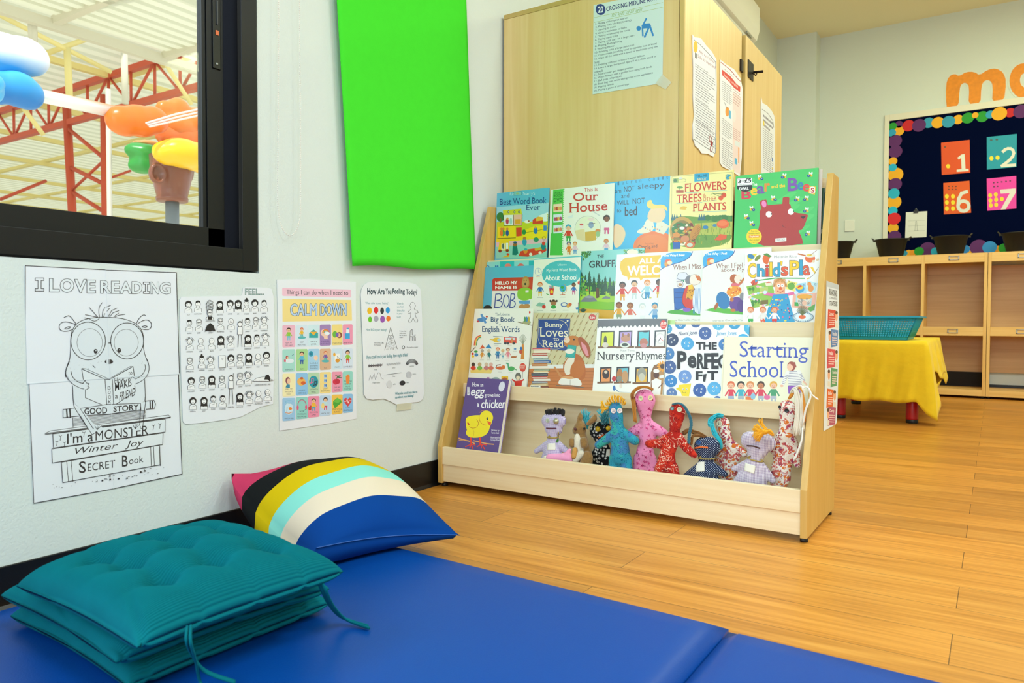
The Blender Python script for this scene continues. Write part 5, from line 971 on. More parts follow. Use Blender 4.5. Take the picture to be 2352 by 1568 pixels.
A.poly([(1290, 1400), (1330, 1320), (1430, 1345), (1520, 1320), (1570, 1420), (1430, 1400)], '#ebe7dc'); A.line([(1430, 1345), (1430, 1400)], 4, '#8a8478'); A.line([(1285, 1408), (1430, 1410), (1575, 1430)], 10, '#6a6458'); A.ell(1690, 690, 8, 8, RED); A.ell(1665, 685, 38, 32, '#c8342c'); A.text('2.99', 1640, 676, 1690, 698, '#f2e8de', 6, bold=.02); A.rect(1002, 1405, 1115, 1440, '#e9e9e4', 4); A.greek(1012, 1414, 1105, 1430, 1, '#6a6a68'); done(A)

A = book('white nursery rhymes book with rows of little windows', 3, 1, (373.4 * 4.2 - 0 - 1680 * 0 + (1000 - 1400) * 4.2 + 0, (734.4 - 560) * 4.2), (560, 720), '#f0f0ea', CD, th=.006)
A.cr = CD; A.poly([(-130, 730), (560, 718), (558, 775), (-130, 800)], '#5a5a5c')
for i in range(17): x = -130 + 42 * i; A.poly([(x, 785 - i * .8), (x + 42, 784 - i * .8), (x + 21, 815 - i * .8)], '#5a5a5c')
def win(x0, y0, x1, y1, bgc, inn):
    A.poly([(x0, y0), (x1, y0 - 4), (x1 - 6, y1), (x0 - 6, y1)], '#2e3036'); A.poly([(x0 + 14, y0 + 14), (x1 - 12, y0 + 10), (x1 - 18, y1), (x0 + 6, y1)], bgc); A.line([(x0 - 22, y1 + 8), (x1 + 10, y1 + 4)], 18, '#7a5638')
    for (x, y, rx, ry, c) in inn: A.ell(x, y, rx, ry, c)
win(-85, 840, 50, 990, '#d8df3a', [(-40, 935, 16, 50, '#4a4a42'), (-40, 975, 30, 26, '#d8d0c0')]); win(92, 838, 222, 990, '#b89ad0', [(155, 910, 44, 34, '#c08a6a'), (130, 880, 12, 20, '#9a6a4a'), (182, 880, 12, 20, '#9a6a4a'), (148, 975, 48, 26, '#dfe4d8'), (148, 972, 30, 16, '#3f4a40')])
win(272, 836, 395, 990, '#58c4cc', [(330, 950, 40, 42, '#b8705a'), (330, 980, 34, 22, '#c88a8a'), (345, 845, 34, 8, '#23262a')]); win(436, 834, 545, 990, '#e9e7df', [(488, 912, 44, 52, '#d8d6d0'), (488, 912, 36, 42, '#f2f0ea'), (490, 910, 6, 6, K)]); A.line([(488, 912), (470, 940)], 5, K); A.line([(488, 912), (520, 935)], 4, RED)
A.ell(520, 780, 32, 44, '#dc3a28'); A.text('£0.99', 494, 758, 548, 788, '#f6e6da', -6, bold=.02); A.greek(498, 796, 542, 806, 1, '#f2c8b8'); A.text('Kate Toms', 108, 1016, 242, 1036, '#9aa0a0', 0)
A.text('Nursery', -115, 1040, 238, 1145, '#3a3a3a', -4, serif=True); A.text('Rhymes', 258, 1040, 545, 1145, '#3a3a3a', -6, serif=True)
win(-90, 1190, 20, 1330, '#e89a5a', [(-35, 1255, 34, 46, '#3a3030'), (-35, 1235, 16, 16, '#e0d0b8')]); win(70, 1186, 190, 1330, '#6cc0cc', [(100, 1270, 30, 70, '#b87a44'), (150, 1280, 30, 60, '#c89868'), (45, 1300, 22, 26, '#c83a3a'), (95, 1300, 26, 30, '#8a8a7a')]); win(250, 1190, 375, 1335, '#e8b43c', [(312, 1250, 42, 60, '#9a9888'), (312, 1285, 30, 40, '#c8c4b0')])
A.poly([(398, 1460), (398, 1240), (430, 1170), (490, 1150), (560, 1170), (560, 1460)], '#8a6038'); A.poly([(425, 1460), (430, 1250), (480, 1190), (540, 1200), (545, 1460)], '#b88a52'); A.ell(452, 1262, 28, 34, '#5a3424'); A.ell(452, 1225, 30, 20, '#efeee6'); A.poly([(405, 1320), (450, 1295), (500, 1315), (490, 1460), (415, 1460)], '#efeee8'); A.line([(470, 1390), (550, 1310)], 8, '#6a4a34'); A.rect(480, 1270, 525, 1300, '#e8e8e2', -10)
for i in range(12): a_ = i * math.pi / 6; A.ell(512 + 38 * math.cos(a_), 1180 + 38 * math.sin(a_), 18, 8, '#eaa02a', a_, n=8)
A.ell(512, 1180, 24, 24, '#4a3424'); A.ell(-60, 1440, 50, 16, '#8a7a8a'); A.line([(60, 1400), (90, 1430), (230, 1440)], 8, '#5a86b0'); A.ell(110, 1370, 14, 22, '#e6d8c8'); A.ell(45, 1390, 14, 26, '#3f6fb4'); done(A)

A = book('pale green book edge showing between two white books on the third tier', 3, -1.0, (480, 742), (632, 735), '#b8d88a', CD, th=.0024); done(A)
A = book('white book covered in smiling blue circles with a bold black title', 3, 0, (565, 783), (1350, 785), '#f1f2ef', CD, spine='#4a9ac8'); A.sm = 0
def face(x, y, r_, c, a_=0):
    A.ell(x, y, r_, r_, c); 
    for i in range(7): q = rr.random() * 6.28; d = rr.random() * r_ * .6; A.ell(x + d * math.cos(q), y + d * math.sin(q), r_ * .3, r_ * .2, tuple(min(1, k * 1.0 + .03) for k in lin2(c)), q, n=8)
    for s in (-.25, .3): ex_, ey_ = x + r_ * (s * math.cos(a_) + .25 * math.sin(a_)), y + r_ * (s * math.sin(a_) - .25 * math.cos(a_)); A.ell(ex_, ey_, r_ * .12, r_ * .14, WH, n=8); A.ell(ex_, ey_, r_ * .05, r_ * .07, K, n=6)
    mx_, my_ = x - .3 * r_ * math.sin(a_), y + .3 * r_ * math.cos(a_); A.ring(mx_, my_, r_ * .18, r_ * .16, 4, WH, 8, a_, a_ + math.pi)
def lin2(c): c = c.lstrip('#'); return [int(c[i:i + 2], 16) / 255 for i in (0, 2, 4)]
for x, y, r_, c, a_ in ((560, 820, 45, '#3f9ac4', 0), (685, 770, 54, '#2f86c0', 0), (832, 755, 52, '#3b5f9a', 0), (1052, 772, 60, '#56b4d8', 0), (1205, 762, 62, '#3a9ac8', 0), (1370, 810, 72, '#4aacd4', 0), (922, 862, 62, '#3f5f9c', -.2), (605, 925, 62, '#22365c', 2.5), (752, 962, 62, '#3f9fd4', 1.9), (1110, 970, 58, '#3a7ab8', 0), (1290, 930, 62, '#3fa6d8', 0), (565, 1058, 62, '#3c7ab4', 1), (580, 1188, 64, '#3d5c94', 1.2), (592, 1322, 60, '#2f7fc0', -.3), (728, 1280, 64, '#6a92cc', 2.9), (600, 1440, 50, '#5a7ab0', 0), (870, 1410, 64, '#2d57a0', 1.7), (1010, 1395, 66, '#52aadc', .2), (1040, 1500, 34, '#2f6ab4', 0)): face(x, y, r_, c, a_)
A.poly([(668, 1360), (788, 1345), (765, 1478), (700, 1470)], '#f0d41c'); A.poly([(640, 1395), (672, 1380), (690, 1430)], '#f0d41c'); A.ell(712, 1400, 7, 8, WH); A.ell(745, 1400, 7, 8, WH); A.ell(712, 1400, 3, 4, K); A.ell(745, 1400, 3, 4, K); A.ring(722, 1425, 16, 12, 3, '#6a5a10', 8, 0, math.pi)
A.text('Naomi Jones', 666, 848, 848, 893, '#27407a', -12, shear=.2); A.text('James Jones', 1030, 842, 1225, 895, '#3aa0d0', -2, shear=.2)
A.text('THE', 840, 950, 1032, 1016, K, 0, bold=.04); A.text('PERFECT FIT', 0, 0, 1, 1, K) if False else None
for t, x0, x1, y0, y1 in (('P', 660, 738, 1042, 1198), ('e', 762, 832, 1085, 1188), ('R', 850, 908, 1062, 1196), ('F', 920, 985, 1062, 1198), ('E', 988, 1048, 1060, 1200), ('C', 1052, 1130, 1072, 1196), ('T', 1145, 1215, 1060, 1200)): A.text(t, x0, y0, x1, y1, '#202022', 0, bold=.04, serif=t in 'FR')
A.text('F', 838, 1232, 892, 1308, K, 0, bold=.04); A.poly([(905, 1258), (938, 1252), (925, 1330), (902, 1326)], K); A.text('T', 950, 1230, 1042, 1308, K, 0, bold=.04); done(A)

A = book('cream book with a blue hand-lettered title about starting school, rightmost on the third tier', 3, 1.45, (1105, 900), (1968, 905), '#eeeacc', CD, th=.007); A.sm = 2
A.line([(1112, 905), (1085, 1500)], 4, '#cfcaa8')
A.text('Starting', 1255, 935, 1912, 1140, '#4058bc', 10, serif=True, bold=-.004); A.text('School', 1160, 1125, 1668, 1285, '#4058bc', 6, serif=True, bold=-.004)
for x, hr, tp, lo in ((1172, '#d8683a', '#d83a4e', '#9aa8c0'), (1268, '#33302c', '#3aa8bc', '#a8b0b8'), (1358, '#d88a4a', '#d83a4e', '#9aa8c0'), (1460, '#4a3224', '#d83a50', '#a8b0bc'), (1582, '#e0a83a', '#3f9a6a', '#b0b4c0')): A.kid(x, 1530, 200, '#efb896' if hr != '#4a3224' else '#c87c4c', hr, tp, lo, arms=.27)
A.rect(1312, 1470, 1385, 1510, '#e2783a', 4); A.ell(1520, 1478, 30, 26, '#e06a9a'); A.ell(1385, 1470, 24, 30, '#8ab8d0')
A.poly([(1715, 1225), (1830, 1215), (1860, 1370), (1730, 1380)], '#edebe6')
for i in range(9): A.line([(1712 + i * 2, 1235 + 16 * i), (1838 + i * 2, 1228 + 16 * i)], 4, '#5a5a84')
A.line([(1718, 1240), (1670, 1350)], 34, '#edebe6'); A.line([(1828, 1232), (1870, 1320)], 32, '#edebe6')
for i in range(6): A.line([(1692 - i * 5, 1262 + 16 * i), (1722 - i * 6, 1270 + 16 * i)], 4, '#5a5a84'); A.line([(1828 + i * 7, 1262 + 13 * i), (1856 + i * 6, 1252 + 13 * i)], 4, '#5a5a84')
A.line([(1870, 1325), (1900, 1355)], 16, '#eebc9c'); A.ell(1662, 1368, 16, 12, '#eebc9c'); A.ell(1755, 1180, 42, 46, '#a04a34'); A.ell(1742, 1188, 30, 34, '#f0c0a0'); A.poly([(1728, 1140), (1790, 1140), (1805, 1190), (1770, 1180)], '#a04a34'); A.poly([(1720, 1370), (1862, 1362), (1870, 1440), (1725, 1445)], '#8a4ab4'); done(A)

# purple book standing in the bottom bin
A = book('purple chick book standing at the left end of the bottom bin', 4, 0, (388, 172), (887, 172), '#5b4586', CG, th=.019, frame=(2.1295, .1045, .28, 0), spine='#8f78b4'); A.sm = 2
A.cr = CG; A.rect(382, 252, 410, 352, '#e6e6ea', 2); A.greek(386, 258, 406, 346, 6, '#8a8a94')
A.ell(798, 248, 36, 62, '#dcdcea', .25)
A.text('How an', 445, 200, 576, 248, '#f0eff4', 2, bold=.01); A.text('egg', 428, 285, 595, 390, '#f4f3f6', 0, bold=.012, shear=.25); A.text('grows into', 592, 330, 778, 385, '#f0eff4', 0, bold=.01); A.text('a', 500, 452, 526, 492, '#f0eff4', 0, bold=.02); A.text('chicken', 552, 405, 845, 508, '#f4f3f6', 0, bold=.012, shear=.15)
Y1 = '#f3e01e'
A.poly([(362, 620), (440, 595), (530, 590), (600, 600), (690, 660), (655, 730), (640, 790), (600, 835), (520, 862), (420, 862), (385, 800), (368, 720)], Y1); A.ell(612, 622, 82, 86, Y1); A.ell(440, 800, 72, 60, Y1); A.ell(625, 632, 12, 15, '#22302c'); A.ell(622, 628, 4, 5, '#dfe6dc'); A.poly([(622, 660), (670, 678), (662, 725), (632, 695)], '#ea5a24'); A.ring(612, 622, 86, 90, 5, '#c8621e', 10, 1.6, 3.4); A.ring(455, 690, 62, 58, 5, '#b8501e', 12, -.9, 2.4); A.poly([(380, 680), (400, 682), (415, 715), (395, 708)], '#c83a22'); A.line([(530, 560), (560, 538), (610, 532)], 4, '#e08a2a'); A.line([(440, 740), (465, 790), (460, 840)], 3, '#c8a01e')
A.line([(285, 868), (350, 890), (420, 905), (470, 932)], 14, '#e2a25a'); A.line([(285, 890), (340, 888)], 9, '#e2a25a'); A.line([(462, 898), (540, 915), (620, 935), (700, 942)], 13, '#e2a25a')
for x, y in ((425, 865), (535, 865)):
    A.line([(x, y), (x + 6, y + 80)], 18, '#e43a22'); b_ = (x + 8 + (10 if x > 500 else 0), y + 75)
    for dx, dy in ((-72, 30), (20, 60), (45, 10), (-20, 45)): A.line([b_, (b_[0] + dx + (20 if x > 500 else 0), b_[1] + dy)], 11, '#e43a22')
A.text('Written by', 672, 762, 768, 790, '#e6e4ee', 2, bold=.01); A.text('Tanya Kant', 672, 792, 765, 820, '#e6e4ee', 2, bold=.01); A.text('Illustrated by', 665, 848, 778, 876, '#e6e4ee', 2, bold=.01); A.text('Carolyn Franklin', 660, 878, 798, 906, '#e6e4ee', 2, bold=.01); A.line([(868, 180), (812, 1062)], 3, '#a2508a'); done(A)
# ---------------------------------------------------------------- posters and papers
M_paper = mat('white_paper', '#e9edf2', .6); M_tape = mat('clear_tape', '#eeebd2', .25, coat=.5); M_tape.node_tree.nodes['Principled BSDF'].inputs['Alpha'].default_value = .5
class Sheet:
    """paper on a plane: outline(s) given as crop pixels"""
    def __init__(s, name, label, cat, p0, U, outlines, crop, paper='#e9edf2', th=.0006, lift=.0008, group=None, eps=4e-6):
        s.U = V(U); s.W = V((0, 0, 1)); s.N = s.U.cross(s.W); s.p0 = V(p0) + s.N * lift; s.crop = crop
        P = [[s.pt(p) for p in o] for o in outlines]; al = [q for o in P for q in o]
        u0 = min(q.dot(s.U) for q in al); u1 = max(q.dot(s.U) for q in al); w0 = min(q.z for q in al); w1 = max(q.z for q in al)
        O = s.p0 + s.U * (u0 - s.p0.dot(s.U)); O.z = w0
        s.root = thing(name, O + s.U * (u1 - u0) / 2, label, cat, group); pm_ = mat('paper_' + paper.strip('#'), paper, .6)
        for i, o in enumerate(P): MB().prism([q + s.N * (th * (1 + .4 * (i % 3))) for q in o], -s.N * th).build('paper_sheet', pm_, s.root)
        s.A = Art(O, s.U, s.W, u1 - u0, w1 - w0, crop, eps=eps, lift=th * (1 + .4 * min(2, len(P) - 1)) + 2.5e-5)
    def pt(s, p): return onplane(s.crop[0] + p[0] / s.crop[2], s.crop[1] + p[1] / s.crop[2], s.p0, s.N)
    def tape(s, pts): MB().prism([s.pt(p) + s.N * .0016 for p in pts], -s.N * .0004).build('tape', M_tape, s.root)
    def end(s, name='poster_print'): s.A.build(name, s.root, print_mat('poster_ink', .5, .1)); return s.root

# monster reading poster, four taped sheets
CW = (0, 580, 2.45)
S = Sheet('poster', 'black and white reading poster with a bespectacled monster sitting on books', 'poster', (0, 0, 0), (0, 1, 0),
          [[(138, 70), (592, 93), (613, 712), (152, 738)], [(592, 93), (993, 108), (1010, 682), (613, 712)], [(160, 735), (613, 708), (640, 1328), (186, 1412)], [(613, 708), (1004, 682), (1025, 1247), (640, 1328)]], CW, eps=5e-6)
A = S.A; LN = '#2e2a2c'; PW = '#dfe7ec'
for o in ([(141, 740), (141, 73), (590, 96)], [(594, 98), (991, 112), (1008, 678)], [(162, 740), (189, 1409), (636, 1328)], [(642, 1326), (1023, 1245), (1003, 684)]): A.line(o, 4, LN)
A.cr = (60, 600, 6.03)
for ch, x0, x1, y0, y1 in (('I', 122, 243, 230, 412), ('L', 325, 452, 240, 418), ('O', 470, 655, 242, 425), ('V', 672, 828, 252, 432), ('E', 842, 955, 262, 435), ('R', 1028, 1160, 268, 440), ('E', 1178, 1288, 275, 442), ('A', 1300, 1455, 278, 444), ('D', 1462, 1602, 282, 446), ('I', 1620, 1704, 288, 446), ('N', 1722, 1835, 288, 448), ('G', 1848, 1995, 290, 450)):
    if ch == 'I':
        w = x1 - x0; t = (y1 - y0) * .19; o = [(x0, y0), (x1, y0), (x1, y0 + t), (x0 + w * .68, y0 + t), (x0 + w * .68, y1 - t), (x1, y1 - t), (x1, y1), (x0, y1), (x0, y1 - t), (x0 + w * .32, y1 - t), (x0 + w * .32, y0 + t), (x0, y0 + t)]; A.line(o + [o[0]], 8, LN)
    else: A.otext(ch, x0 + 5, y0 + 5, x1 - 5, y1 - 5, '#e4ebef', LN, bold=.02, w=.026)
A.sm = 1; HD = [(690, 870), (760, 820), (880, 785), (1090, 772), (1300, 785), (1430, 820), (1530, 870), (1600, 950), (1625, 1060), (1618, 1180), (1640, 1300), (1690, 1400), (1695, 1500), (1660, 1568)]
HL = [(690, 870), (640, 940), (612, 1040), (612, 1250), (600, 1360), (560, 1450), (538, 1540), (545, 1600)]
A.poly(HL[::-1] + HD, PW); A.line(HD, 9, LN); A.line(HL, 9, LN)
for s_, x, y, rx, ry, ix, iy, irx, iry in ((0, 855, 1102, 240, 262, 876, 1125, 176, 194), (1, 1395, 1102, 228, 250, 1382, 1125, 168, 185)): A.ring(x, y, rx, ry, 10, LN, 32); A.ring(ix, iy, irx, iry, 5, '#5a5658', 28)
A.rect(1130, 1116, 1165, 1138, LN); A.ell(958, 1245, 27, 32, LN); A.ell(962, 1236, 7, 8, PW); A.ell(1284, 1233, 27, 32, LN); A.ell(1290, 1224, 7, 8, PW); A.ell(1142, 1388, 58, 33, LN); A.rect(1108, 1350, 1140, 1425, PW)
for o in ([(700, 885), (640, 858), (560, 835), (490, 842), (450, 890), (460, 945), (510, 970), (580, 965), (632, 945)], [(1545, 860), (1600, 825), (1670, 805), (1725, 840), (1735, 900), (1700, 945), (1640, 945), (1600, 935)], [(690, 868), (640, 800), (600, 755), (570, 752), (520, 778)], [(1520, 868), (1550, 800), (1600, 750), (1630, 738), (1650, 750)], [(918, 1440), (960, 1482), (1020, 1502), (1108, 1508)], [(1148, 1508), (1210, 1502), (1270, 1478), (1320, 1450)], [(530, 930), (575, 903), (615, 905), (590, 930), (540, 938), (530, 930)], [(1600, 905), (1640, 888), (1680, 905), (1640, 918), (1600, 905)]): A.line(o, 8, LN)
for o in ([(875, 642), (925, 700), (985, 770)], [(815, 738), (900, 755), (980, 772)], [(1048, 572), (1012, 620), (1000, 690), (1012, 768)], [(1088, 638), (1058, 690), (1048, 770)], [(1085, 722), (1068, 768)], [(1165, 608), (1112, 630)], [(1150, 650), (1115, 690)], [(1252, 648), (1180, 680), (1130, 770)], [(1280, 682), (1200, 710), (1155, 765)], [(1278, 715), (1210, 765)], [(1368, 732), (1280, 745), (1225, 768)], [(805, 782), (860, 790), (930, 830), (975, 820), (1010, 785)]): A.line(o, 7, LN)
rr = random.Random(11)
for i in range(70): x, y = 560 + rr.random() * 1090, 800 + rr.random() * 700; A.ell(x, y, 2 + 3 * (rr.random() > .8), 3, LN, n=6) if not (600 < x < 1640 and 850 < y < 1350) else None
A.cr = (60, 800, 4.357); Q = lambda pts, w=6: A.line(pts, w, LN)
A.poly([(395, 230), (430, 320), (470, 370), (470, 540), (540, 600), (1140, 545), (1188, 520), (1180, 310), (1225, 250), (1220, 130)], PW)
Q([(430, 130), (395, 210), (390, 265), (430, 330), (500, 380), (560, 405), (620, 405)]); Q([(445, 232), (460, 290), (520, 340), (585, 352)], 7); Q([(1195, 90), (1225, 160), (1225, 230), (1190, 300), (1110, 350), (1040, 365)]); Q([(1185, 160), (1192, 210), (1150, 275), (1090, 305)], 6)
Q([(460, 372), (468, 550), (485, 600), (655, 860)]); Q([(1182, 310), (1190, 540), (1170, 700), (1150, 800)])
A.sm = 0; A.poly([(552, 205), (800, 308), (830, 300), (1065, 180), (1088, 430), (865, 575), (800, 580), (588, 492)], '#e3eaee'); Q([(552, 205), (780, 305), (830, 310), (1065, 180), (1078, 270)], 7); Q([(552, 205), (568, 310)]); Q([(588, 410), (588, 492), (795, 580), (850, 588), (1088, 430), (1082, 370)]); Q([(555, 198), (600, 205), (815, 300)], 4); Q([(840, 295), (1040, 178), (1065, 182)], 4); Q([(785, 308), (805, 575)]); Q([(858, 308), (872, 572)])
for i, ch in enumerate('BOOK'): A.text(ch, 812 + i * 2, 378 + 46 * i, 842 + i * 2, 410 + 46 * i, LN)
A.text('How', 880, 292, 978, 350, LN, -14); A.text('to', 1020, 232, 1058, 268, LN, -6); A.text('MAKE', 885, 345, 1042, 425, LN, -50, bold=.01); A.text('a', 885, 468, 912, 502, LN, -4); A.text('FRIEND', 928, 440, 1084, 522, LN, -50, lean=8)
for o in ([(560, 350), (585, 320), (600, 345), (625, 350), (610, 375), (628, 390), (600, 410)], [(1082, 300), (1055, 282), (1040, 310), (1030, 330), (1050, 355), (1040, 370)]): A.ell(sum(p[0] for p in o) / len(o), sum(p[1] for p in o) / len(o), 24, 30, PW); Q(o, 6)
A.poly([(365, 610), (540, 585), (1140, 540), (1285, 520), (1285, 595), (1195, 612), (365, 690)], PW); Q([(475, 598), (365, 610), (365, 692), (520, 675)]); Q([(1192, 525), (1275, 518), (1290, 555), (1282, 598), (1195, 608)])
for x in (400, 432): Q([(x, 608), (x + 6, 688)], 14)
for x in (1235, 1258): Q([(x, 522), (x + 3, 600)], 12)
A.opoly([(540, 600), (800, 560), (1140, 548), (1145, 612), (830, 655), (560, 672)], 6, PW, LN); A.text('GOOD', 578, 600, 805, 660, LN, -12, bold=.02); A.text('STORY', 870, 580, 1120, 634, LN, -22, bold=.02)
for i in range(7): A.line([(470, 700 + 12 * i), (1195, 618 + 12 * i)], 3, LN)
Q([(462, 692), (466, 785)], 5)
A.opoly([(185, 850), (235, 825), (1420, 665), (1440, 685)], 5, '#e6ecef', LN); Q([(185, 860), (1440, 690)], 5)
A.opoly([(262, 855), (1385, 705), (1385, 835), (270, 995)], 6, '#e3eaee', LN)
A.text("I'm a", 405, 850, 665, 955, LN, -28, bold=.01); A.text('MONSTER', 690, 825, 1218, 920, LN, -58)
A.poly([(500, 600), (545, 600), (700, 790), (655, 862)], PW); Q([(485, 600), (655, 862), (740, 810)]); Q([(540, 605), (665, 800), (720, 770)]); Q([(1142, 560), (1130, 790), (1160, 805), (1190, 530)])
for x, y in ((715, 800), (1095, 790)):
    A.ell(x, y, 44, 32, PW)
    for d in (-26, -8, 10, 26): Q([(x - 10, y + 14), (x + d * 1.2, y - 34 + abs(d) * .3)], 5)
for x, y in ((335, 880), (300, 935), (375, 945), (570, 845), (1265, 775), (1330, 760)): Q([(x, y + 40), (x + 6, y), (x - 12, y - 10)], 5); Q([(x + 6, y), (x + 16, y - 12)], 5)
A.opoly([(252, 1005), (1365, 845), (1362, 958), (258, 1145)], 6, '#e6ecef', LN); A.text('Winter', 485, 995, 915, 1058, LN, -60, shear=.3); A.text('Joy', 985, 925, 1170, 1010, LN, -22, shear=.3)
A.opoly([(348, 1138), (1328, 968), (1335, 1162), (362, 1340)], 6, '#e6ecef', LN)
for x in (400, 445): Q([(x, 1128), (x + 18, 1328)], 6)
for x in (1240, 1270, 1330): Q([(x, 985), (x + 8, 1172)], 6)
A.text('S', 525, 1130, 590, 1242, LN, 0, bold=.01); A.text('ECRET', 610, 1152, 885, 1228, LN, -38); A.text('B', 955, 1070, 1010, 1180, LN, 0, bold=.01); A.text('ook', 1025, 1090, 1168, 1160, LN, -24)
for i in range(46): x = 250 + rr.random() * 1180; A.ell(x, 1400 - (x - 250) * .15 + rr.random() * 70 - 60, 3 + 7 * (rr.random() > .7), 3 + 6 * (rr.random() > .7), LN, n=8) if True else 0
A.cr = CW; A.line([(595, 100), (640, 1325)], 2, '#e9eef2'); A.line([(155, 737), (1008, 682)], 3, '#cfd8de'); S.end()

# feelings chart with little people
CF = (400, 620, 3.92)
S = Sheet('poster', 'white feelings chart with rows of small line-drawn people, cut with a raised corner', 'poster', (0, 0, 0), (0, 1, 0), [[(50, 275), (62, 240), (600, 232), (612, 215), (620, 160), (650, 152), (840, 158), (875, 170), (895, 240), (905, 700), (890, 1205), (780, 1230), (690, 1275), (600, 1320), (480, 1345), (250, 1375), (100, 1388), (78, 1360), (60, 900)]], CF, lift=.0015)
A = S.A; A.otext('FEEL...', 638, 168, 805, 222, '#9fb8b4', '#2e4a4a', 2, bold=.0, w=.03)
def bust(x, y, st, h=1.0):
    d0 = A.d; b = 58 * h; A.poly([(x - 32, y + b), (x - 30, y + 42), (x - 10, y + 30), (x + 10, y + 30), (x + 30, y + 42), (x + 32, y + b)], '#f1f3f5'); A.line([(x - 32, y + b), (x - 30, y + 42), (x - 10, y + 30)], 3, K); A.line([(x + 32, y + b), (x + 30, y + 42), (x + 10, y + 30)], 3, K)
    if st in (1, 3): A.ell(x, y - 4, 32, 33, K, n=14)
    if st == 3: A.poly([(x - 28, y - 4), (x + 28, y - 4), (x + 30, y + 48), (x - 30, y + 48)], K)
    if st == 5:
        for k in range(9): a_ = -2.9 + k * .33; A.line([(x, y), (x + 42 * math.cos(a_), y + 42 * math.sin(a_))], 4, K)
    A.oell(x, y, 24, 28, 3, '#f4f5f6')
    if st in (1, 2, 3): A.poly([(x - 24, y - 6), (x - 18, y - 27), (x, y - 32), (x + 18, y - 27), (x + 24, y - 4), (x + 6, y - 16)], K)
    if st == 4: A.ell(x, y - 30, 20, 13, K, n=10); A.ell(x, y - 46, 9, 9, K, n=8)
    if st == 6: A.ring(x, y - 18, 24, 16, 3, K, 12); A.ring(x - 10, y - 2, 7, 6, 2.5, K, 8); A.ring(x + 10, y - 2, 7, 6, 2.5, K, 8)
    A.ell(x - 8, y - 3, 2.5, 3, K, n=6); A.ell(x + 8, y - 3, 2.5, 3, K, n=6); A.line([(x - 9, y + 12), (x, y + 15 if st % 2 else y + 10), (x + 9, y + 12)], 3, K); A.line([(x - 14, y + 52), (x + 12, y + 44)], 2.5, K); A.d = d0 + A.eps * 9
FE = [(127, 312, 1, 'SILLY'), (213, 305, 2, 'DISAPPOINTED'), (410, 312, 3, 'DISGUSTED'), (503, 305, 1, 'SHOCKED'), (575, 305, 3, 'SAD'), (650, 305, 4, 'STRESSED'), (725, 300, 1, 'PROUD'), (808, 300, 2, 'NERVOUS'), (135, 478, 2, 'WORRIED'), (222, 475, 6, 'BORED'), (415, 465, 6, 'MISCHIEVOUS'), (510, 462, 0, 'CALM'), (658, 462, 2, 'ANXIOUS'), (733, 458, 6, 'JOYFUL'), (808, 455, 5, 'INDIFFERENT'), (138, 645, 5, 'INTERESTED'), (237, 640, 0, 'ALIEN'), (335, 638, 0, 'BRAVE'), (418, 628, 3, 'SHY'), (505, 628, 5, 'EMPATHETIC'), (662, 618, 3, 'EMBARRASSED'), (742, 610, 2, 'CONFIDENT'), (818, 608, 5, 'FULL'), (138, 822, 6, 'APPRECIATIVE'), (245, 810, 4, 'SURPRISED'), (325, 812, 5, 'CONFUSED'), (508, 795, 1, 'SMALL'), (588, 790, 6, 'NOT SURE'), (668, 785, 3, 'SARCASTIC'), (752, 780, 0, 'STUCK'), (828, 770, 1, 'PEACEFUL'), (150, 1000, 1, 'OVERWHELMED'), (250, 990, 6, 'EXCITED'), (335, 985, 3, 'CONFIDENT'), (427, 985, 6, 'JOLLY'), (590, 958, 6, 'CONTENT'), (660, 950, 5, 'DELIGHTED'), (165, 1180, 1, 'SKEPTICAL'), (265, 1178, 3, 'SMART'), (347, 1160, 2, 'RELAXED'), (432, 1158, 2, 'VULNERABLE'), (587, 1140, 3, 'DISTRACTED'), (672, 1125, 5, 'WORRIED'), (755, 1112, 0, 'DISCONNECTED'), (837, 1100, 0, 'CHEERFUL')]
for x, y, st, cap in FE: bust(x, y, st, 1.25); w = 6 * len(cap) * .95; A.text(cap, x - w / 2, y + 86, x + w / 2, y + 97, '#26262a', -2)
A.ring(315, 325, 30, 55, 3, K, 18); [A.ring(315 + 8 * (-1) ** k, 290 + 14 * k, 24, 11, 2.5, K, 10) for k in range(5)]; bust(315, 385, 6); A.rect(298, 418, 336, 445, K); A.text('UNCOMFORTABLE', 278, 452, 362, 464, '#26262a', -2)
A.poly([(270, 555), (290, 500), (320, 475), (350, 500), (368, 550), (340, 545), (320, 552), (295, 545)], K); A.text('LONELY', 300, 558, 345, 570, '#26262a', -2)
for x, y0, y1 in ((588, 450, 690), (507, 935, 1205)): A.line([(x - 18, y1), (x - 10, y0 + 110)], 4, K); A.line([(x + 18, y1), (x + 10, y0 + 110)], 4, K); A.opoly([(x - 20, y0 + 60), (x + 20, y0 + 60), (x + 22, y0 + 130), (x - 22, y0 + 130)], 3, '#f1f3f5'); A.oell(x, y0 + 35, 22, 26, 3, '#f4f5f6'); A.poly([(x - 22, y0 + 30), (x, y0 + 6), (x + 22, y0 + 30), (x, y0 + 20)], K); A.line([(x + 16, y0 + 62), (x + 22, y0 - 5)], 4, K)
A.text('INVINCIBLE', 480, 1228, 536, 1242, '#26262a', -4); A.opoly([(398, 770), (455, 768), (458, 875), (400, 880)], 3, '#f1f3f5'); A.ring(430, 800, 8, 7, 2, K, 8); A.text('NOT OUT', 405, 890, 452, 902, '#26262a', -2)
A.opoly([(700, 1000), (740, 970), (800, 960), (840, 975), (890, 990), (840, 1000)], 3, '#f1f3f5'); A.poly([(805, 985), (820, 945), (845, 940), (862, 975), (858, 1002), (835, 985)], K); A.text('SUPER EXTRA VERY SAD', 720, 1028, 862, 1042, '#26262a', -8); S.end()

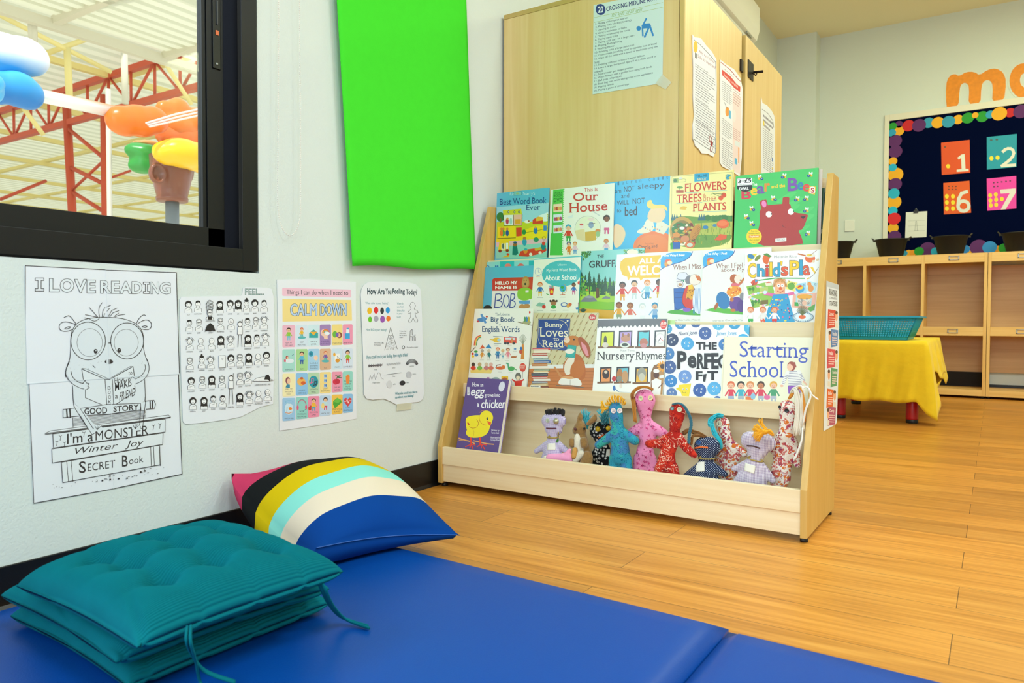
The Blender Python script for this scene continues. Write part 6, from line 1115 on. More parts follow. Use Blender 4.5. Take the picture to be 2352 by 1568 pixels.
# calm-down chart
CK = (640, 640, 4.357)
S = Sheet('poster', 'white calm-down chart with a yellow heading and twenty-four pastel cards', 'poster', (0, 0, 0), (0, 1, 0), [[(-18, 8), (300, 4), (772, 30), (778, 1400), (400, 1465), (8, 1520), (-2, 800)]], CK, lift=.0012)
A = S.A
def card(x0, y0, x1, y1, c, dy=0, dyb=None):
    e = min(9, (y1 - y0) * .1); dyb = dy if dyb is None else dyb; A.poly([(x0 + e, y0), (x1 - e, y0 + dy), (x1, y0 + dy + e), (x1, y1 + dyb - e), (x1 - e, y1 + dyb), (x0 + e, y1), (x0, y1 - e), (x0, y0 + e)], c)
card(34, 90, 725, 172, '#f2c4d6', 18, 15); A.text('Things I can do when I need to', 78, 108, 694, 170, '#34383c', 10)
A.poly([(36, 202), (727, 212), (733, 418), (38, 428)], '#f6dd8e'); A.otext('CALM', 118, 252, 380, 368, '#bcd4f4', '#2c4254', 0, bold=.02, w=.03); A.otext('DOWN', 416, 252, 676, 368, '#bcd4f4', '#2c4254', -2, bold=.02, w=.03)
colx = [(36, 164), (172, 288), (292, 404), (410, 522), (530, 636), (640, 738)]
rowy = [(464, 688, -3), (706, 932, -4), (948, 1180, -10), (1192, 1424, -18)]
cc = ['#f0b8cc', '#d8e8f4', '#d3eaf2', '#a383bc', '#f4dc86', '#f29ab8', '#a8dcd2', '#a9d896', '#a8d2ee', '#dcb492', '#cfe4f2', '#d8e4f4', '#f6ecb8', '#8fc4ec', '#b8d8b4', '#f6dc8e', '#ee9ab4', '#98d8cc', '#9cc8ea', '#94d4cc', '#ee92b0', '#c0d8f0', '#f2c454', '#8ec2ec']
caps = ['NAME MY|FEELINGS', 'DEEP|BREATHING', 'WRITE A|LETTER', 'IMAGINE A|QUIET PLACE', 'CHILD POSE', 'DRINK WATER', 'WARM BATH', 'RUN', '5-4-3-2-1|GROUNDING|TECHNIQUE', 'HUG', 'PAINT', 'BLOW BUBBLES', 'SMELL MY|FAVOURITE|SCENT', 'SQUEEZE|SOMETHING', 'LISTEN TO|MUSIC', 'COUNT|BACKWARDS', 'EXPLORE|NATURE', 'PRESS AND|RELEASE|PALMS|TOGETHER', 'WATCH FISH', 'NOISE|CANCELLING|HEADPHONES', 'PLAY WITH|A PET', 'HUG A TOY', 'WRAP UP IN A|BLANKET', 'COUNT|HEARTBEATS']
for k in range(24):
    r_, c = divmod(k, 6); x0, x1 = colx[c]; y0, y1, sl = rowy[r_]; f = (x0 - 36) / 700; top = y0 + sl * f * 2.6; bot = y1 - (y1 - y0) * .08 * f + sl * f * 4.2; card(x0, top, x1, bot, cc[k], -2, -4 - 2 * r_)
    L_ = caps[k].split('|'); cx = (x0 + x1) / 2; n = len(L_)
    for i, t in enumerate(L_): w = min(x1 - x0 - 12, len(t) * 9); yb = bot - 26 * (n - i) - 2 - 2 * r_; A.text(t, cx - w / 2, yb, cx + w / 2, yb + 15, '#4a4a58' if k != 3 else '#5a3a78', -2)
    cy = top + (bot - top) * .38; d0 = A.d
    if k in (0, 7, 11, 20, 21): A.kid(cx, cy + 62, 118, SKN, '#3a2a26', ('#8fc83a', '#5ab8d8', '#8fc83a', '#f0b83a', '#bfe0e8')[(0, 7, 11, 20, 21).index(k)], ('#7ac0d8', '#2f5aa8', '#d84a3a', '#48a8c0', '#d8405a')[(0, 7, 11, 20, 21).index(k)])
    if k in (1, 9): A.kid(cx, cy + 40, 95, SKN, '#d8602e', '#f0bc2a' if k == 1 else '#7a5aa8', '#58b4b8'); A.ell(cx, cy + 42, 40, 14, '#58b4b8')
    if k == 2: A.poly([(cx - 45, cy), (cx, cy - 36), (cx + 45, cy), (cx + 45, cy + 48), (cx - 45, cy + 48)], '#2fa8a8'); A.poly([(cx - 36, cy - 12), (cx + 36, cy - 14), (cx, cy + 22)], '#f0b02e')
    if k == 3: A.ell(cx - 4, cy, 44, 40, '#f3cdb8'); A.poly([(cx - 20, cy + 25), (cx + 20, cy + 25), (cx + 24, cy + 62), (cx - 12, cy + 62)], '#f3cdb8'); [A.ring(cx + 4, cy - 2, 32 - 7 * i, 30 - 7 * i, 7, ('#e0563a', '#f0b83a', '#3fa8a0')[i], 10, math.pi, 2 * math.pi) for i in range(3)]; A.ell(cx + 18, cy + 6, 26, 16, '#eaf4fa')
    if k == 4: A.ell(cx - 22, cy + 18, 24, 32, '#6ab83e'); A.ell(cx + 22, cy + 26, 28, 30, '#8a4a34'); A.ell(cx + 16, cy + 28, 18, 20, '#efb494'); A.ell(cx, cy + 22, 16, 22, '#7a62b4')
    if k == 5: A.poly([(cx - 14, cy - 30), (cx + 14, cy - 30), (cx + 16, cy + 20), (cx - 16, cy + 20)], '#eef6fa'); A.poly([(cx - 10, cy - 44), (cx + 10, cy - 44), (cx + 12, cy - 28), (cx - 12, cy - 28)], '#4ab0dc'); A.rect(cx - 30, cy + 10, cx + 22, cy + 66, '#3aa6e0')
    if k == 6: A.ell(cx + 6, cy + 30, 46, 22, '#e4eef4'); A.ell(cx - 18, cy - 4, 14, 18, '#b83a3a'); A.ell(cx - 14, cy, 10, 13, SKN); A.rect(cx - 48, cy + 16, cx - 30, cy + 40, '#e0506e'); A.line([(cx + 34, cy - 26), (cx + 46, cy - 34)], 5, '#3a5a7a')
    if k == 8: A.ell(cx - 26, cy - 34, 23, 28, '#2a9ab8'); A.ring(cx - 26, cy - 34, 10, 9, 4, '#1a5a7a', 10); A.ell(cx + 22, cy + 6, 21, 26, '#f6d0b4')
    if k == 10: A.rect(cx - 24, cy - 30, cx + 28, cy + 50, '#f6f6f2'); A.ell(cx - 28, cy - 20, 12, 18, '#f0b02e'); A.ell(cx + 4, cy + 40, 22, 20, '#e09a2e'); A.line([(cx, cy), (cx + 45, cy + 36)], 5, '#3a4a6a')
    if k == 12: A.ell(cx - 10, cy - 18, 24, 36, '#8a4a5a'); A.ell(cx - 2, cy - 12, 18, 26, '#f0c4a4'); A.poly([(cx - 34, cy + 50), (cx - 20, cy + 18), (cx + 10, cy + 22), (cx + 10, cy + 58)], '#2f8aa8')
    if k == 13: A.ell(cx - 6, cy, 42, 40, '#eeb45a'); A.ell(cx + 14, cy + 14, 24, 18, '#d8602e'); A.ell(cx - 2, cy - 34, 16, 12, '#c8602e')
    if k == 14: A.ell(cx, cy + 8, 46, 60, '#2298ac'); A.line([(cx - 24, cy + 18), (cx - 22, cy - 22), (cx - 2, cy - 26), (cx - 4, cy + 12)], 6, '#e0709a'); A.line([(cx + 6, cy + 42), (cx + 8, cy + 6), (cx + 28, cy + 2), (cx + 26, cy + 36)], 6, '#22344a'); [A.ell(x, y, 7, 7, q) for x, y, q in ((cx - 28, cy + 20, '#e0709a'), (cx - 8, cy + 14, '#e0709a'), (cx + 2, cy + 44, '#22344a'), (cx + 22, cy + 38, '#22344a'))]
    if k == 15:
        for i, t in enumerate(('100', '99', '98')): A.rect(cx - 16, cy - 62 + 48 * i, cx + 16, cy - 26 + 48 * i, '#a8ccf0'); A.text(t, cx - 12, cy - 56 + 48 * i, cx + 12, cy - 32 + 48 * i, '#2f5aa8', 0, bold=.02)
    if k == 16: A.ell(cx - 16, cy + 22, 28, 28, '#d8304a'); A.ell(cx + 4, cy + 18, 24, 26, '#c82a44'); [A.line([(cx + 6, cy - 30), (cx - 16 + 12 * i, cy - 44 + (i % 2) * 26)], 8, '#3a7a4a') for i in range(6)]; A.line([(cx - 10, cy), (cx + 8, cy - 30)], 4, '#3a5a3a')
    if k == 17: [A.line([(cx - 14 + 9 * i, cy + 10), (cx - 15 + 10 * i, cy - 30 - 12 * (i in (1, 2)))], 10, '#ee8a3a') for i in range(4)]; A.poly([(cx - 20, cy - 6), (cx + 20, cy - 6), (cx + 14, cy + 46), (cx - 14, cy + 46)], '#ee8a3a')
    if k == 18: A.oell(cx, cy + 20, 46, 64, 3, '#cfe8f6', '#8ac0e0'); A.ring(cx + 4, cy - 48, 38, 14, 5, '#7ac0dc', 14); A.ell(cx + 14, cy + 18, 18, 14, '#ee8a2e'); A.line([(cx - 34, cy + 58), (cx, cy + 66), (cx + 34, cy + 52)], 8, '#d8946a'); A.line([(cx - 20, cy + 50), (cx - 18, cy + 6)], 5, '#3a9a6a')
    if k == 19: A.ring(cx, cy + 4, 42, 62, 9, '#2f9a8a', 14, math.pi * 1.1, math.pi * 1.9); A.ring(cx, cy + 4, 42, 60, 5, '#e0608a', 14, .9 * math.pi, 2.1 * math.pi); A.ell(cx - 42, cy + 22, 11, 24, '#e0608a'); A.ell(cx + 42, cy + 18, 11, 24, '#e0608a'); A.line([(cx + 40, cy + 36), (cx + 14, cy + 56)], 4, '#3a6a7a')
    if k == 20: A.ell(cx - 38, cy + 40, 16, 20, '#c8402e'); A.ell(cx - 32, cy + 22, 11, 11, '#c8402e')
    if k == 21: A.ell(cx - 26, cy + 26, 16, 30, '#f0d88a')
    if k == 22: A.poly([(cx - 40, cy - 10), (cx, cy - 46), (cx + 40, cy - 20), (cx + 44, cy + 4), (cx - 24, cy + 62), (cx - 42, cy + 20)], '#4aa838'); A.poly([(cx - 34, cy - 4), (cx, cy - 46), (cx + 40, cy - 22), (cx + 10, cy + 10)], '#6cc048')
    if k == 23: A.poly([(cx, cy + 56), (cx - 38, cy + 6), (cx - 36, cy - 26), (cx - 16, cy - 34), (cx, cy - 18), (cx + 16, cy - 36), (cx + 38, cy - 28), (cx + 38, cy + 4)], '#d8464a'); A.line([(cx - 36, cy + 2), (cx - 14, cy), (cx - 6, cy - 20), (cx + 4, cy + 20), (cx + 12, cy - 4), (cx + 36, cy - 6)], 5, '#f6e6e4')
    A.d = d0 + A.eps * 4
S.end()

# how-are-you-feeling sheet
CH = (820, 640, 5.058)
S = Sheet('poster', 'white sheet asking about feelings, cut like a speech bubble, right of the calm-down chart', 'poster', (0, 0, 0), (0, 1, 0), [[(42, 180), (50, 130), (75, 75), (130, 38), (300, 28), (600, 42), (680, 62), (735, 120), (750, 300), (768, 900), (778, 1320), (765, 1395), (720, 1430), (630, 1438), (460, 1462), (380, 1420), (310, 1392), (180, 1405), (110, 1390), (78, 1340), (70, 900)]], CH, lift=.003)
A = S.A; TQ = '#1f8a96'
for t, x0, x1, y0, y1 in (('How', 118, 222, 108, 180), ('Are', 240, 318, 112, 178), ('You', 332, 396, 114, 178), ('Feeling', 412, 552, 114, 192), ('Today?', 568, 696, 122, 200)): A.text(t, x0, y0, x1, y1, '#163a48', 2, bold=.025)
A.text('What color is your feeling?', 96, 268, 360, 302, TQ, 2)
for i, t in enumerate(('Where do', 'you feel', 'this color', 'in your', 'body?')): A.text(t, 462, 274 + 40 * i, 462 + 88 * len(t) / 9.5, 300 + 40 * i, TQ)
for x, y, rx, ry, c in ((144, 372, 28, 38, '#f2bc14'), (220, 366, 26, 40, '#e0242a'), (290, 372, 22, 38, '#2a2c30'), (356, 366, 25, 36, '#1a9ae0'), (150, 472, 22, 34, '#6ac41e'), (220, 465, 28, 36, '#a8a6b8'), (295, 470, 28, 40, '#9a52b4'), (362, 462, 25, 33, '#f27a14')): A.ell(x, y, rx, ry, c)
M1 = [(628, 350), (612, 310), (625, 280), (645, 272), (668, 284), (678, 315), (662, 352), (700, 372), (712, 392), (690, 402), (672, 398), (680, 440), (705, 480), (702, 502), (672, 500), (650, 452), (630, 500), (600, 505), (594, 482), (618, 450), (625, 396), (590, 408), (590, 385), (628, 350)]; A.line(M1, 4, '#3a3a3e')
A.text('How BIG is your feeling?', 104, 578, 342, 612, TQ, 2, bold=.005); A.line([(320, 830), (388, 568), (466, 815)], 5, '#4a4a4e'); A.line([(362, 665), (378, 655), (388, 672), (400, 655), (412, 668)], 4, '#4a4a4e')
for i in range(110): t = rr.random(); x = 390 + (rr.random() - .5) * 135 * (.25 + .75 * t); A.line([(x, 680 + 145 * t), (x + 4, 684 + 145 * t)], 2.5, '#8a8a8e')
A.line([(612, 720), (615, 605), (638, 588), (640, 655), (678, 652), (660, 672), (618, 672)], 4, '#3a3a3e'); [A.line([(x, 672), (x + 1, 718)], 4, '#3a3a3e') for x in (640, 660, 675)]
for i, t in enumerate(('Or does it feel', 'middle sized...', 'like the size of', 'a chair?')): A.text(t, 490, 600 + 24 * i, 490 + 5.2 * len(t), 614 + 24 * i, '#5a5a60', 2)
for i, t in enumerate(('Does it feel as BIG', 'as a mountain?')): A.text(t, 196, 735 + 24 * i, 196 + 5.8 * len(t), 750 + 24 * i, '#5a5a60', 2)
A.ring(537, 796, 15, 18, 5, '#3a3a3e', 14); A.text('Or as small as a button?', 574, 788, 706, 802, '#5a5a60', -2)
A.text('If you could touch your feeling, how might it feel?', 110, 890, 588, 942, TQ, -28)
o = [(130 + i * 4.2, 1012 + (18 if i % 2 else -18) * (.7 + .3 * math.sin(i)) - i * .3) for i in range(39)]; A.line(o, 3.5, '#5a5054'); A.line([(340 + i * 6, 996 - i * .7 + (14 if i % 2 else -10)) for i in range(28)], 2, '#8a8a8e')
for k in range(5): A.ring(636, 1010, 72 - 5 * k, 76 - 10 * k, 5, '#4a4a4e', 12, 3.4, 6.0)
A.line([(135, 1182), (150, 1120), (170, 1170), (195, 1100), (210, 1172), (240, 1090), (262, 1092), (280, 1150), (305, 1166)], 3, '#8a8a90'); A.line([(338, 1114), (512, 1090)], 4, '#5a5a60'); [A.ring(598, 1115, 8 + 8 * k, 10 + 9 * k, 2.5, '#a0a0a6', 14) for k in range(4)]; A.ell(372, 1225, 32, 44, '#d8dade'); A.ell(524, 1210, 34, 28, '#2a282c', -.2)
for t, x, y in (('bumpy', 215, 1055), ('spiky', 424, 1034), ('prickly', 635, 1014), ('wiggly-wobbly', 220, 1208), ('line', 426, 1130), ('twisty', 662, 1106), ('soft', 430, 1222), ('hard', 586, 1204)): A.text(t, x - 3.4 * len(t), y - 7, x + 3.4 * len(t), y + 8, '#4a5a60', -1)
A.text('What else would you like to', 440, 1318, 696, 1356, TQ, -20, bold=.005); A.text('say about your feeling?', 440, 1362, 655, 1398, TQ, -20, bold=.005); S.tape([(460, 1455), (634, 1438), (628, 1512), (458, 1532)]); S.end()

# activity list on the cabinet side
CM = (1340, 0, 6.818)
S = Sheet('poster', 'pale blue-green activity list taped to the side of the cabinet', 'poster', (0, 2.54, 0), (1, 0, 0), [[(160, 82), (1262, -150), (1240, 1300), (145, 1478)]], CM, paper='#cfe3dc')
A = S.A; NB = '#22306c'; A.ell(270, 150, 78, 88, '#2c3c80', -.2); A.text('20', 232, 105, 310, 200, '#e8f0ee', -6, bold=.03); A.text('CROSSING MIDLINE ACTIVITIES', 360, 108, 1330, 178, NB, -212, bold=.02)
for (x0, y0, x1, y1) in ((170, 278, 1245, 40), (170, 352, 1245, 114)): A.line([(x0, y0), (x1, y1)], 5, '#a8b85a')
A.text('for kids of all ages', 445, 210, 925, 288, '#8fb06a', -98, shear=.35)
act = ['Playing with rhythm scarves', 'Playing with blocks (stacking)', 'Dancing to music', 'Using a washcloth to bathe', 'Dusting or sweeping the house', 'Playing patty-cake', 'Playing with cars on a large path', 'Playing flashlight tag', 'Washing the car', 'Painting with a large paint roll', 'Cross crawls (touching hand to opposite foot or knee)', 'Wipe off the table with a towel or washcloth using one', 'hand', 'Stepping with out to throw a water balloon', 'Draw a large, horizontal figure 8 on a chalk board or', 'sidewalk', 'Squirt/water gun target practice', 'Water flowers with a garden hose using both hands', 'Ball pass relay races', 'Bean bag toss while sitting criss cross applesauce', 'Playing tennis', 'Playing a game of simon says']
n = 0
for i, t in enumerate(act):
    y = 368 + 49.8 * i
    if t not in ('hand', 'sidewalk'): n += 1; t = '%d. %s' % (n, t)
    w = 17.0 * len(t); x = 190 - i * 1.0; A.text(t, x, y - 4, x + w, y + 34, '#3a4c58', -w * .205, bold=.003)
BL = '#2a86c8'; A.ell(868, 446, 36, 38, BL); A.line([(985, 295), (930, 400)], 24, BL); A.poly([(912, 400), (950, 372), (1040, 365), (1060, 400), (1050, 440), (920, 450)], BL); A.line([(925, 440), (932, 560)], 24, BL); A.line([(1030, 420), (960, 580)], 28, BL); A.line([(1040, 400), (1092, 555)], 28, BL)
S.tape([(1130, 1310), (1240, 1165), (1382, 1290), (1290, 1400)]); S.end()

# papers on the cabinet doors
CP = (1560, 70, 4.481); DX = .775
S = Sheet('poster', 'curled scissor-skills sheet with a light bulb and red scissors on the cabinet door', 'poster', (DX - .0008, 0, 0), (0, 1, 0), [[(130, 45), (150, 70), (215, 80), (270, 155), (330, 220), (375, 300), (380, 600), (372, 1240), (345, 1302), (290, 1270), (225, 1265), (190, 1215), (160, 1190), (138, 1120), (135, 980), (150, 880), (138, 700), (140, 400)]], CP, paper='#e8ebef', th=.003)
A = S.A; A.line([(145, 98), (210, 150), (290, 235), (368, 325), (374, 700), (365, 1260)], 5, '#5a5a60'); A.line([(145, 1120), (230, 1180), (300, 1225), (362, 1268)], 5, '#4a5a5a'); A.ell(160, 170, 22, 62, '#f0b81c'); A.rect(154, 228, 172, 282, '#5a5a58', 10)
A.text('Why Are Scissor', 193, 196, 360, 236, '#9a4a58', 118); A.text('Skills SO important?', 183, 246, 368, 286, '#9a4a58', 125)
for y, n, hd in ((335, 6, 'Develop Hand Strength'), (520, 5, 'Hand-Eye Coordination'), (680, 9, 'Fine Motor Coordination'), (905, 7, 'Improves Attention')): A.text(hd, 158, y, 290, y + 22, '#3a3a44', 92); A.greek(158, y + 28, 364, y + 30 + 26 * n, n, '#85858f', 145, frac=.3, seed=y)
A.ring(312, 1118, 11, 34, 6, '#8a2a30', 14); A.ring(322, 1220, 12, 30, 6, '#8a2a30', 14); A.line([(318, 1140), (366, 1200)], 7, '#9ab8c0'); A.line([(325, 1195), (368, 1100)], 7, '#9ab8c0'); A.poly([(308, 1128), (340, 1150), (335, 1195), (318, 1190)], '#9a2a30'); S.end()
S = Sheet('poster', 'cutting-skills handout with a red heading band on the cabinet door', 'poster', (DX - .0008, 0, 0), (0, 1, 0), [[(418, 300), (480, 350), (560, 400), (625, 490), (650, 600), (640, 1300), (620, 1505), (540, 1450), (440, 1400), (415, 1360)]], CP, paper='#e9ebee', th=.002)
A = S.A; A.line([(424, 328), (520, 405), (600, 500), (628, 525)], 6, '#b0282e'); A.greek(460, 395, 560, 405, 1, '#8a6a6e', 90); A.poly([(436, 402), (520, 470), (585, 550), (624, 580), (622, 636), (560, 590), (500, 520), (438, 460)], '#d8312c'); A.text('Developing Cutting Skills', 455, 440, 600, 476, '#f2dcd8', 130, bold=.01)
A.poly([(545, 640), (632, 690), (622, 1480), (545, 1440)], '#efdcd8')
A.greek(440, 520, 540, 720, 10, '#8f8f98', 70, frac=.3, seed=5); A.greek(552, 600, 625, 760, 6, '#c08a8c', 60, frac=.3, seed=6); A.ell(490, 835, 20, 50, '#e89a3a'); A.rect(505, 820, 528, 900, '#5ab4e0', 12); A.ell(562, 880, 18, 65, '#ece6e2'); A.line([(460, 740), (485, 800)], 5, '#8a8a90'); A.greek(440, 900, 540, 1080, 8, '#85858e', 80, frac=.3, seed=8); A.greek(552, 1000, 625, 1120, 6, '#c08a8c', 50, frac=.3, seed=9); A.greek(436, 1100, 545, 1380, 13, '#7d7d86', 80, frac=.3, seed=10); A.rect(568, 1130, 620, 1180, '#dfe8ea', 25); A.rect(566, 1310, 590, 1370, '#5ab4e0', 12); A.poly([(600, 1200), (615, 1210), (612, 1370), (600, 1360)], '#eeb890'); S.end()
S = Sheet('poster', 'narrow curled sheet on the far cabinet door', 'poster', (.782, 0, 0), (0, 1, 0), [[(842, 690), (852, 745), (900, 770), (950, 830), (975, 880), (982, 1000), (978, 1560), (845, 1520), (838, 800)]], CP, paper='#e4e8ec', th=.002)
A = S.A; A.line([(848, 810), (910, 855), (960, 930), (968, 1000)], 4, '#4a4a52'); A.greek(858, 860, 960, 1000, 3, '#8a8a94', 90, frac=.5, seed=3); A.rect(860, 925, 872, 975, '#e8cf3a', 10); A.greek(856, 1000, 965, 1420, 20, '#80808a', 80, frac=.3, seed=4); A.rect(950, 1310, 960, 1345, '#3a6ab0', 5); A.ell(955, 1420, 6, 10, '#e8c83a'); S.end()

# strip on the shelf side
CS = (1860, 630, 4.24)
S = Sheet('poster', 'tall narrow reading-strategies strip on the right side of the book shelf', 'poster', (X1, 0, 0), (0, 1, 0), [[(162, 62), (280, 102), (284, 700), (262, 1435), (250, 1460), (134, 1525), (150, 800)]], CS, paper='#dfe6ea')
A = S.A; A.poly([(163, 64), (280, 104), (280, 148), (163, 118)], '#c4cdd2')
A.text('READING', 190, 140, 264, 200, K, 18, bold=.03); A.text('COMPREHENSION', 190, 216, 264, 238, '#3a3a3e', 12); A.text('STRATEGIES', 190, 258, 266, 302, K, 8, bold=.02)
for y0, h, x0, x1, c, t, fx in ((338, 190, 175, 250, '#d8442e', 'Connect', 258), (532, 180, 205, 274, '#4a80bc', 'Visualise', 192), (720, 195, 170, 248, '#d64452', 'Predict', 258), (908, 190, 205, 268, '#4a9a68', 'Question', 184), (1110, 190, 165, 230, '#e0601e', 'Infer', 240), (1285, 190, 178, 252, '#b04a74', 'Clarify', 176)):
    A.poly([(x0, y0), (x1, y0 + 12), (x1 - 8, y0 + h - 14), (x0 - 6, y0 + h)], c); A.text(t, x0 + 12, y0 + 26, x0 + 12 + min(44, 8 * len(t)), y0 + 62, '#f2e6e0', 4, bold=.02); A.greek(x0 + 10, y0 + 80, x1 - 10, y0 + 165, 4, '#f0d4cc', 4, seed=y0); A.ell(fx, y0 + 70, 12, 48, '#efb088'); A.ell(fx, y0 + 35, 12, 18, '#5a3a2a'); A.rect(fx - 12, y0 + 130, fx + 12, y0 + 180, '#e8e0cc', 4)
S.end()

# notice board on the back wall
BYW = 7.2
nb = thing('notice_board', (1.9, BYW, 1.15), 'navy notice board with a border of coloured circles on the back wall', 'notice board')
MB().box(.905, BYW - .012, 1.15, 3.3, BYW, 2.325).build('felt_panel', mat('navy_felt', '#01092c', .95, spec=.05, bump=.2, bscale=300), nb)
M_fr = mat('cream_frame', '#e6e2d2', .5)
for b_ in ((.868, 1.15, .905, 2.378), (3.3, 1.15, 3.34, 2.378)): MB().box(b_[0], BYW - .022, b_[1], b_[2], BYW, b_[3]).build('frame', M_fr, nb, bevel=.002)
MB().box(.905, BYW - .022, 2.325, 3.3, BYW, 2.378).build('frame', M_fr, nb, bevel=.002)
CN = (2020, 230, 4.238); pN = V((0, BYW - .013, 0)); G_, Y_, B_, P_, R_, D_ = '#1f9a2e', '#f2b01e', '#2aa0c8', '#5c2068', '#cc1a22', '#2f9cc0'
dots = [(190, 235, 34, P_), (130, 255, 36, G_), (122, 318, 36, B_), (188, 298, 48, Y_), (282, 248, 54, R_), (385, 245, 60, P_), (478, 220, 50, D_), (568, 218, 54, Y_), (672, 210, 56, D_), (766, 188, 45, Y_), (860, 174, 52, G_), (932, 147, 28, Y_), (1002, 160, 52, G_), (1078, 140, 38, B_), (1166, 132, 64, Y_), (1272, 122, 44, R_), (1378, 110, 64, P_),
        (152, 398, 60, P_), (155, 500, 60, P_), (132, 594, 38, Y_), (130, 655, 36, '#1fb0dc'), (158, 724, 66, Y_), (152, 818, 60, P_), (140, 908, 50, '#1fb0d4'), (142, 992, 64, Y_), (130, 1076, 42, '#1fb8e0'), (142, 1154, 58, '#e0202a'), (132, 1245, 48, Y_), (145, 1330, 60, P_),
        (245, 1490, 26, D_), (285, 1488, 32, Y_), (325, 1486, 30, '#eb9a1e'), (385, 1472, 42, G_), (468, 1450, 68, P_), (545, 1472, 40, '#2ab4e0'), (835, 1450, 40, '#2a86d0'), (866, 1460, 36, Y_), (965, 1430, 74, P_), (1072, 1432, 60, '#3090d8'), (1148, 1450, 36, '#eb9a1e'), (1212, 1440, 46, G_), (1300, 1450, 50, Y_)]
for i, (x, y, r_, c) in enumerate(dots):
    q = onplane(CN[0] + x / CN[2], CN[1] + y / CN[2], pN, V((0, 1, 0))); rad = r_ / CN[2] * depth(q) / F
    MB().lathe((q.x, BYW - .0122 - .0008 * (i % 3), q.z), [(rad, 0), (rad, -.0008)], 26, 'y').flat().build('border_circle', mat('card_' + c.strip('#'), c, .7), nb)
def card_sheet(label, pts, c):
    return Sheet('number_card', label, 'card', (0, BYW - .0145, 0), (1, 0, 0), [pts], CN, paper=c, th=.001, group='number cards on the notice board', eps=1e-4)
S = card_sheet('orange number one card with one yellow dot', [(600, 415), (878, 386), (884, 705), (606, 728)], '#e25008'); A = S.A; A.poly([(758, 560), (800, 528), (830, 524), (838, 668), (868, 668), (868, 690), (752, 698), (752, 676), (800, 670), (795, 562), (772, 580)], '#e6e6da'); A.ell(668, 643, 20, 21, '#f4d81c'); A.ell(638, 456, 10, 8, '#6a4a2a'); S.end('card_print')
S = card_sheet('turquoise number two card with two yellow dots', [(1044, 360), (1338, 328), (1334, 650), (1046, 676)], '#0a9ab4'); A = S.A; A.line([(1203, 500), (1222, 482), (1250, 471), (1278, 472), (1300, 488), (1308, 515), (1298, 545), (1270, 580), (1230, 612), (1192, 640), (1318, 630)], 28, '#e6e4d6'); [A.ell(x, y, 20, 22, '#f2e01e') for x, y in ((1090, 566), (1150, 560))]; [A.ell(x, y, 13, 9, '#3a5a5a') for x, y in ((1088, 388), (1142, 384))]; S.end('card_print')
S = card_sheet('orange number six card with six yellow dots', [(622, 806), (876, 784), (892, 1096), (627, 1112)], '#e45a0a'); A = S.A; A.ring(818, 1030, 52, 48, 32, '#dfe2da', 20); A.line([(850, 890), (800, 905), (772, 960), (766, 1020)], 32, '#dfe2da'); [A.ell(x, y, 19, 23, '#f6dc10') for x in (656, 716) for y in (936, 995, 1055)]; [A.ell(x, y, 8, 6, '#6a3a1a') for x in (675, 712, 745) for y in (840, 868)]; S.end('card_print')
S = card_sheet('pink number seven card with seven yellow dots', [(1044, 764), (1332, 736), (1333, 1054), (1050, 1076)], '#ee3fb0'); A = S.A; A.poly([(1175, 870), (1325, 858), (1326, 900), (1228, 1062), (1180, 1064), (1268, 905), (1180, 910)], '#e6dfda'); [A.ell(x, y, 19, 22, '#f2d41c') for x, y in ((1078, 926), (1132, 918), (1080, 976), (1136, 968), (1192, 962), (1084, 1024), (1136, 1018))]; [A.ell(x, y, 9, 7, '#6a2a4a') for x, y in ((1112, 804), (1148, 800), (1190, 795), (1232, 790), (1272, 786), (1115, 842), (1150, 838))]; S.end('card_print')
S = Sheet('clipped_sheet', 'white worksheet held by a black clip low on the notice board', 'paper', (0, BYW - .0145, 0), (1, 0, 0), [[(258, 1092), (466, 1080), (458, 1332), (250, 1340)]], CN, paper='#e2e4de', th=.002, eps=1e-4); A = S.A; [A.line([(280, 1175 + 50 * i), (440, 1168 + 50 * i)], 3, '#b8bcb8') for i in range(3)]; A.line([(345, 1270), (352, 1180), (362, 1178), (368, 1268)], 3, '#8a8e8a'); A.line([(335, 1272), (378, 1268)], 3, '#8a8e8a')
q = S.pt((356, 1085)); MB().box(q.x - .018, q.y - .012, q.z - .012, q.x + .018, q.y - .001, q.z + .012).build('clip', mat('clip_black', '#1a1c1c', .4), S.root, bevel=.003); MB().tube([q + V((-.01, -.006, .01)), q + V((0, -.006, .03)), q + V((.01, -.006, .01))], .0025, 6).build('clip_wire', mat('clip_steel', '#8a8f90', .3, .8), S.root); S.end('worksheet_print')
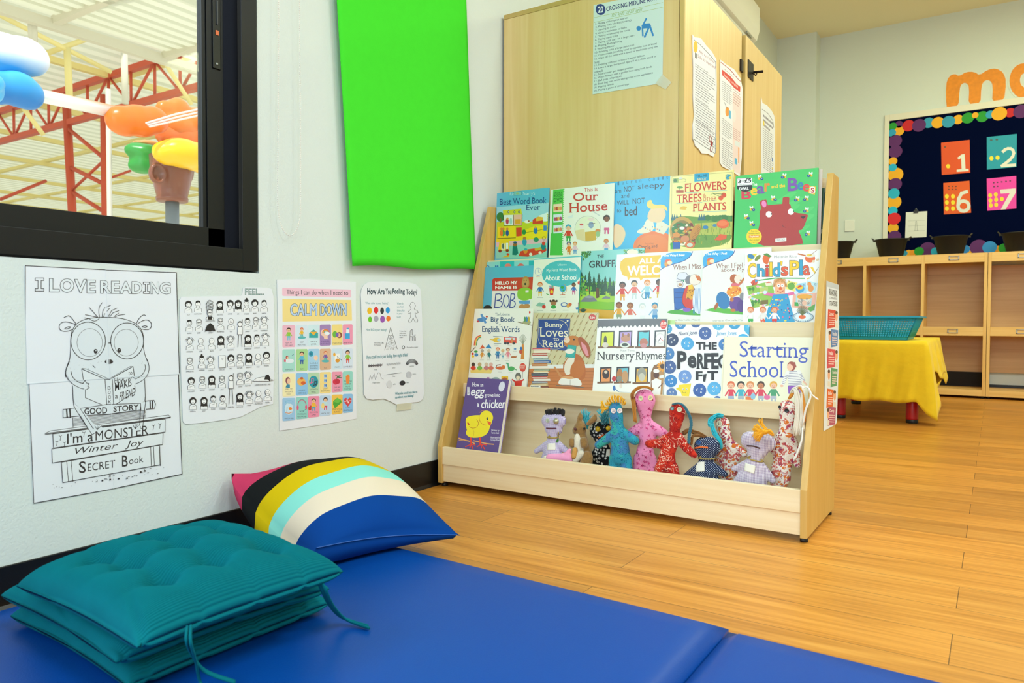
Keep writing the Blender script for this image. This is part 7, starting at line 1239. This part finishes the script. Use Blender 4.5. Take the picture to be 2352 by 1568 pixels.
# orange wall letters m o
CL = (1750, 0, 2.45)
def letter(label, pts, holes=()):
    pts = [q for i in range(len(pts)) for q in ([((pts[i - 1][k] * .25 + pts[i][k] * .75)) for k in (0, 1)], [((pts[i][k] * .75 + pts[(i + 1) % len(pts)][k] * .25)) for k in (0, 1)])] if len(pts) < 40 else pts
    P = [onplane(CL[0] + x / CL[2], CL[1] + y / CL[2], V((0, BYW, 0)), V((0, 1, 0))) for x, y in pts]
    c = sum(P, V()) / len(P); W2 = []
    for i, p in enumerate(P):                                   # pale cut-out border around the letter
        a_, b_ = P[i - 1], P[(i + 1) % len(P)]; t = (b_ - a_).normalized(); n = V((t.z, 0, -t.x)); W2.append(p + n * .012)
    ar = sum((P[i - 1].x * P[i].z - P[i].x * P[i - 1].z) for i in range(len(P)))
    if ar < 0: W2 = [p - (q - p) for p, q in zip(P, W2)]
    t = thing('wall_letter', (c.x, BYW, min(p.z for p in P)), label, 'letter', 'orange letters on the back wall')
    MB().prism([p + V((0, -.003, 0)) for p in W2], (0, .003, 0)).build('backing', mat('letter_backing', '#dfe6de', .7), t); MB().prism([p + V((0, -.006, 0)) for p in P], (0, .003, 0)).build('face', mat('letter_orange', '#ee9016', .6, var=.08, vscale=40), t)
letter('orange paper letter m above the notice board', [(1038, 600), (1035, 480), (1052, 430), (1085, 415), (1110, 430), (1150, 405), (1195, 405), (1225, 425), (1270, 392), (1320, 385), (1360, 410), (1375, 460), (1362, 575), (1295, 582), (1300, 480), (1285, 452), (1255, 452), (1235, 480), (1230, 590), (1162, 595), (1168, 490), (1150, 465), (1125, 470), (1112, 500), (1106, 606), (1050, 612)])
ro = [(1475 + 82 * math.cos(a_), 455 - 98 * math.sin(a_)) for a_ in [2 * math.pi * i / 28 for i in range(29)]]; ri = [(1480 + 28 * math.cos(a_), 452 - 40 * math.sin(a_)) for a_ in [2 * math.pi * i / 20 for i in range(20, -1, -1)]]
letter('orange paper letter o cut by the right edge of the picture', ro + ri)
# ---------------------------------------------------------------- soft toys in the bottom bin
D5, D6 = (1180, 860, 5.6), (1500, 860, 5.226); FLOOR = .1045
def pat(name, base, fn, rough=.9):
    """cloth with a procedural pattern; fn(N, L, coord) returns (fac socket, colour) layers"""
    if name in _M: return _M[name]
    m, nt, b, N, L = nmat(name); tc = N.new('ShaderNodeTexCoord'); b.inputs['Roughness'].default_value = rough; b.inputs['Sheen Weight'].default_value = .15; b.inputs['Specular IOR Level'].default_value = .2
    cur = None; base = lin(base)
    for fac, col in fn(N, L, tc.outputs['Object']):
        mx = N.new('ShaderNodeMix'); mx.data_type = 'RGBA'; L.new(fac, mx.inputs[0])
        if cur is None: mx.inputs[6].default_value = (*base, 1)
        else: L.new(cur, mx.inputs[6])
        mx.inputs[7].default_value = (*lin(col), 1); cur = mx.outputs[2]
    L.new(cur, b.inputs['Base Color'])
    n = N.new('ShaderNodeTexNoise'); n.inputs['Scale'].default_value = 700; bp = N.new('ShaderNodeBump'); bp.inputs['Strength'].default_value = .25; bp.inputs['Distance'].default_value = .001; L.new(tc.outputs['Object'], n.inputs['Vector']); L.new(n.outputs['Fac'], bp.inputs['Height']); L.new(bp.outputs['Normal'], b.inputs['Normal'])
    _M[name] = m; return m
def mth(N, L, op, a, b=None):
    n = N.new('ShaderNodeMath'); n.operation = op
    for i, x in enumerate((a, b)):
        if x is None: continue
        if isinstance(x, (int, float)): n.inputs[i].default_value = x
        else: L.new(x, n.inputs[i])
    return n.outputs[0]
def gingham(c):
    def fn(N, L, co):
        sp = N.new('ShaderNodeSeparateXYZ'); L.new(co, sp.inputs[0]); p = .0031
        sx = mth(N, L, 'GREATER_THAN', mth(N, L, 'FRACT', mth(N, L, 'DIVIDE', sp.outputs[0], p)), .5); sz = mth(N, L, 'GREATER_THAN', mth(N, L, 'FRACT', mth(N, L, 'DIVIDE', sp.outputs[2], p)), .5)
        return [(mth(N, L, 'MULTIPLY', mth(N, L, 'ADD', sx, sz), .5), c)]
    return fn
def voro(N, L, co, scale, thr, feature='F1', rnd=1.0, lo=None):
    v = N.new('ShaderNodeTexVoronoi'); v.inputs['Scale'].default_value = scale; v.inputs['Randomness'].default_value = rnd; v.feature = feature; L.new(co, v.inputs['Vector'])
    return mth(N, L, 'LESS_THAN', v.outputs['Distance'], thr), v
def noise(N, L, co, scale, thr, det=3, dist=0, op='GREATER_THAN'):
    n = N.new('ShaderNodeTexNoise'); n.inputs['Scale'].default_value = scale; n.inputs['Detail'].default_value = det; n.inputs['Distortion'].default_value = dist; L.new(co, n.inputs['Vector']); return mth(N, L, op, n.outputs['Fac'], thr)
def daisies(N, L, co, sc=92, rnd=.7, c1='#eceae4', c2='#25262c', k=7, r0=.36, am=.09):
    a_, v = voro(N, L, co, sc, .40, rnd=rnd)
    sub = N.new('ShaderNodeVectorMath'); sub.operation = 'SUBTRACT'; L.new(co, sub.inputs[0]); L.new(v.outputs['Position'], sub.inputs[1]); sp = N.new('ShaderNodeSeparateXYZ'); L.new(sub.outputs[0], sp.inputs[0])
    an = mth(N, L, 'ARCTAN2', sp.outputs[2], sp.outputs[0]); pe = mth(N, L, 'ADD', mth(N, L, 'MULTIPLY', mth(N, L, 'COSINE', mth(N, L, 'MULTIPLY', an, k)), am), r0)
    return [(mth(N, L, 'LESS_THAN', v.outputs['Distance'], pe), c1), (voro(N, L, co, sc, .10, rnd=rnd)[0], c2)]
def dotsf(N, L, co):
    sp = N.new('ShaderNodeSeparateXYZ'); L.new(co, sp.inputs[0]); p = .0066; d = None
    for op in ('ADD', 'SUBTRACT'):
        q = mth(N, L, 'SUBTRACT', mth(N, L, 'FRACT', mth(N, L, 'DIVIDE', mth(N, L, op, sp.outputs[0], sp.outputs[2]), p)), .5); q = mth(N, L, 'MULTIPLY', q, q); d = q if d is None else mth(N, L, 'ADD', d, q)
    return [(mth(N, L, 'LESS_THAN', d, .045), '#cfd8e4')]
def squiggle(N, L, co, scale, w):
    n = N.new('ShaderNodeTexNoise'); n.inputs['Scale'].default_value = scale; n.inputs['Detail'].default_value = 1; L.new(co, n.inputs['Vector']); return mth(N, L, 'LESS_THAN', mth(N, L, 'ABSOLUTE', mth(N, L, 'SUBTRACT', n.outputs['Fac'], .5)), w)
def bandana(N, L, co): return [(noise(N, L, co, 55, .52), '#c8321e'), (noise(N, L, co, 90, .60, 2, 1.5), '#8a1414'), (mth(N, L, 'MULTIPLY', squiggle(N, L, co, 85, .022), noise(N, L, co, 45, .47)), '#eec0a8')]
def floral(N, L, co):
    w_ = mth(N, L, 'MAXIMUM', squiggle(N, L, co, 55, .03), noise(N, L, co, 95, .63, 1, 2.0))
    a_, v = voro(N, L, co, 62, .34); a2, v2 = voro(N, L, co, 48, .36); a3, v3 = voro(N, L, co, 75, .30)
    return [(noise(N, L, co, 60, .50, 2, 1.2), '#c8605a'), (a_, '#9a3f62'), (a2, '#d8722c'), (a3, '#b04a52'), (w_, '#efe6da')]
def pinkfl(N, L, co): return daisies(N, L, co, 62, .9, '#cf3f7c', '#8a2a52', 5, .25, .1) + daisies(N, L, co, 88, .95, '#b04a72', '#8a2a52', 5, .2, .09) + [(mth(N, L, 'MULTIPLY', squiggle(N, L, co, 60, .007), noise(N, L, co, 30, .52)), '#98506c')]
def tealsp(N, L, co): return [(noise(N, L, co, 26, .52, 2), '#3f7fb0'), (noise(N, L, co, 34, .58, 2), '#3aa8a0'), (noise(N, L, co, 260, .60, 2), '#1d5f80')]
GING = pat('lilac_gingham', '#eeeaf0', gingham('#8468b4')); GING2 = pat('mauve_gingham', '#ece6ec', gingham('#806490'))
DAIS = pat('black_daisy_cloth', '#141519', daisies); NAVD = pat('navy_dot_cloth', '#1b2748', dotsf); BAND = pat('red_bandana_cloth', '#b0221a', bandana); FLOR = pat('autumn_floral_cloth', '#e6d8c8', floral); PINK = pat('pink_floral_cloth', '#ee8fb8', pinkfl); TEAL = pat('teal_batik_cloth', '#2f94ac', tealsp)
FURB = mat('brown_plush', '#96703a', .95, bump=.8, bscale=420, var=.18, vscale=120, sheen=.4); FURW = mat('cream_plush', '#e6dcc6', .95, bump=.8, bscale=420, sheen=.4)
class Toy:
    def __init__(s, name, label, crop, y, cat='soft toy', flat=.62):
        s.cr = crop; s.y = y; s.flat = flat; s.name = name; s.root = None; s.label = label; s.cat = cat
    def p(s, x, y, dy=0): return aty(s.cr[0] + x / s.cr[2], s.cr[1] + y / s.cr[2], s.y + dy)
    def k(s, q): return depth(q) / F / s.cr[2]
    def body(s, chains, m, name='cloth_body', vox=.0032, sm=5, drop=True):
        mb = MB(); first = s.root is None; lowest = 9
        for ch in chains:
            n = [(s.p(c[0], c[1], c[3] if len(c) > 3 else 0), c[2]) for c in ch]
            for i in range(len(n) - 1):
                (a, ra), (b, rb) = n[i], n[i + 1]; ra *= s.k(a); rb *= s.k(b); st = max(3, int((b - a).length / (min(ra, rb) * .3)))
                for j in range(st + 1):
                    t = j / st; q = a + (b - a) * t; r = ra + (rb - ra) * t
                    if drop and q.z - r < FLOOR + .0015: q.z = FLOOR + r + .0015
                    ry = min(r * (s.flat + .25 * (r < .02)), .05); q = V((q.x, q.y, q.z)); mb.ball(q, r, ry, r, 14); lowest = min(lowest, q.z - r)
            if len(n) == 1:
                q, r = n[0]; r *= s.k(q)
                if drop and q.z - r < FLOOR + .0015: q.z = FLOOR + r + .0015
                mb.ball(q, r, min(r * s.flat, .05), r, 16); lowest = min(lowest, q.z - r)
        if first:
            xs = [v[0] for v in mb.v]; s.root = thing(s.name, ((min(xs) + max(xs)) / 2, s.y, lowest), s.label, s.cat, 'soft toys in the bin of the book shelf')
        o = remesh(mb.build(name, m, s.root), vox, sm)
        if first:
            g = org(s.root); s.bv = BVHTree.FromPolygons([v.co + g for v in o.data.vertices], [tuple(p.vertices) for p in o.data.polygons])
        return o
    def hit(s, x, y, lift=0):
        d = pray(s.cr[0] + x / s.cr[2], s.cr[1] + y / s.cr[2]).normalized(); r = s.bv.ray_cast(CAM, d)
        if r[0] is None: q, n, _, _ = s.bv.find_nearest(s.p(x, y, -.03)); return q + n * lift, n
        n = r[1] if r[1].dot(d) < 0 else -r[1]; return r[0] + n * lift, n
    def button(s, x, y, r, col, hole='#4a5560', holes=True, dome=False):
        q, n = s.hit(x, y); R = r * s.k(q); n = (n + V((0, -1, 0))).normalized(); rot = V((0, 0, 1)).rotation_difference(n).to_matrix(); mb = MB()
        prof = [(R * .9, -.002), (R, .0006), (R, .0016), (R * .86, .0024), (R * .72, .0017), (R * .02, .0016)] if not dome else [(R * .95, -.002), (R, .001), (R * .9, .004), (R * .6, .0065), (R * .05, .0078)]
        mb.lathe((0, 0, 0), prof, 20); mb.v = [tuple(rot @ V(v) + q) for v in mb.v]
        o = mb.build('button_eye', mat('button_' + col.strip('#') + ('_metal' if dome else ''), col, .3, .6 if dome == 2 else 0), s.root)
        if holes and not dome:
            mb = MB()
            for a, b in ((-1, -1), (1, -1), (-1, 1), (1, 1)): mb2 = MB().lathe((a * R * .24, b * R * .24, .0016), [(R * .14, 0), (R * .14, .0007), (.0001, .0008)], 8); mb2.v = [tuple(rot @ V(v) + q) for v in mb2.v]; mb.add(mb2.v, mb2.f)
            mb.build('button_thread', mat('thread_' + hole.strip('#'), hole, .7), o)
        return o
    def strip(s, pts, w, m, name, th=.0016):
        P = []
        for i in range(len(pts) - 1):
            for j in range(6): t = j / 6; P.append(s.hit(pts[i][0] + (pts[i + 1][0] - pts[i][0]) * t, pts[i][1] + (pts[i + 1][1] - pts[i][1]) * t, th)[0])
        P.append(s.hit(*pts[-1], th)[0]); return MB().tube(P, w * s.k(P[0]) / 2, 8).build(name, m, s.root)
    def patch(s, pts, m, name='name_patch'):
        n = 7; vs = []; fs = []
        for j in range(n + 1):
            for i in range(n + 1):
                u, v = i / n, j / n; x, y = [pts[0][k] * (1 - u) * (1 - v) + pts[1][k] * u * (1 - v) + pts[2][k] * u * v + pts[3][k] * (1 - u) * v for k in (0, 1)]; vs.append(s.hit(x, y, .0012)[0])
        for j in range(n):
            for i in range(n): a = j * (n + 1) + i; fs.append((a, a + n + 1, a + n + 2, a + 1))
        o = MB().add(vs, fs, 0, True).build(name, m, s.root); md = o.modifiers.new('t', 'SOLIDIFY'); md.thickness = .0012; md.offset = 0; return o
    def yarn(s, name, m, bundles, r=.0011, seed=1, n=30):
        """bundles: (list of way points (x, y, dy), spread at start, spread at end) in crop pixels"""
        rd = random.Random(seed); mb = MB()
        for pts, s0, s1, cnt in bundles:
            for i in range(cnt):
                a = [(rd.uniform(-1, 1), rd.uniform(-1, 1)) for _ in pts]; b0 = (rd.uniform(-1, 1), rd.uniform(-1, 1), rd.uniform(-1, 1)); W = []
                for j, c in enumerate(pts):
                    t = j / (len(pts) - 1); sp = s0 + (s1 - s0) * t; W.append(s.p(c[0] + sp * (b0[0] * .75 + .45 * a[j][0]), c[1] + sp * (b0[1] * .7 + .45 * a[j][1]), (c[2] if len(c) > 2 else 0) + b0[2] * .006))
                for q in W: q.z = max(q.z, FLOOR + .003)
                mb.tube(smooth(W, 4), r * rd.uniform(.7, 1.15), 5)
        return mb.build(name, m, s.root)
TAG = mat('cream_felt', '#e9e6d8', .9); TWINE = mat('twine', '#a89250', .9)
Y_ = lambda n, c: mat('yarn_' + n, c, .9, sheen=.3)

# lilac gingham doll with black hair
t = Toy('rag_doll', 'lilac gingham rag doll with black spiky hair and mismatched eyes', D5, 2.165)
t.body([[(440, 595, 95), (590, 595, 95)], [(480, 690, 95), (545, 690, 95)], [(505, 690, 90), (505, 800, 82)], [(503, 860, 88), (500, 1010, 135)], [(440, 890, 50), (290, 985, 36)], [(570, 890, 50), (690, 990, 42)], [(430, 1040, 70), (370, 1180, 55)], [(570, 1040, 70), (640, 1180, 55)]], GING)
t.button(437, 590, 29, '#bcc6ac'); t.button(545, 600, 40, '#b6b090', dome=2, holes=False); t.strip([(424, 689), (550, 692)], 17, mat('plum_ribbon', '#5c2438', .7), 'mouth'); t.strip([(412, 800), (460, 812), (540, 812), (596, 795)], 18, TWINE, 'twine_collar'); t.patch([(438, 888), (536, 880), (537, 970), (436, 972)], TAG)
t.yarn('hair', Y_('black', '#0d0e10'), [([(540 + 22 * i, 540, .0), (538 + 26 * i, 480, -.004), (540 + 25 * i + 8 * (i % 2), 430 + abs(i) * 6, -.004)], 18, 14, 9) for i in range(-5, 5)], .0016, 2)
lf = MB(); q, n_ = t.hit(550, 835, .004)
for a in (-.5, .1, .7, 1.3, 2.0): e_ = V((math.cos(a), -.2, -math.sin(a))) * .011; lf.prism([q, q + e_ * .5 + V((.002, -.001, .003)), q + e_, q + e_ * .5 - V((.002, .001, .003))], (0, -.0006, 0))
lf.build('leaf_sprig', mat('leaf_ribbon', '#3f7a2c', .7), t.root)
# pink fish-like toy
t = Toy('plush_animal', 'small pink cloth toy lying in front of the lilac gingham doll', D5, 2.142)
t.body([[(470, 1075, 62), (640, 1075, 66)], [(640, 1070, 66), (700, 1080, 56)], [(680, 1040, 46), (722, 965, 22)], [(722, 1040, 30), (735, 1130, 24)]], mat('pink_cotton', '#ef9cc4', .9, bump=.3, bscale=300, sheen=.2)); t.body([[(415, 1075, 40), (440, 1100, 44)]], FURW, 'fur_end')
# kangaroo
t = Toy('plush_kangaroo', 'brown plush kangaroo with a cream belly and a joey in its pouch', D5, 2.182)
t.body([[(855, 690, 92)], [(800, 720, 52), (850, 710, 74)], [(865, 760, 66), (880, 860, 84)], [(875, 870, 88), (905, 1040, 118)], [(900, 1080, 100), (920, 1180, 90)], [(840, 620, 34), (855, 540, 38), (855, 498, 16)], [(960, 630, 30), (1035, 570, 42), (1050, 525, 22)]], FURB, 'fur_body')
t.body([[(822, 800, 46, -.012), (835, 920, 66, -.016), (850, 1000, 60, -.018)], [(870, 1010, 46, -.03), (790, 1110, 42, -.032)]], FURW, 'belly')
t.body([[(745, 850, 42, -.02), (748, 900, 44, -.022)]], FURB, 'arm'); t.body([[(900, 850, 54, -.03), (905, 905, 52, -.032)]], FURB, 'arm'); t.body([[(945, 1060, 84, -.022), (930, 1140, 92, -.024)]], FURB, 'hind_leg')
t.body([[(790, 965, 36, -.034), (778, 1050, 44, -.036)]], mat('tan_plush', '#d09a50', .95, bump=.6, bscale=400), 'joey'); t.body([[(790, 700, 26, -.02)]], mat('nose_brown', '#5a3030', .7), 'nose', drop=False); t.button(908, 694, 16, '#131417', dome=True, holes=False)
# daisy doll
t = Toy('rag_doll', 'black daisy-print doll with yellow button eyes, behind the teal doll', D5, 2.234, flat=.5)
t.body([[(1090, 730, 130), (1160, 730, 130)], [(1125, 820, 90), (1125, 900, 90)], [(1140, 980, 120), (1110, 1130, 145)], [(1060, 1000, 50), (1020, 1100, 46)]], DAIS)
t.button(1082, 700, 36, '#d8ae1a', dome=True, holes=False); t.button(1216, 690, 32, '#d8ae1a', dome=True, holes=False); t.strip([(1092, 808), (1130, 795), (1160, 768)], 18, mat('orange_ribbon', '#e0692a', .7), 'mouth'); t.patch([(1195, 960), (1235, 960), (1235, 1060), (1185, 1040)], TAG, 'white_bib')
t.yarn('hair', Y_('aqua', '#34b4c4'), [([(955, 650, -.025), (938, 590, -.034), (930, 500, -.034)], 14, 70, 60), ([(950, 640, -.034), (945, 680, -.034), (940, 690, -.034)], 12, 14, 14)], .001, 5); t.yarn('hair', Y_('aqua', '#34b4c4'), [([(1215, 620, -.012), (1170, 560, -.02), (1130, 490, -.02)], 16, 60, 40)], .001, 16); t.yarn('hair', Y_('teal', '#2b8a96'), [([(1180, 620, -.02), (1150, 580, -.03), (1190, 500, -.03)], 30, 60, 40)], .001, 6)
# teal doll
t = Toy('rag_doll', 'teal batik rag doll with a fringe of yellow hair and white button eyes', D5, 2.168)
t.body([[(1305, 440, 100), (1320, 560, 96)], [(1322, 540, 96), (1335, 640, 82)], [(1340, 700, 98), (1365, 870, 118), (1370, 1040, 142)], [(1290, 760, 66), (1200, 830, 62), (1085, 905, 52)], [(1420, 760, 70), (1560, 850, 60)], [(1300, 1090, 88), (1290, 1260, 80)], [(1440, 1090, 88), (1460, 1260, 78)]], TEAL)
t.button(1284, 465, 35, '#ecdcd6', '#3a4a78'); t.button(1364, 463, 34, '#ecdcd6', '#3a4a78')
t.yarn('hair', Y_('sunflower', '#f2b513'), [([(1225 + 38 * math.cos(a) * 0 + 95 * (1 + math.cos(a)) , 400 - 45 * math.sin(a), -.01), (1225 + 95 * (1 + 1.25 * math.cos(a)) - 10, 390 - 95 * math.sin(a), -.012), (1215 + 100 * (1 + 1.25 * math.cos(a)), 375 - 105 * math.sin(a), -.012)], 12, 16, 9) for a in (.25, .6, .95, 1.3, 1.65, 2.0, 2.35, 2.7, 3.05)] + [([(1210, 430, -.01), (1170, 440, -.014), (1130, 400 + 30 * i, -.014)], 10, 18, 8) for i in range(-2, 4)], .0011, 7)
# pink doll
t = Toy('rag_doll', 'pink floral rag doll with an auburn plait, tallest in the middle of the bin', D5, 2.199, flat=.48)
t.body([[(1685, 330, 148)], [(1685, 370, 128), (1690, 520, 86)], [(1700, 610, 92), (1730, 700, 125), (1720, 800, 122), (1700, 920, 105), (1690, 1030, 130)], [(1630, 680, 70), (1500, 760, 66), (1370, 820, 62)], [(1800, 680, 72), (1930, 760, 66)], [(1620, 1090, 92), (1600, 1330, 88)], [(1760, 1090, 88), (1800, 1330, 84)]], PINK)
t.button(1636, 305, 33, '#dfd8a4', '#3a7a78'); t.button(1758, 300, 33, '#e8d79a', '#7a6aa0')
t.yarn('hair', Y_('auburn', '#b8741c'), [([(1530, 320, 0), (1530, 240, -.02), (1600, 175, -.02), (1700, 160, -.02), (1785, 190, -.01)], 20, 12, 40), ([(1535, 300, .0), (1545, 420, -.02), (1565, 600, -.03)], 26, 18, 40)], .0014, 8)
# red doll
t = Toy('rag_doll', 'red bandana-print rag doll with a long teal plait', D6, 2.146, flat=.5)
t.body([[(290, 445, 104), (285, 500, 98)], [(285, 500, 96), (262, 650, 70)], [(255, 740, 92), (200, 850, 98), (175, 930, 96), (160, 1060, 122)], [(310, 760, 68), (400, 880, 58), (490, 965, 44)], [(160, 780, 70), (60, 830, 60), (-50, 830, 52)], [(85, 1120, 72), (60, 1260, 70)], [(235, 1120, 76), (265, 1260, 70)]], BAND)
t.button(231, 407, 25, '#4f7a7c', '#c8d4d0'); t.button(317, 420, 31, '#e6d9b4', '#3f8a8a')
def plait(P, r, w, m, root):
    P = smooth(P, 12); mb = MB()
    for k in range(3):
        pts = []
        for i, q in enumerate(P): a = i * .9 + k * 2.094; pts.append(q + V((math.cos(a) * w, math.sin(a * 2) * w * .5, 0)))
        mb.tube(pts, r, 7)
    return mb.build('plait', m, root)
plait([t.p(240, 358, -.01), t.p(310, 345, -.022), t.p(375, 385, -.02), t.p(440, 500, -.012), t.p(458, 600, -.01), t.p(435, 720, -.012), t.p(430, 820, -.015)], .0026, .0028, Y_('slate_teal', '#2f6a7c'), t.root)
# navy doll
t = Toy('rag_doll', 'navy polka-dot rag doll with an orange mouth and a cream patch', D6, 2.172)
t.body([[(610, 870, 125), (680, 870, 128)], [(640, 960, 110), (640, 1020, 92)], [(635, 1080, 102), (625, 1220, 150)], [(560, 1110, 60), (390, 1215, 34)], [(720, 1110, 60), (860, 1195, 40)], [(540, 1230, 60), (470, 1320, 50)], [(720, 1230, 60), (790, 1320, 50)]], NAVD)
t.button(507, 800, 29, '#2f5f9c', '#1f2f50'); t.strip([(502, 882), (580, 868), (660, 876)], 20, mat('orange_ribbon', '#e0692a', .7), 'mouth'); t.strip([(540, 1000), (600, 1010), (680, 1012), (738, 1005)], 16, TWINE, 'twine_collar'); t.patch([(515, 1052), (618, 1042), (620, 1160), (518, 1168)], TAG)
t.yarn('hair', Y_('chestnut', '#8a5a1c'), [([(620, 745, 0), (520, 700, -.01), (430, 670, -.012), (360, 700, -.01)], 20, 26, 36), ([(600, 740, 0), (490, 730, -.02), (460, 790, -.022), (460, 840, -.02)], 18, 16, 26)], .0013, 9)
# floral doll with aqua hair
t = Toy('rag_doll', 'orange and plum floral rag doll with an aqua pigtail, behind the two patched dolls', D6, 2.222, flat=.5)
t.body([[(835, 590, 92), (850, 680, 84)], [(850, 680, 84), (885, 780, 72)], [(915, 850, 95), (930, 1000, 120), (900, 1180, 120)], [(1000, 880, 62), (1090, 945, 50)], [(850, 900, 60), (770, 1010, 50)], [(880, 1200, 70), (850, 1320, 60)]], FLOR)
t.button(798, 588, 37, '#ded6b4', '#23403c')
t.yarn('hair', Y_('turquoise', '#1fb8c8'), [([(830, 495, -.012), (750, 495, -.02), (690, 560, -.026), (700, 610, -.03)], 22, 34, 60), ([(700, 600, -.03), (740, 700, -.036), (800, 800, -.036), (822, 885, -.034)], 28, 14, 44)], .0012, 10)
# mauve gingham doll
t = Toy('rag_doll', 'mauve gingham rag doll with a yellow tassel over its eyes', D6, 2.152)
t.body([[(1160, 790, 112), (1360, 820, 114)], [(1240, 880, 118), (1270, 890, 118)], [(1235, 930, 108), (1225, 1020, 96)], [(1210, 1080, 108), (1190, 1240, 150)], [(1120, 1080, 60), (970, 1130, 34)], [(1300, 1110, 64), (1440, 1270, 42)], [(1080, 1230, 80), (1000, 1330, 66)], [(1290, 1230, 84), (1300, 1340, 74)]], GING2)
t.strip([(1128, 850), (1210, 858), (1286, 886)], 18, mat('brown_ribbon', '#4c2a2a', .7), 'mouth'); t.strip([(1118, 985), (1180, 1020), (1260, 1040), (1330, 1048)], 17, TWINE, 'twine_collar'); t.patch([(1110, 1060), (1230, 1095), (1215, 1190), (1095, 1150)], TAG)
t.yarn('hair', Y_('yellow', '#f3ae12'), [([(1440, 725, -.03), (1390, 680, -.04), (1310, 690, -.045), (1240 - 22 * (i % 2), 615 + 40 * i, -.046)], 12, 34, 34) for i in range(5)] + [([(1380, 680, -.04), (1310, 600, -.04), (1285, 545, -.04)], 14, 26, 20)], .0013, 12)
# tall floral doll on the right
t = Toy('rag_doll', 'tall floral rag doll with long white and orange yarn hair, rightmost in the bin', D6, 2.188, flat=.55)
t.body([[(1612, 400, 102), (1612, 560, 96)], [(1612, 560, 94), (1600, 680, 90)], [(1590, 760, 118), (1570, 900, 128), (1550, 1080, 112)], [(1670, 800, 66), (1715, 940, 54), (1735, 1080, 44)], [(1500, 800, 60), (1440, 900, 50)], [(1585, 1120, 78), (1580, 1250, 72), (1520, 1350, 70)], [(1480, 1120, 70), (1460, 1300, 60)]], FLOR)
t.button(1523, 390, 20, '#15181a', '#3a4448'); t.button(1604, 432, 26, '#15181a', '#4a5458')
t.yarn('hair', Y_('cream', '#ebe2cd'), [([(1660, 240, -.01), (1700, 170, -.03), (1740, 260, -.036), (1750, 450, -.036), (1720, 700, -.03)], 16, 44, 34), ([(1700, 170, -.03), (1790, 150, -.035), (1790, 380, -.035), (1800, 640, -.03)], 14, 30, 16)], .0021, 13)
t.yarn('hair', Y_('ginger', '#dc8c22'), [([(1690, 190, -.02), (1770, 160, -.034), (1810, 300, -.037), (1810, 560, -.033)], 10, 22, 14), ([(1660, 260, -.02), (1690, 200, -.024), (1640, 290, -.02)], 10, 20, 8)], .0021, 14)
t.yarn('hair', Y_('white', '#f2eee4'), [([(1740, 190, -.03), (1850, 150, -.04), (1905, 240, -.045), (1980, 298, -.045)], 6, 5, 2), ([(1860, 160, -.035), (1890, 260, -.04), (1830, 420, -.046), (1795, 600, -.042)], 6, 8, 3), ([(1792, 640, -.04), (1788, 760, -.042), (1750, 880, -.042), (1695, 1030, -.04)], 4, 14, 4), ([(1788, 800, -.04), (1760, 900, -.042), (1690, 1020, -.04)], 4, 14, 3)], .0019, 15)
